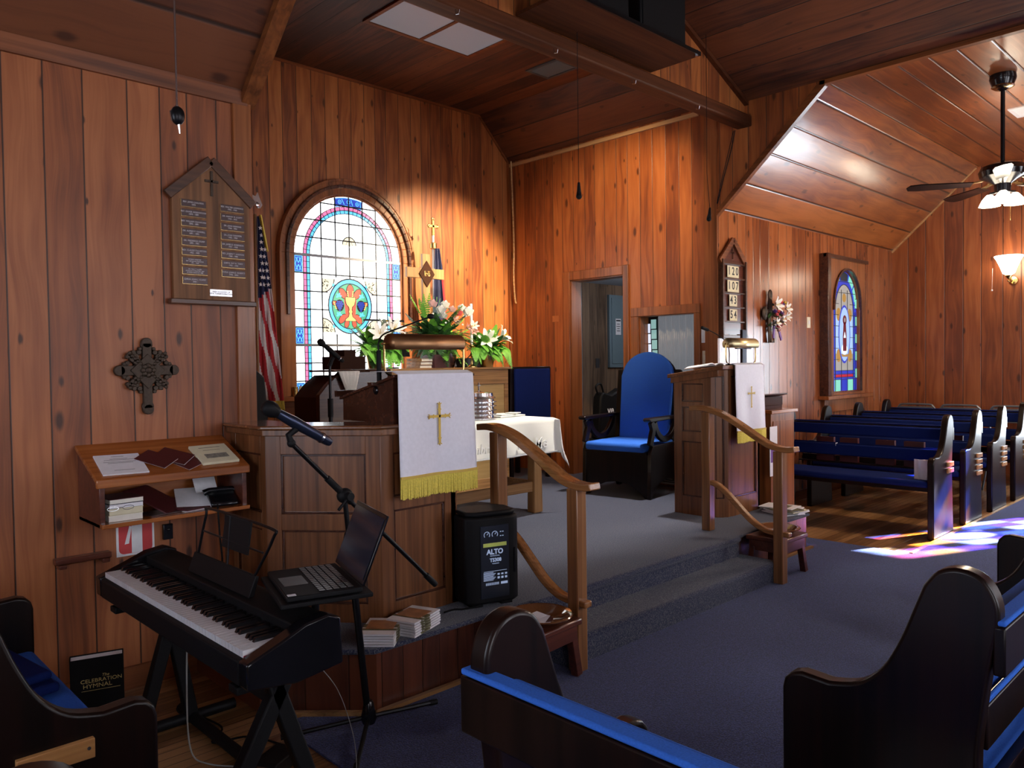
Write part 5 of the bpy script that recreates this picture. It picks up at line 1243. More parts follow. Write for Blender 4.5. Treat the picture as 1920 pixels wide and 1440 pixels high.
# inside the shelf: thick books, reading glasses, booklets, phone
zb_ = .819
for k, (h, mt, lb) in enumerate(((.028, 'page', 'lowest thick pale book in the pile inside the wall shelf'), (.026, 'cream', 'second pale book in the pile inside the wall shelf'), (.020, 'paper', 'white bound book under the blue grey book in shelf'), (.020, 'page', 'topmost dark covered book of the pile inside the wall shelf'))):
    t = thing('thick_book', lb, 'book', (1.09, 3.545, zb_), .02*k-.02, 'books piled inside the wall shelf')
    MB().box(-.066, .066, -.085, .085, 0, h-.003).build('pages', M[mt], t); MB().box(-.068, .068, -.086, .086, h-.003, h-.0008).build('cover', M['maroon'] if k == 3 else M['ink'] if k == 2 else M['cream'], t)
    zb_ += h
gls = thing('reading_glasses', 'silver reading glasses in front of the pale books in the shelf', 'glasses', (1.065, 3.452, .875))
random.seed(4)
g = MB(); g.tube([(x*.022-.03+.0, -.004+.001*math.sin(a), .007*1.2*y) for a, x, y in [(2*PI*i/14, math.cos(2*PI*i/14), math.sin(2*PI*i/14)) for i in range(14)]], .0012, 5, closed=True)
g.tube([(x*.022+.03, -.004, .007*1.2*y) for x, y in [(math.cos(2*PI*i/14), math.sin(2*PI*i/14)) for i in range(14)]], .0012, 5, closed=True); g.tube([(-.008, -.004, .003), (.008, -.004, .003)], .001, 5); g.tube([(-.052, -.004, 0), (-.05, .012, .001)], .001, 5)
g.build('frame', M['steel'], gls)
items = [('folded_bulletin', 'dark maroon folder tilted up inside the wall shelf', 1.26, 3.60, .02, .09, .11, .006, .7, .45, 'maroon'), ('leaflet', 'grey leaflet lying flat beside the maroon folder in shelf', 1.27, 3.53, .012, .09, .06, .003, .15, .0, 'plate'),
         ('notebook', 'spiral notebook with white pages leaning inside the wall shelf', 1.43, 3.60, .018, .08, .10, .010, -.3, .30, 'paper'), ('envelope', 'white envelope corner sticking out at the shelf front', 1.385, 3.485, .003, .06, .03, .002, .1, 0, 'paper'),
         ('leaflet', 'pale blue leaflet standing behind the black telephone in shelf', 1.50, 3.63, .04, .05, .07, .004, -.1, .9, 'paper'), ('songbook', 'thin maroon songbook under the spiral notebook in shelf', 1.41, 3.57, .004, .10, .09, .008, .3, .05, 'maroon')]
for nm, lb, x, y, z, a, b_, h, rz, rx, mt in items:
    o = MB().obox((0, 0, h/2+b_*abs(math.sin(rx))), a*2, b_*2*1.0, h, rx=rx).build(nm, M[mt], loc=(x, y, .8185+z*0+.001), rz=rz); tag(o, lb, 'book' if nm in ('notebook', 'songbook') else 'papers')
ph = thing('telephone', 'black desk telephone with trailing cord at right inside the wall shelf', 'telephone', (1.53, 3.53, .8185), -.2)
MB().prism([(-.07, 0), (.09, 0), (.09, .05), (.02, .06), (-.07, .02)], -.06, .06, 'yz').build('phone_body', M['blackg'], ph, bev=.008)
MB().tube([(-.075, .03, .055), (-.05, .03, .066), (.05, .03, .066), (.075, .03, .055)], [.016, .012, .012, .016], 10).build('handset', M['blackg'], ph)
MB().tube([(p[0]-1.53, p[1]-3.53, p[2]-.8185) for p in smooth_path([(1.50, 3.48, .825), (1.485, 3.405, .825), (1.49, 3.40, .70), (1.50, 3.42, .55), (1.47, 3.50, .46)], 6)], .004, 6).build('phone_cord', M['black'], ph)
# sign under the shelf
sg = thing('extinguisher_sign', 'red and white fire extinguisher sign pasted under the wall shelf', 'sign', (1.215, YF-.001, .69))
MB().box(-.082, .082, -.004, 0, -.084, .10).build('sign_board', M['whitep'], sg)
rr = [(-.072, .10), (-.072, -.052)]+arc(-.05, -.052, .022, PI, 1.5*PI, 5)+arc(.05, -.052, .022, 1.5*PI, 2*PI, 5)+[(.072, .10)]
MB().prism(rr, -.006, -.004, 'xz').build('red_field', M['red'], sg)
MB().box(-.018, .028, -.008, -.006, -.073, .05).prism([(-.018, .05), (-.01, .065), (.02, .065), (.028, .05)], -.008, -.006, 'xz').prism([(-.048, -.03), (-.030, -.028), (-.018, .045), (-.026, .055)], -.008, -.006, 'xz').build('extinguisher_symbol', M['whitep'], sg)
MB().box(.0, .025, -.0085, -.006, .065, .08).build('valve_symbol', M['brass'], sg)
o = MB().box(-.022, .022, -.02, 0, -.036, .036).sphere((0, -.022, .012), .008, 8, 6).build('wall_socket', M['blackg'], loc=(1.355, YF-.001, .69), bev=.003); tag(o, 'small black wall socket right of the red extinguisher sign', 'socket')
o = MB().box(-.11, .11, -.05, 0, -.012, .012).box(-.10, -.07, -.06, -.0, -.03, -.012).box(.07, .10, -.06, 0, -.03, -.012).build('wooden_bracket', M['darkred'], loc=(.99, YF-.001, .635), bev=.004); tag(o, 'short red brown wooden bracket on wall below the shelf', 'bracket')
# ------------------------------------------------------------------ keyboard
kb = thing('digital_piano', 'black digital piano with white keys on folding stand below the shelf', 'piano', (.94, 2.03, .0))
LK = 1.33
pf_ = [(0, .56), (.0, .628), (.016, .635), (.17, .640), (.172, .690), (.255, .705), (.29, .695), (.30, .56), (.15, .545)]
MB().prism(pf_, .058, LK-.058, 'xz').build('body', M['black'], kb, bev=.004)
ck = [(0, .56), (-.002, .634), (.02, .642), (.10, .672), (.18, .705), (.255, .716), (.296, .70), (.302, .56), (.15, .54)]
for y in (0, LK-.055): MB().prism(ck, y, y+.055, 'xz').build('end_cheek', M['blackg'], kb, bev=.006)
nW = 52; kw = (LK-.12)/nW
base = MB().box(.018, .17, .06, LK-.06, .636, .640).build('red_felt', plain('red_felt', (.3, .01, .03), .9), kb)
for k in range(nW):
    y = .06+k*kw
    MB().box(.016, .165, y+.0012, y+kw-.0012, .628, .655).build('white_key', M['key'], kb)
pat = [1, 0, 1, 1, 0, 1, 1]   # after A, C, D, F, G
blk = 0
for k in range(nW-1):
    i = (nW-1-k) % 7 if False else k % 7
    # bass end is at the far (wall) side: count notes from there
    kk = (nW-2-k); note = (kk) % 7       # 0=A 1=B 2=C ...
    if note in (0, 2, 3, 5, 6):
        y = .06+(k+1)*kw
        MB().prism([(.068, .655), (.074, .667), (.166, .668), (.166, .655)], y-.006, y+.006, 'xz').build('black_key', M['blackg'], kb)
MB().prism([(.185, .700), (.205, .70), (.225, .765), (.212, .768)], .38, .88, 'xz').build('music_ledge', M['black'], kb, bev=.003)
wr = MB()
fr_ = [(.215, .40, .76), (.235, .30, .90), (.238, .33, .93), (.238, .79, .935), (.235, .82, .91), (.218, .86, .76)]
wr.tube(smooth_path(fr_, 5), .005, 8); wr.tube([(.228, .36, .845), (.228, .83, .85)], .0035, 6); wr.tube([(.237, .62, .93), (.21, .60, .72)], .004, 6)
wr.build('wire_music_rest', M['blackm'], kb)
MB().obox((.232, .56, .875), .006, .20, .11, ry=.15).build('rest_plate', M['black'], kb)
# folding stand
sd_ = thing('keyboard_stand', 'black folding stand with splayed legs carrying the digital piano', 'stand', (1.09, 2.03, 0))
for y, ap, fl, fr_x in ((.12, .0, -.26, .15), (1.17, .08, -.05, .15)):
    for s in (-1, 1):
        MB().bar((ap-s*.02, y, .525), (fl if s < 0 else fr_x, y, .02), .05, .045, up=(0, 1, 0)).build('leg', M['black'], sd_, bev=.006)
    MB().box(-.14, .14, y-.03, y+.03, .518, .541).build('support_arm', M['black'], sd_, bev=.004)
MB().tube([(-.05, 1.17, .024), (.33, 1.17, .024)], .022, 10).build('floor_bar', M['black'], sd_); MB().tube([(.15, .05, .024), (.15, 1.28, .024)], .022, 10).build('floor_bar', M['black'], sd_)
MB().bar((0, .14, .46), (0, 1.17, .46), .04, .04).build('cross_bar', M['black'], sd_, bev=.004)
ad = thing('sustain_pedal', 'black pedal box on the wooden floor under the piano', 'pedal', (1.30, 2.60, .001), .5)
MB().prism([(-.09, 0), (.09, 0), (.09, .05), (-.06, .055), (-.09, .03)], -.05, .05, 'xz').build('pedal_body', M['black'], ad, bev=.005); MB().box(-.14, -.05, -.03, .03, .035, .045).build('pedal_lever', M['steel'], ad, bev=.003)
for nm, pts, r, mt, lb in (('pedal_cable', [(1.12, 2.9, .555), (1.10, 2.88, .3), (1.10, 2.86, .06), (1.14, 2.80, .008), (1.24, 2.68, .008), (1.28, 2.65, .03)], .003, 'greycab', 'thin grey cable hanging from the piano to the pedal'),
                       ('power_cable', [(1.25, 3.2, .03), (1.3, 3.05, .006), (1.22, 2.95, .006), (1.34, 2.9, .006), (1.40, 2.75, .006)], .004, 'black', 'black power cable curling on the wooden floor under the piano'),
                       ('headphone_wire', [(1.20, 2.15, .555), (1.33, 2.22, .40), (1.42, 2.28, .22), (1.45, 2.30, .10), (1.42, 2.26, .016), (1.36, 2.2, .012)], .0013, 'greycab', 'thin grey wire drooping from near end of the piano')):
    o = MB().tube(smooth_path(pts, 7), r, 6).build(nm, M[mt]); tag(o, lb, 'cable')
# hymnal standing against the wall
hy = thing('hymnal', 'black large hymnal with gilt title standing on floor against wall', 'book', (1.00, 3.59, .005), -.12)
hy.rotation_euler = (.18, 0, -.30)
MB().box(-.10, .10, -.022, -.019, 0, .255).box(-.10, .10, .019, .022, 0, .255).box(-.10, -.097, -.022, .022, 0, .255).build('cover', M['black'], hy, bev=.001)
MB().box(-.096, .095, -.0185, .0185, .004, .250).build('pages', M['paper'], hy)
text('title', 'The', .018, M['goldink'], hy, loc=(.03, -.0225, .172), rot=(PI/2, 0, 0), shear=.3)
text('title', 'CELEBRATION', .024, M['goldink'], hy, loc=(.015, -.0225, .152), rot=(PI/2, 0, 0))
text('title', 'HYMNAL', .027, M['goldink'], hy, loc=(.0, -.0225, .128), rot=(PI/2, 0, 0))
MB().box(-.06, .085, -.0228, -.022, .108, .1095).build('title_line', M['goldink'], hy)
# ------------------------------------------------------------------ boom microphone, laptop
bm_ = thing('boom_microphone_stand', 'black boom stand with wireless microphone tilted over the pulpit corner', 'microphone stand', (1.70, 2.60, .008))
MB().lathe([(.0, .03), (.025, .03), (.032, .05), (.02, .11), (.014, .12)], n=14).build('hub', M['blackg'], bm_)
for a in (-.02, 2.6, -2.3):
    MB().tube([(0, 0, .055), (.32*math.cos(a), .32*math.sin(a), .014)], .009, 8).build('leg', M['blackm'], bm_); MB().tube([(.30*math.cos(a), .30*math.sin(a), .016), (.335*math.cos(a), .335*math.sin(a), .012)], .012, 8).build('rubber_foot', M['black'], bm_)
MB().tube([(0, 0, .03), (-.09, 0, .93)], .010, 10).build('pole', M['blackm'], bm_); MB().tube([(0, 0, .03), (-.058, 0, .60)], .014, 10).build('lower_pole', M['blackm'], bm_)
MB().tube([(-.056, 0, .58), (-.058, 0, .60), (-.075, 0, .78), (-.077, 0, .80)], [.015, .021, .021, .015], 12).build('height_clutch', M['black'], bm_)
bj = V(-.09, 0, .945)
MB().sphere(bj, .030, 12, 8, (1.1, .9, 1)).tube([bj, bj+V(0, -.045, 0)], .016, 10).build('boom_joint', M['black'], bm_); MB().tube([bj+V(0, -.03, 0), bj+V(-.05, -.035, -.045)], .006, 8).build('clamp_lever', M['black'], bm_)
A_, B_ = V(-.31, 0, 1.165), V(.345, 0, .51)
MB().tube([A_, B_], .009, 10).build('boom_arm', M['blackm'], bm_); MB().tube([B_-(B_-A_).normalized()*.07, B_], .013, 10).build('counterweight', M['black'], bm_); MB().tube([A_+(B_-A_)*.22, A_+(B_-A_)*.38], .013, 10).build('boom_collar', M['black'], bm_)
MB().tube([A_, A_+V(-.01, 0, .03), A_+V(.02, 0, .05)], .013, 8).sphere(A_, .016, 10, 8).build('clip', M['black'], bm_)
M['micblue'] = plain('blue_black_metal', (.035, .045, .085), .28, metal=.7)
mic(bm_, (-.365, 0, 1.28), (.86, .0, -.50), .25, .028, body=M['micblue'])
lt = thing('laptop', 'open black laptop on tray behind the digital piano', 'laptop', (1.27, 2.24, .752), -.30)
MB().box(-.12, .11, -.17, .17, 0, .016).build('keyboard_base', M['black'], lt, bev=.004)
MB().box(-.105, -.03, -.05, .06, .016, .0168).build('touchpad', M['blackg'], lt)
kk = MB()
for i in range(5):
    for j in range(14): kk.box(-.02+i*.022, -.002+i*.022, -.155+j*.0222, -.137+j*.0222, .016, .0185)
kk.build('keys', M['blackg'], lt)['kind'] = 'stuff'
MB().box(-.1195, -.117, -.168, .168, .004, .014).build('front_edge', M['steel'], lt)
MB().box(-.115, -.09, -.16, -.14, .016, .0165).build('sticker', M['paper'], lt)
s_ = MB().box(-.004, .004, -.17, .17, 0, .225).xf(Matrix.Translation((.112, 0, .018)) @ Matrix.Rotation(.38, 4, 'Y')); s_.build('screen_lid', M['blackg'], lt, bev=.002)
s_ = MB().box(-.006, -.0042, -.158, .158, .015, .212).xf(Matrix.Translation((.112, 0, .018)) @ Matrix.Rotation(.38, 4, 'Y')); s_.build('screen', plain('dark_screen', (.02, .025, .04), .12), lt)
tr = thing('laptop_tray', 'black tray on a slim post holding the open laptop', 'tray', (1.27, 2.24, .008), -.30)
MB().box(-.14, .14, -.18, .18, .728, .742).build('tray_plate', M['black'], tr, bev=.003)
MB().tube([(0, 0, .728), (0, 0, .60), (-.06, 0, .52), (-.16, -.03, .50)], .013, 10).build('support_arm', M['blackm'], tr)
# ------------------------------------------------------------------ brochures on the platform edge
def brochures(label, loc, rz, n, grp):
    t = thing('brochure_stack', label, 'brochures', loc, rz, grp)
    for k in range(n):
        z = k*.0115; j = random.uniform(-.006, .006); p = MB()
        pts = [(-.105+j, 0, z+.003), (-.06+j, 0, z+.003), (-.03+j, 0, z+.005), (.02+j, 0, z+.003), (.105+j, 0, z+.004)]
        p.ribbon([(a, 0, c) for a, b, c in pts], .15, .0075, side=(0, 1, 0)); o = p.build('brochure', M['paper'], t)
        MB().box(-.055+j, .02+j, -.0755, .0752, z+.001, z+.0085).build('printed_band', M['brpr'], o)
    return t
M['brpr'] = plain('brochure_print', (.12, .11, .05), .5, var=.9, bump=.01, bscale=40)
M['brtop'] = plain('brochure_cover', (.38, .16, .06), .4, var=.7, bump=.01, bscale=18)
b1 = brochures('left stack of folded white brochures on the blue platform edge', (1.905, 2.80, ZP+.001), .75, 5, 'brochures on the platform edge')
b2 = brochures('right and taller stack of folded white brochures on platform edge', (2.075, 2.80, ZP+.001), .35, 6, 'brochures on the platform edge')
for b, n in ((b1, 5), (b2, 6)): MB().box(-.05, .06, -.06, .06, n*.0115-.003+.001, n*.0115-.0015+.001).build('cover_picture', M['brtop'], b)
# ------------------------------------------------------------------ stools with offering plates
def stool(label, loc, rz):
    t = thing('stool', label, 'stool', loc, rz, 'low stools at the foot of the platform')
    MB().box(-.17, .17, -.14, .14, .235, .265).build('seat', M['darkred'], t, bev=.008)
    MB().box(-.15, .15, -.125, -.105, .165, .235).box(-.15, .15, .105, .125, .165, .235).box(-.15, -.13, -.105, .105, .165, .235).box(.13, .15, -.105, .105, .165, .235).build('apron', M['darkred'], t, bev=.002)
    for sx_ in (-1, 1):
        for sy in (-1, 1): MB().bar((sx_*.125, sy*.10, .235), (sx_*.15, sy*.12, .0), .04, .04).build('leg', M['darkred'], t, bev=.003)
    return t
def oplate(label, loc):
    t = thing('offering_plate', label, 'offering plate', loc, 0, 'wooden offering plates on the stools')
    MB().lathe([(.0, .0), (.085, .0), (.10, .006), (.128, .028), (.146, .034), (.15, .038), (.146, .042), (.124, .038), (.10, .016), (.0, .010)], n=36).build('plate_body', M['plw'], t)
    MB().lathe([(0, .0105), (.085, .0135)], n=28).build('felt', M['maroon'], t)
    return t
M['plw'] = plain('glossy_brown_wood', (.16, .065, .025), .12, coat=1, var=.3)
stool('low mahogany stool in front of the loudspeaker under an offering plate', (2.53, 2.48, .008), .08)
oplate('glossy wooden offering plate holding a white envelope on the left stool', (2.535, 2.455, .2735))
en = MB().obox((0, 0, 0), .115, .075, .004, rz=.5, rx=.06).obox((.01, .03, .003), .09, .06, .004, rz=.1, rx=.1).build('offering_envelope', M['paper'], loc=(2.52, 2.45, .293)); tag(en, 'white envelopes lying in the nearer offering plate', 'envelope')
stool('low mahogany stool right of the steps under the farther offering plate', (4.96, 2.55, .008), 0)
oplate('empty wooden offering plate on the stool by the right handrail', (4.99, 2.56, .2735))
# ------------------------------------------------------------------ loudspeaker on the platform
sp = thing('loudspeaker', 'black powered loudspeaker with control panel standing beside pulpit', 'loudspeaker', (2.572, 2.885, ZP), -.30)
bd = [(-.145, -.10), (-.145, .02), (-.09, .09), (.09, .09), (.145, .02), (.145, -.10), (.10, -.135), (-.10, -.135)]
MB().prism(bd, .02, .44, 'xy').build('cabinet', M['black'], sp, bev=.012, seg=3)
MB().prism([(a*.93, b*.9) for a, b in bd], .44, .465, 'xy').build('top_cap', M['black'], sp, bev=.012, seg=3)
MB().box(-.11, -.05, -.10, .08, 0, .02).box(.05, .11, -.10, .08, 0, .02).build('foot', M['black'], sp)
MB().box(-.075, .075, -.140, -.135, .05, .40).build('control_panel', plain('panel_black', (.012, .016, .028), .3), sp)
pn = [c for c in sp.children if c.name.startswith('control_panel')][0]
bl_ = emis('panel_print_glow', (.55, .68, 1.0), .35)  # print given a faint glow of its own; it is no lamp
text('lettering', 'ALTO', .034, bl_, pn, loc=(.0, -.1405, .272), rot=(PI/2, 0, 0), bold=.0012); text('lettering', 'TS308', .024, bl_, pn, loc=(.003, -.1405, .232), rot=(PI/2, 0, 0), bold=.0008)
text('lettering', 'TRUESONIC', .007, bl_, pn, loc=(.003, -.1405, .215), rot=(PI/2, 0, 0)); text('lettering', 'PROFESSIONAL', .0075, bl_, pn, loc=(.0, -.1405, .253), rot=(PI/2, 0, 0))
MB().box(-.062, .062, -.142, -.1402, .298, .316).build('yellow_strip', plain('yellow_tape', (.62, .72, .16), .6), pn)
g = MB()
for x in (-.042, 0.0):
    g.tube([(x+.015*math.cos(a), -.141, .357+.015*math.sin(a)) for a in [math.radians(-40+260*i/14) for i in range(15)]], .0016, 5); g.tube([(x, -.141, .357), (x+.008, -.141, .366)], .0014, 5)
for k in range(4): g.box(.028+.012*(k % 2), .035+.012*(k % 2), -.141, -.140, .345+.02*(k//2), .349+.02*(k//2))
for k in range(7): g.box(-.062, -.01+.006*(k % 3), -.141, -.1405, .135+.006*k, .138+.006*k)
for k in range(3): g.box(.012+.02*k, .024+.02*k, -.141, -.1405, .14, .150).box(.012+.02*k, .024+.02*k, -.141, -.1405, .158, .166)
for k in range(12): g.box(-.05+.006*k, -.047+.006*k, -.141, -.1405, .112, .124)
g.box(.03, .066, -.141, -.1405, .112, .124).box(-.06, .062, -.141, -.1402, .178, .180)
g.build('printed_marks', bl_, pn)['kind'] = 'stuff'
MB().box(.104, .112, -.138, -.10, .16, .28).build('handle_recess', M['blackg'], sp)
o = MB().tube(smooth_path([(2.52, 2.83, ZP+.08), (2.47, 2.80, ZP+.02), (2.40, 2.83, ZP+.006), (2.36, 2.86, ZP+.006), (2.30, 2.86, ZP+.006)], 6), .005, 6).build('speaker_cable', M['black']); tag(o, 'black cable on carpet at the foot of the loudspeaker', 'cable')
# ------------------------------------------------------------------ brass lamps and gooseneck microphones
def desk_lamp(label, loc, w, tilt, mat, grp='brass reading lamps on the pulpit and lectern'):
    t = thing('reading_lamp', label, 'lamp', loc, 0, grp)
    n = 18; pr = [(.046*math.cos(a), .046*math.sin(a)) for a in [math.radians(-35+250*i/n) for i in range(n+1)]]
    s_ = MB(); vs = []; 
    for x in (-w/2, w/2):
        for p in pr: vs.append((x, p[0]*1.05, .155+p[1]))
    s_.add(vs, [(i, i+1, n+1+i+1, n+1+i) for i in range(n)], True)
    for x, o_ in ((-w/2, 0), (w/2, n+1)): s_.add([(x, p[0]*1.05, .155+p[1]) for p in pr], [tuple(range(n+1))])
    s_.build('lamp_shade', mat, t, solid=.0025)
    MB().tube([(-w/2+.02, 0, .150), (w/2-.02, 0, .150)], .010, 10).build('tube_bulb', M['whitep'], t)
    a = MB()
    for s in (-1, 1): a.tube(smooth_path([(s*(w/2-.02), 0, .0), (s*(w/2+.022), 0, .02), (s*(w/2+.03), 0, .06), (s*(w/2+.03), 0, .155)], 5), .005, 8); a.tube([(s*w/2, 0, .155), (s*(w/2+.045), 0, .155)], .0035, 8); a.sphere((s*(w/2+.03), 0, .155), .009, 8, 6)
    a.tube([(-w/2+.02, 0, 0), (w/2-.02, 0, 0)], .005, 8); a.build('brass_arms', M['brass'], t)
    return t
desk_lamp('wide bronze tube lamp on brass arms above the large white cloth', (2.345, 3.03, 1.40), .425, 0, M['bronze'])
desk_lamp('smaller polished brass tube lamp above the right lectern cloth', (5.45, 3.09, ZP+Hr+.036), .38, 0, plain('polished_brass', (.70, .58, .32), .38, metal=1))
gm = thing('gooseneck_microphone', 'black gooseneck microphone arching from clamp on the left pulpit desk', 'microphone', (2.12, 3.10, 1.375))
MB().tube([(0, 0, .0), (0, 0, .15)], .012, 10).build('handle', M['black'], gm); MB().tube(smooth_path([(0, 0, .14), (-.002, 0, .18), (.02, -.0, .22), (.08, 0, .245), (.2, -.01, .285), (.29, -.02, .315)], 6), .004, 8).build('gooseneck', M['blackm'], gm)
MB().sphere((.30, -.02, .32), .014, 10, 8, (1.5, 1, 1)).build('windscreen', M['black'], gm); MB().box(-.055, .05, -.02, .02, -.018, .0).build('clamp', M['maho'], gm, bev=.003); MB().sphere((-.005, 0, -.04), .026, 12, 8).tube([(-.005, 0, -.04), (.03, -.03, -.10), (.07, -.05, -.14)], .004, 6).build('knob', M['blackg'], gm)
gn = thing('gooseneck_microphone', 'thin gooseneck microphone bending left above the right lectern', 'microphone', (5.36, 3.14, 1.43))
MB().tube(smooth_path([(0, 0, 0), (.0, 0, .10), (-.04, .0, .17), (-.14, .02, .225), (-.24, .04, .26)], 6), .004, 8).build('gooseneck', M['blackm'], gn); MB().tube([(-.235, .04, .258), (-.30, .05, .275)], [.013, .012], 10).build('windscreen', M['black'], gn); MB().box(-.02, .02, -.02, .02, -.02, .0).build('clamp', M['black'], gn)
bk_ = thing('open_book', 'open white paged book lying on the right lectern desk', 'book', (5.27, 3.30, 1.402))
for s in (-1, 1):
    p = MB(); n = 8; vs = [(s*.13*i/n, y, .006+.016*math.sin(PI*min(1, i/n*1.1))*(1)+(-.095*(y)/.42*0)) for y in (-.10, .10) for i in range(n+1)]
    vs = [(x, y, z-.13*y) for x, y, z in vs]; p.add(vs, [(i, i+1, n+1+i+1, n+1+i) for i in range(n)], True); p.build('page_block', M['paper'], bk_, solid=.008)
# ------------------------------------------------------------------ right-hand wall things
hb = thing('hymn_board', 'gabled wooden hymn board showing numbers 120, 107, 43 and 54', 'hymn board', (6.425, YF, 0))
W2 = .20
MB().prism([(-W2, 1.70), (W2, 1.70), (W2, 2.36), (0, 2.54), (-W2, 2.36)], -.02, -.002, 'xz').build('board', M['darkred'], hb)
MB().box(-W2-.012, -W2+.012, -.05, -.002, 1.69, 2.37).build('side_rail', M['plaqued'], hb, bev=.002); MB().box(W2-.012, W2+.012, -.05, -.002, 1.69, 2.37).build('side_rail', M['plaqued'], hb, bev=.002)
MB().bar((0, -.028, 2.56), (-W2-.025, -.028, 2.345), .055, .022, up=(0, 1, 0)).bar((0, -.028, 2.56), (W2+.025, -.028, 2.345), .055, .022, up=(0, 1, 0)).build('gable_trim', M['trimX'], hb, bev=.003)
MB().box(-W2-.02, W2+.02, -.055, -.002, 1.66, 1.69).build('base_ledge', M['plaqued'], hb, bev=.003)
MB().box(-.008, .008, -.026, -.02, 2.38, 2.48).box(-.028, .028, -.026, -.02, 2.435, 2.447).build('small_cross', M['maho'], hb)
for z in (2.345, 2.212, 2.08, 1.95, 1.818): MB().box(-W2+.012, W2-.012, -.040, -.02, z-.014, z).build('ledge', M['plaqued'], hb, bev=.002)
for z, num in ((2.214, '120'), (2.082, '107'), (1.952, '43'), (1.820, '54')):
    n = len(num)
    for i, dgt in enumerate(num):
        x = -.015+(i-(n-1)/2)*.066
        cd_ = MB().box(x-.0325, x+.0325, -.036, -.032, z, z+.105).build('number_card', M['cream'], hb)
        text('digit', dgt, .10, M['ink'], cd_, loc=(x, -.0365, z+.054), rot=(PI/2, 0, 0), sx=.9, bold=.0018)
wr = thing('flower_cross', 'dark vine cross on wall dressed with white lilies and bright flowers', 'cross', (7.14, YF, 1.90))
g = MB(); random.seed(11)
for k in range(6):
    o_ = .014*math.cos(k); q = .014*math.sin(k)
    g.tube(smooth_path([(-.03+o_, -.03+q, -.27), (-.05+o_*1.4, -.03, -.1), (-.045+o_, -.035+q, .08), (-.03+o_, -.03, .20)], 5), .010, 6)
    g.tube(smooth_path([(-.16, -.03+q, .0+o_), (-.05, -.035, .03+o_), (.08, -.03+q, .0+o_)], 5), .010, 6)
g.tube([(-.065, -.03, -.05), (-.065, -.03, -.27), (.04, -.03, -.27), (.04, -.03, -.05)], .007, 6)
g.sphere((-.14, -.03, .01), .045, 8, 6, (1, .5, 1.5)).sphere((-.03, -.03, .19), .036, 8, 6, (1, .5, 1.6)); g.build('vine_frame', M['iron'], wr)
for x, z, r in ((-.03, .085, .075), (.09, -.05, .055), (.19, .06, .06), (.21, -.02, .045), (-.01, -.09, .05)): lily(wr, 'lily', (x, -.07, z), (random.uniform(-.3, .3), -1, random.uniform(-.1, .4)), r, M['petal'])
for x, z, m_ in ((.06, .03, 'coral'), (.10, .08, 'pink'), (.03, .0, 'coral'), (.13, .02, 'purple'), (.15, -.05, 'yellow'), (.07, -.11, 'coral'), (.12, -.1, 'pink'), (.17, -.0, 'pink'), (.0, .03, 'purple'), (.12, .12, 'coral'), (.16, .10, 'purple'), (.20, .12, 'yellow'), (.08, -.15, 'palep')):
    rose(wr, (x, -.065, z), .026, M[m_], 'small_flower')
lf = MB()
for k in range(34): frond(lf, (random.uniform(-.05, .18), -.05, random.uniform(-.15, .12)), random.choice((0, PI))+random.uniform(-.4, .4), random.uniform(.05, .10), random.uniform(-.04, .05), .02, .014, 8)
lf.build('leaves', M['leafd'], wr)
MB().obox((.0, -.05, -.17), .03, .01, .12, ry=.1).obox((.13, -.05, -.2), .03, .01, .10, ry=-.5).build('purple_ribbon', M['purple'], wr)
def swplate(name, lb, loc, plane, w, h, mt, knob):
    t = thing(name, lb, 'switch', loc)
    if plane == 'x':
        MB().box(-.006, 0, -w/2, w/2, -h/2, h/2).build('cover_plate', M[mt], t, bev=.002); MB().box(-.012, -.006, -.012, .012, -.02 if knob else -.035, .02 if knob else .035).build('toggle', M['whitep'], t, bev=.002)
    else:
        MB().box(-w/2, w/2, -.006, 0, -h/2, h/2).build('cover_plate', M[mt], t, bev=.002); MB().box(-.012, .012, -.012, -.006, -.02, .02).build('toggle', M['whitep'], t, bev=.002)
swplate('thermostat', 'white control plate above the ivory switch at the chancel corner', (CX1-.0005, 3.868, 1.685), 'x', .095, .125, 'whitep', False)
swplate('light_switch', 'ivory dimmer switch plate below the white control at chancel corner', (CX1-.0005, 3.866, 1.49), 'x', .08, .12, 'ivory', True)
swplate('light_switch', 'ivory switch plate on pine wall left of the transept window', (7.99, YF-.0005, 1.85), 'y', .075, .115, 'ivory', True)
MB_ = MB().box(-.004, 0, -.05, .05, -.033, .033).build('wall_label', plain('orange_card', (.45, .16, .05), .6), loc=(CX1-.0005, 5.72, 1.935)); tag(MB_, 'small orange card on pine wall left of the doorway', 'card')
o = MB().tube(smooth_path([(0, 0, 0), (.0, -.01, -.3), (.012, -.015, -.9), (.006, -.012, -1.3), (.02, -.015, -1.55), (.035, -.02, -1.60)], 6), [.010]*31, 8).build('hanging_rod', M['raw'], loc=(CX1-.035, YC-.08, 3.74)); tag(o, 'pale thin rod hanging in the chancel corner beside the wall', 'rod')
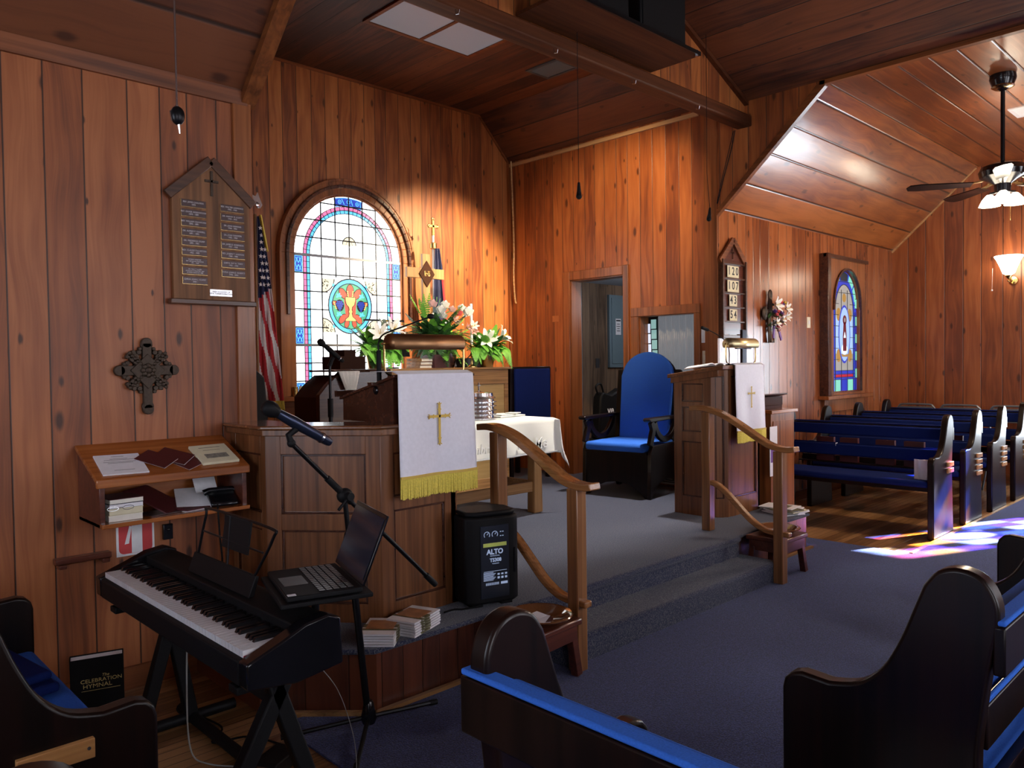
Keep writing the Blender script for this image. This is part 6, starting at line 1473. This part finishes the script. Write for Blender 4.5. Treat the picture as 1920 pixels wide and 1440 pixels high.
# cabinet, book stand, standing cross and poster behind the lectern
cbn = thing('low_cabinet', 'reddish wooden cabinet behind right lectern with bright front edge', 'cabinet', (5.86, 3.06, 0))
MB().box(0, .40, .0, .42, .0, 1.02).build('body', M['trim'], cbn, bev=.003); MB().box(-.02, .43, -.02, .44, 1.02, 1.05).build('cabinet_top', M['orange'], cbn, bev=.004); MB().box(.03, .37, -.006, .0, .08, .96).build('front_panel', M['trim'], cbn, bev=.002)
bs = thing('book_stand', 'sloping brown wooden book stand on the cabinet behind lectern', 'book stand', (6.02, 3.24, 1.0505), -.1)
MB().box(-.14, .17, -.10, .13, 0, .03).prism([(-.11, .03), (.14, .03), (.14, .055), (-.11, .105)], -.13, .16, 'yz').build('stand_body', M['maho'], bs, bev=.003); MB().prism([(-.14, .118), (.16, .05), (.16, .062), (-.14, .130)], -.16, .18, 'yz').build('book_rest', M['plaqued'], bs, bev=.003)
sc_ = thing('standing_cross', 'dark metal cross standing behind the right lectern lamp', 'cross', (5.86, 3.30, 1.0505))
MB().box(-.035, .035, -.012, .012, .02, .66).box(-.12, .11, -.012, .012, .50, .555).build('cross_body', M['blackg'], sc_, bev=.003); MB().box(-.06, .06, -.05, .05, 0, .022).build('base', M['blackg'], sc_, bev=.004)
ps = MB().box(-.06, .06, -.004, 0, -.20, .20).build('poster', M['paper'], loc=(5.875, 3.049, .72)); tag(ps, 'narrow white poster on the cabinet side behind the lectern cloth', 'poster')
MB().box(-.05, .05, -.0005, 0, -.07, .04).build('printed_shape', M['purple'], ps).location = (0, -.0042, -.02)
random.seed(9)
for k in range(7):
    mt = ['paper', 'whitep', 'paper', 'cream', 'paper', 'brpr', 'paper'][k]
    lb = ['bottom magazine of the loose pile on the right platform ledge', 'second magazine from the bottom on the right platform ledge', 'white magazine turned askew in the pile on the right ledge', 'cream booklet in the middle of the magazine pile on right ledge', 'thin white magazine near the top of the ledge pile', 'dark printed magazine second from the top on the right ledge', 'top white magazine of the pile on the right platform ledge'][k]
    o = MB().obox((0, 0, .0035), .20, .26, .006).build('magazine', M[mt], loc=(5.66+random.uniform(-.05, .05), 2.86+random.uniform(-.02, .03), ZP+.001+k*.0072), rz=random.uniform(-.5, .5)); tag(o, lb, 'magazine', 'magazines on the right platform ledge')
    MB().box(-.06, .06, -.08, .03, .0066, .0069).build('cover_print', M[['brpr', 'leaf', 'coral', 'brtop', 'leafd', 'brtop', 'brpr'][k]], o)
# radiator beside the throne chair
ra = thing('wall_grille', 'white slatted heater grille on side wall behind the throne chair', 'grille', (CX1-.06, 4.20, ZP))
MB().box(0.01, .058, -.17, .17, .02, .70).build('grille_box', M['whitep'], ra, bev=.004)
g = MB()
for k in range(36): g.box(-.002, .012, -.165, .165, .05+k*.018, .058+k*.018)
g.build('slats', M['whitep'], ra); MB().box(.008, .012, -.16, .16, .04, .69).build('dark_backing', M['ink'], ra)
# vestry things
ep = thing('electrical_panel', 'grey blue electrical panel door on the vestry wall', 'electrical panel', (8.18, 6.449, 0))
MB().box(-.20, .22, -.04, 0, 1.39, 2.34).build('panel_box', M['greyblue'], ep, bev=.004); MB().box(-.16, .18, -.052, -.04, 1.44, 2.30).build('panel_door', M['greyblue'], ep, bev=.004); MB().box(-.09, .02, -.054, -.052, 1.82, 2.03).build('warning_label', M['paper'], ep)
for z, w in ((2.0, .09), (1.96, .06), (1.93, .08), (1.90, .05), (1.87, .07)): MB().box(-.035-w/2, -.035+w/2, -.0548, -.054, z-.004, z+.004 if z < 2 else z+.014).build('printed_line', M['ink'], ep)
MB().box(.10, .13, -.062, -.052, 1.84, 1.90).build('latch', M['ink'], ep)
o = MB().box(-.035, .035, -.008, 0, -.06, .06).build('wall_socket', M['ink'], loc=(7.77, 6.449, 1.45)); tag(o, 'dark wall plate on vestry boards left of electrical panel', 'socket')
bg = thing('tote_bag', 'black tote bag with pale letters hanging inside the vestry doorway', 'bag', (7.15, 5.82, ZP))
MB().prism([(-.20, .30), (.22, .30), (.25, .88), (.16, .84), (.05, .80), (-.10, .84), (-.15, .78)], -.06, .06, 'xz').build('bag_body', M['black'], bg, bev=.02); text('lettering', 've', .13, M['whitep'], bg, loc=(.02, -.066, .62), rot=(PI/2, 0, 0), bold=.003)
MB().tube(smooth_path([(-.12, 0, .80), (-.17, 0, .90), (-.08, 0, .93), (-.03, 0, .82)], 6), .012, 6).build('handle', M['black'], bg); MB().box(-.18, .20, -.10, .10, 0, .30).build('dark_box', M['ink'], bg)
# ------------------------------------------------------------------ ceiling fan, sconce, vents, ceiling light
fn_ = thing('ceiling_fan', 'dark ceiling fan with thin blades and white glass light in transept', 'ceiling fan', (7.145, 1.75, ZF))
MB().lathe([(.0, -.0), (.09, -.0), (.095, -.03), (.09, -.05), (.075, -.09), (.03, -.115), (.02, -.13)], n=24).build('canopy', M['blackg'], fn_); MB().lathe([(.078, -.088), (.082, -.095), (.06, -.11)], n=24).build('canopy_ring', M['brass'], fn_)
MB().tube([(0, 0, -.11), (0, 0, -.70)], .016, 10).build('down_rod', M['blackm'], fn_)
MB().lathe([(.0, -.685), (.06, -.69), (.15, -.72), (.17, -.76), (.16, -.80), (.10, -.83), (.06, -.86), (.055, -.93), (.0, -.935)], n=28).build('motor_housing', M['blackg'], fn_)
for k in range(5):
    a = math.radians(122+72*k); R = Matrix.Rotation(a, 4, 'Z')
    ir = MB().bar((.14, 0, -.83), (.25, 0, -.845), .05, .008).xf(R); ir.build('blade_iron', M['brass'], fn_)
    bp_ = [(.22, -.045), (.60, -.065), (.68, -.05), (.70, 0), (.68, .05), (.60, .065), (.22, .045)]
    b_ = MB().prism(bp_, -.004, .004, 'xy').xf(R @ Matrix.Translation((0, 0, -.85)) @ Matrix.Rotation(.18, 4, 'X')); b_.build('blade', M['pew'], fn_)
for k in range(3):
    a = math.radians(-44+120*k); c = V(.10*math.cos(a), .10*math.sin(a), -.93)
    MB().lathe([(.02, .0), (.03, -.01), (.055, -.04), (.078, -.09), (.073, -.09), (.04, -.03)], c, n=18).build('lamp_shade', M['shade'], fn_); MB().tube([(0, 0, -.90), c*.6+V(0, 0, -.36), c+V(0, 0, .01)], .010, 8).build('lamp_arm', M['blackm'], fn_)
MB().tube([(.02, -.05, -.93), (.02, -.05, -1.15)], .0015, 5).build('pull_chain', M['brass'], fn_)
so = thing('wall_sconce', 'bell shaped white glass sconce with scrolled bracket on end wall', 'lamp', (XR-.001, 2.42, 2.45))
MB().lathe([(.045, -.06), (.06, -.05), (.085, .02), (.12, .10), (.145, .14), (.14, .145), (.10, .09), (.05, -.03)], (-.20, 0, 0), n=24).build('lamp_shade', M['shade'], so)
MB().tube(smooth_path([(0, 0, -.12), (-.08, 0, -.16), (-.17, 0, -.13), (-.20, 0, -.06)], 6), .010, 8).lathe([(.0, -.12), (.025, -.10), (.04, -.075), (.02, -.05)], (-.20, 0, 0), n=12).sphere((-.20, 0, -.135), .014, 8, 6).build('scroll_arm', M['brass'], so); MB().lathe([(0, 0), (.05, 0), (.045, .015), (0, .02)], (0, 0, -.12), n=16, axis='x').xf(Matrix.Scale(-1, 4, (1, 0, 0))).build('wall_plate', M['brass'], so)
MB().tube([(-.20, .16, .02), (-.20, .165, -.22)], .0015, 5).sphere((-.20, .165, -.23), .010, 8, 6).build('pull_chain', M['whitep'], so)
def vent(lb, loc, sx_, sy, mt):
    t = thing('ceiling_vent', lb, 'vent', loc)
    MB().box(-sx_/2, sx_/2, -sy/2, -sy/2+.03, -.012, -.001).box(-sx_/2, sx_/2, sy/2-.03, sy/2, -.012, -.001).box(-sx_/2, -sx_/2+.03, -sy/2+.03, sy/2-.03, -.012, -.001).box(sx_/2-.03, sx_/2, -sy/2+.03, sy/2-.03, -.012, -.001).build('vent_frame', mt, t)
    g = MB(); n = int((sx_-.06)/.016)
    for k in range(n): g.obox((-sx_/2+.03+(k+.5)*.016, 0, -.008), .012, sy-.06, .002, ry=.6)
    g.build('louvres', mt, t); MB().box(-sx_/2+.03, sx_/2-.03, -sy/2+.03, sy/2-.03, -.003, -.001).build('dark_backing', M['ink'], t)
vent('grey louvred vent in chancel ceiling near the header beam', (5.37, 4.955, ZC), .31, .40, plain('vent_grey', (.06, .075, .08), .5))
vent('white slotted vent in transept ceiling behind the fan rod', (8.32, 1.86, ZF), .34, .20, M['whitep'])
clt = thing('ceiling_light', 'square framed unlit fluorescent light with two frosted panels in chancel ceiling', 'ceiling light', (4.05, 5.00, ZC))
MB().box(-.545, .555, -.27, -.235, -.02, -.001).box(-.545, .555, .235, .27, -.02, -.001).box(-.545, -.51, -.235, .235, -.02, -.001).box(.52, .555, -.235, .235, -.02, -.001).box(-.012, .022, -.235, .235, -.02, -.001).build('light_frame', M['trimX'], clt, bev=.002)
MB().box(-.51, -.012, -.235, .235, -.012, -.004).build('diffuser', emis('frosted_panel_glow', (.62, .60, .66), .14), clt); MB().box(.022, .52, -.235, .235, -.012, -.004).build('diffuser', bpy.data.materials['frosted_panel_glow'], clt)  # panels are off; faint emission put in to lift their tone
# loudspeaker shelf on the header wall, two speakers
ss = thing('speaker_shelf', 'dark wooden shelf fixed to the header beam carrying two loudspeakers', 'shelf', (3.42, 3.40, 3.60))
MB().box(0, 1.40, -.36, .06, 0, .022).build('shelf_board', M['beam'], ss, bev=.002); MB().box(0, 1.40, -.372, -.36, -.0, .026).build('metal_edge', M['blackm'], ss)
for x in (.04, 1.36): MB().tube([(x, -.36, -.012), (x, -.36, .03)], .012, 8).build('bolt', M['steel'], ss)
for x, lb in ((3.78, 'left black loudspeaker on the header shelf above the beam'), (4.42, 'right black loudspeaker on header shelf with small blue light')):
    t = thing('hanging_loudspeaker', lb, 'loudspeaker', (x, 3.22, 3.624), .0, 'black loudspeakers on the header shelf')
    MB().prism([(-.26, -.16), (.26, -.16), (.21, .13), (-.21, .13)], 0, .34, 'xy').build('cabinet', M['black'], t, bev=.01); MB().box(-.24, .24, -.166, -.16, .02, .32).build('grille', M['black'], t)
    if x > 4: MB().sphere((-.22, -.168, .27), .007, 8, 6).build('power_light', emis('blue_led', (.15, .2, 1), 6), t)
hk = MB()
for k in range(4):
    o = MB().tube([(0, 0, 0), (0, -.005, -.03), (.0, -.03, -.035), (.0, -.035, -.012)], .003, 6).build('screw_hook', M['steel'], loc=(2.9+.82*k, 3.42, 3.47)); tag(o, ['small steel hook in beam underside nearest the ceiling light', 'small steel hook in beam under the left loudspeaker', 'small steel hook in beam right of the ceiling vent', 'small steel hook near the right end of the beam'][k], 'hook', 'steel hooks under the header beam')
def hangmic(lb, x, y, z0, z1, dx=0):
    t = thing('hanging_microphone', lb, 'microphone', (x, y, z1))
    MB().tube([(0, 0, z0-z1), (0, 0, .35), (dx*.4, 0, .2), (dx, 0, .06)], .0022, 5).build('cable', M['black'], t); MB().tube([(dx, 0, .07), (dx*.8, 0, .02), (dx*.6, 0, -.01)], [.008, .013, .018], 10).sphere((dx*.6, 0, -.02), .020, 10, 8).build('capsule', M['black'], t)
hangmic('small black microphone hanging on a wire before the chancel wall', 3.88, 3.36, 4.57, 2.56)
hangmic('black microphone on bent wire hanging at the right end of the beam', 5.42, 3.36, 4.02, 2.60, .04)
o = MB().tube(smooth_path([(CX1-.008, 3.56, 3.47), (CX1-.01, 3.60, 3.30), (CX1-.012, 3.68, 3.05), (CX1-.014, 3.735, 2.86)], 6), .004, 6).tube(smooth_path([(CX1-.008, 3.575, 3.47), (CX1-.02, 3.63, 3.25), (CX1-.016, 3.70, 3.02), (CX1-.014, 3.74, 2.86)], 6), .003, 6).build('wall_cable', M['black']); tag(o, 'two thin black cables running down under the beam end', 'cable')
pc = thing('pull_chain', 'ball chain with dark pendant and silver tip hanging before left wall', 'chain', (1.045, 2.70, 2.31))
MB().tube([(0, 0, .03), (0, 0, ZF-2.31)], .0035, 6).build('chain', M['steel'], pc); MB().sphere((.002, 0, -.0), .024, 12, 9, (1, .8, 1.35)).build('pendant', M['blackm'], pc); MB().tube([(.004, 0, -.02), (.008, 0, -.06)], [.008, .003], 8).build('tip', M['silver'], pc)
MB().tube([(-.018, 0, -.02), (-.022, 0, .01), (0, 0, .035), (.018, 0, .02)], .003, 6).build('ring', M['steel'], pc)
# small candle holder on the chancel window sill
sl_ = thing('candle_cups', 'small brass and glass candle cups on the chancel window sill', 'candle holder', (3.43, YC-.105, 1.1902))
MB().lathe([(.0, 0), (.024, 0), (.026, .085), (.022, .085), (.02, .005)], n=14).build('brass_cup', M['brass'], sl_); MB().lathe([(0, 0), (.022, 0), (.026, .06), (.018, .07), (.02, .09)], (.06, 0, 0), n=14).build('glass_cup', M['cream'], sl_)
# hymnals in the pew racks, open book and papers on the pews
for (xr, ys) in ((7.18, (2.42, 2.66, 2.98, 3.20)), (7.98, (2.35, 2.60, 3.10)), (8.78, (2.5, 2.9))):
    for i, y in enumerate(ys):
        row = {7.18: 'first', 7.98: 'second', 8.78: 'third'}[xr]; pos = ['nearest the aisle', 'next after the aisle end', 'third from the aisle', 'nearest the wall'][i]
        t = thing('rack_hymnal', 'maroon hymnal behind %s transept pew, %s' % (row, pos), 'book', (xr, y, .513), 0, 'maroon hymnals in the transept pew racks')
        MB().box(-.018, -.015, -.08, .08, 0, .22).box(.015, .018, -.08, .08, 0, .22).box(-.018, .018, -.083, -.08, 0, .22).build('cover', M['maroon'], t); MB().box(-.0148, .0148, -.0795, .077, .004, .215).build('pages', M['page'], t)
t = thing('rack_hymnal', 'hymnal with bright ribbons in rack of nearest blue topped pew', 'book', (.91, .80, .521), 0)
MB().box(-.018, -.015, -.08, .08, 0, .20).box(.015, .018, -.08, .08, 0, .20).build('cover', M['navy'], t); MB().box(-.0148, .0148, -.078, .077, .0, .195).build('pages', M['page'], t); MB().box(-.004, .0, -.02, -.012, .19, .23).build('ribbon', M['coral'], t); MB().box(.003, .007, .0, .008, .19, .225).build('ribbon', M['yellow'], t)
ob = thing('leaning_booklet', 'pale booklet standing open on first transept pew against its end', 'book', (6.79, 2.20, .471), .1)
MB().obox((0, 0, .075), .004, .12, .17, rx=.0, ry=.0, rz=.5).obox((-.02, .035, .075), .004, .11, .17, rz=-.35).build('cover', M['paper'], ob)
o = MB().box(-.02, .02, -.001, .001, -.014, .014).build('paper_slip', M['paper'], loc=(7.07, 3.05, .68)); tag(o, 'tiny white slip stuck on padded back of the first transept pew', 'paper')
# folding chairs along the end wall
def fchair(lb, loc):
    t = thing('folding_chair', lb, 'chair', loc, 0, 'grey folding chairs along the end wall')
    fr = MB().tube(smooth_path([(.02, -.21, .0), (.10, -.21, .5), (.12, -.215, .80), (.12, -.19, .885), (.12, -.13, .905), (.12, .13, .905), (.12, .19, .885), (.12, .215, .80), (.10, .21, .5), (.02, .21, .0)], 4), .012, 8); fr.build('chair_frame', plain('grey_tube', (.20, .22, .24), .35, metal=.6) if 'grey_tube' not in bpy.data.materials else bpy.data.materials['grey_tube'], t)
    MB().obox((.125, 0, .80), .012, .37, .16, ry=.02).build('backrest', bpy.data.materials['grey_tube'], t, bev=.004)
    MB().box(-.28, .08, -.19, .19, .43, .455).build('seat', bpy.data.materials['grey_tube'], t, bev=.01)
    for s in (-1, 1): MB().tube([(.08, s*.19, .44), (-.26, s*.19, .0)], .011, 8).build('leg', bpy.data.materials['grey_tube'], t)
    return t
c0 = fchair('folding chair nearest the front wall corner, back edge above pews', (9.90, 3.36, 0))
for y, lb in ((2.88, 'middle folding chair along the end wall behind the pews'), (2.36, 'folding chair nearest the aisle along the end wall')): dup(c0, (9.90, y, 0), 0, lb)
# ------------------------------------------------------------------ camera, light, exposure
cam_d = bpy.data.cameras.new('camera'); cam = bpy.data.objects.new('camera', cam_d); COL.objects.link(cam)
cam_d.sensor_fit = 'HORIZONTAL'; cam_d.sensor_width = 36; cam_d.lens = 1459.9/1920*36; cam_d.clip_start = .02
yaw, pit, rol = math.radians(45.962), math.radians(-1.448), math.radians(-.769)
fw = V(math.cos(yaw)*math.cos(pit), math.sin(yaw)*math.cos(pit), math.sin(pit))
r_ = fw.cross(V(0, 0, 1)).normalized(); u_ = r_.cross(fw)
R_ = r_*math.cos(rol)+u_*math.sin(rol); U_ = -r_*math.sin(rol)+u_*math.cos(rol)
cam.matrix_world = Matrix((R_, U_, -fw)).transposed().to_4x4(); cam.location = (0, 0, 1.45)
SC.camera = cam
def light(name, kind, loc, energy, col, target=None, **k):
    d = bpy.data.lights.new(name, kind); d.energy = energy; d.color = col
    for a, b in k.items(): setattr(d, a, b)
    o = bpy.data.objects.new(name, d); COL.objects.link(o); o.location = loc
    if target is not None: o.rotation_euler = (V(target)-V(loc)).to_track_quat('-Z', 'Y').to_euler()
    return o
# sun through the stained window of the end wall
sunpos, hit = V(XR, (SY0+SY1)/2, 2.02), V(6.95, 1.97, 0)
sd = hit-sunpos
light('sun', 'SUN', (14, -3, 6), 130, (1, .95, .88), target=V(14, -3, 6)+sd, angle=.016)
light('vestry_fill', 'POINT', (7.6, 4.9, 2.2), 28, (.85, .92, 1), shadow_soft_size=.15)  # unseen point light added for daylight inside the vestry
# spot lamps behind the header beam
WARM = (1, .62, .30)
light('spot_lamp', 'SPOT', (5.75, 3.66, 3.60), 1350, (1, .76, .46), target=(5.15, 6.40, 2.15), spot_size=.80, spot_blend=.8, shadow_soft_size=.05)
light('spot_lamp', 'SPOT', (4.6, 3.62, 3.9), 230, (1, .70, .42), target=(6.2, 4.9, 2.6), spot_size=1.1, spot_blend=.8, shadow_soft_size=.05)
light('spot_lamp', 'SPOT', (5.6, 3.62, 4.0), 700, (1, .93, .82), target=(4.35, 4.1, .4), spot_size=.90, spot_blend=.55, shadow_soft_size=.05)
light('spot_lamp', 'SPOT', (3.1, 3.62, 3.9), 330, (1, .88, .70), target=(4.4, 5.9, 1.75), spot_size=.85, spot_blend=.9, shadow_soft_size=.06)  # unseen extra spot, added as fill on the cabinet flowers
light('fan_lamp', 'POINT', (7.2, 1.75, 2.55), 90, (1, .78, .55), shadow_soft_size=.1)
wd = bpy.data.worlds.new('World'); SC.world = wd; wd.use_nodes = True
wd.node_tree.nodes['Background'].inputs[0].default_value = (.6, .75, 1, 1); wd.node_tree.nodes['Background'].inputs[1].default_value = 1.0
SC.view_settings.view_transform = 'Standard'; SC.view_settings.look = 'None'; SC.view_settings.gamma = 1; SC.view_settings.exposure = .2
try: SC.view_settings.use_curve_mapping = False
except Exception: pass
try:
    SC.cycles.use_denoising = True; SC.cycles.max_bounces = 6; SC.cycles.sample_clamp_indirect = 6; SC.cycles.caustics_reflective = False; SC.cycles.caustics_refractive = False
    SC.cycles.use_adaptive_sampling = True; SC.cycles.adaptive_threshold = .04
except Exception: pass
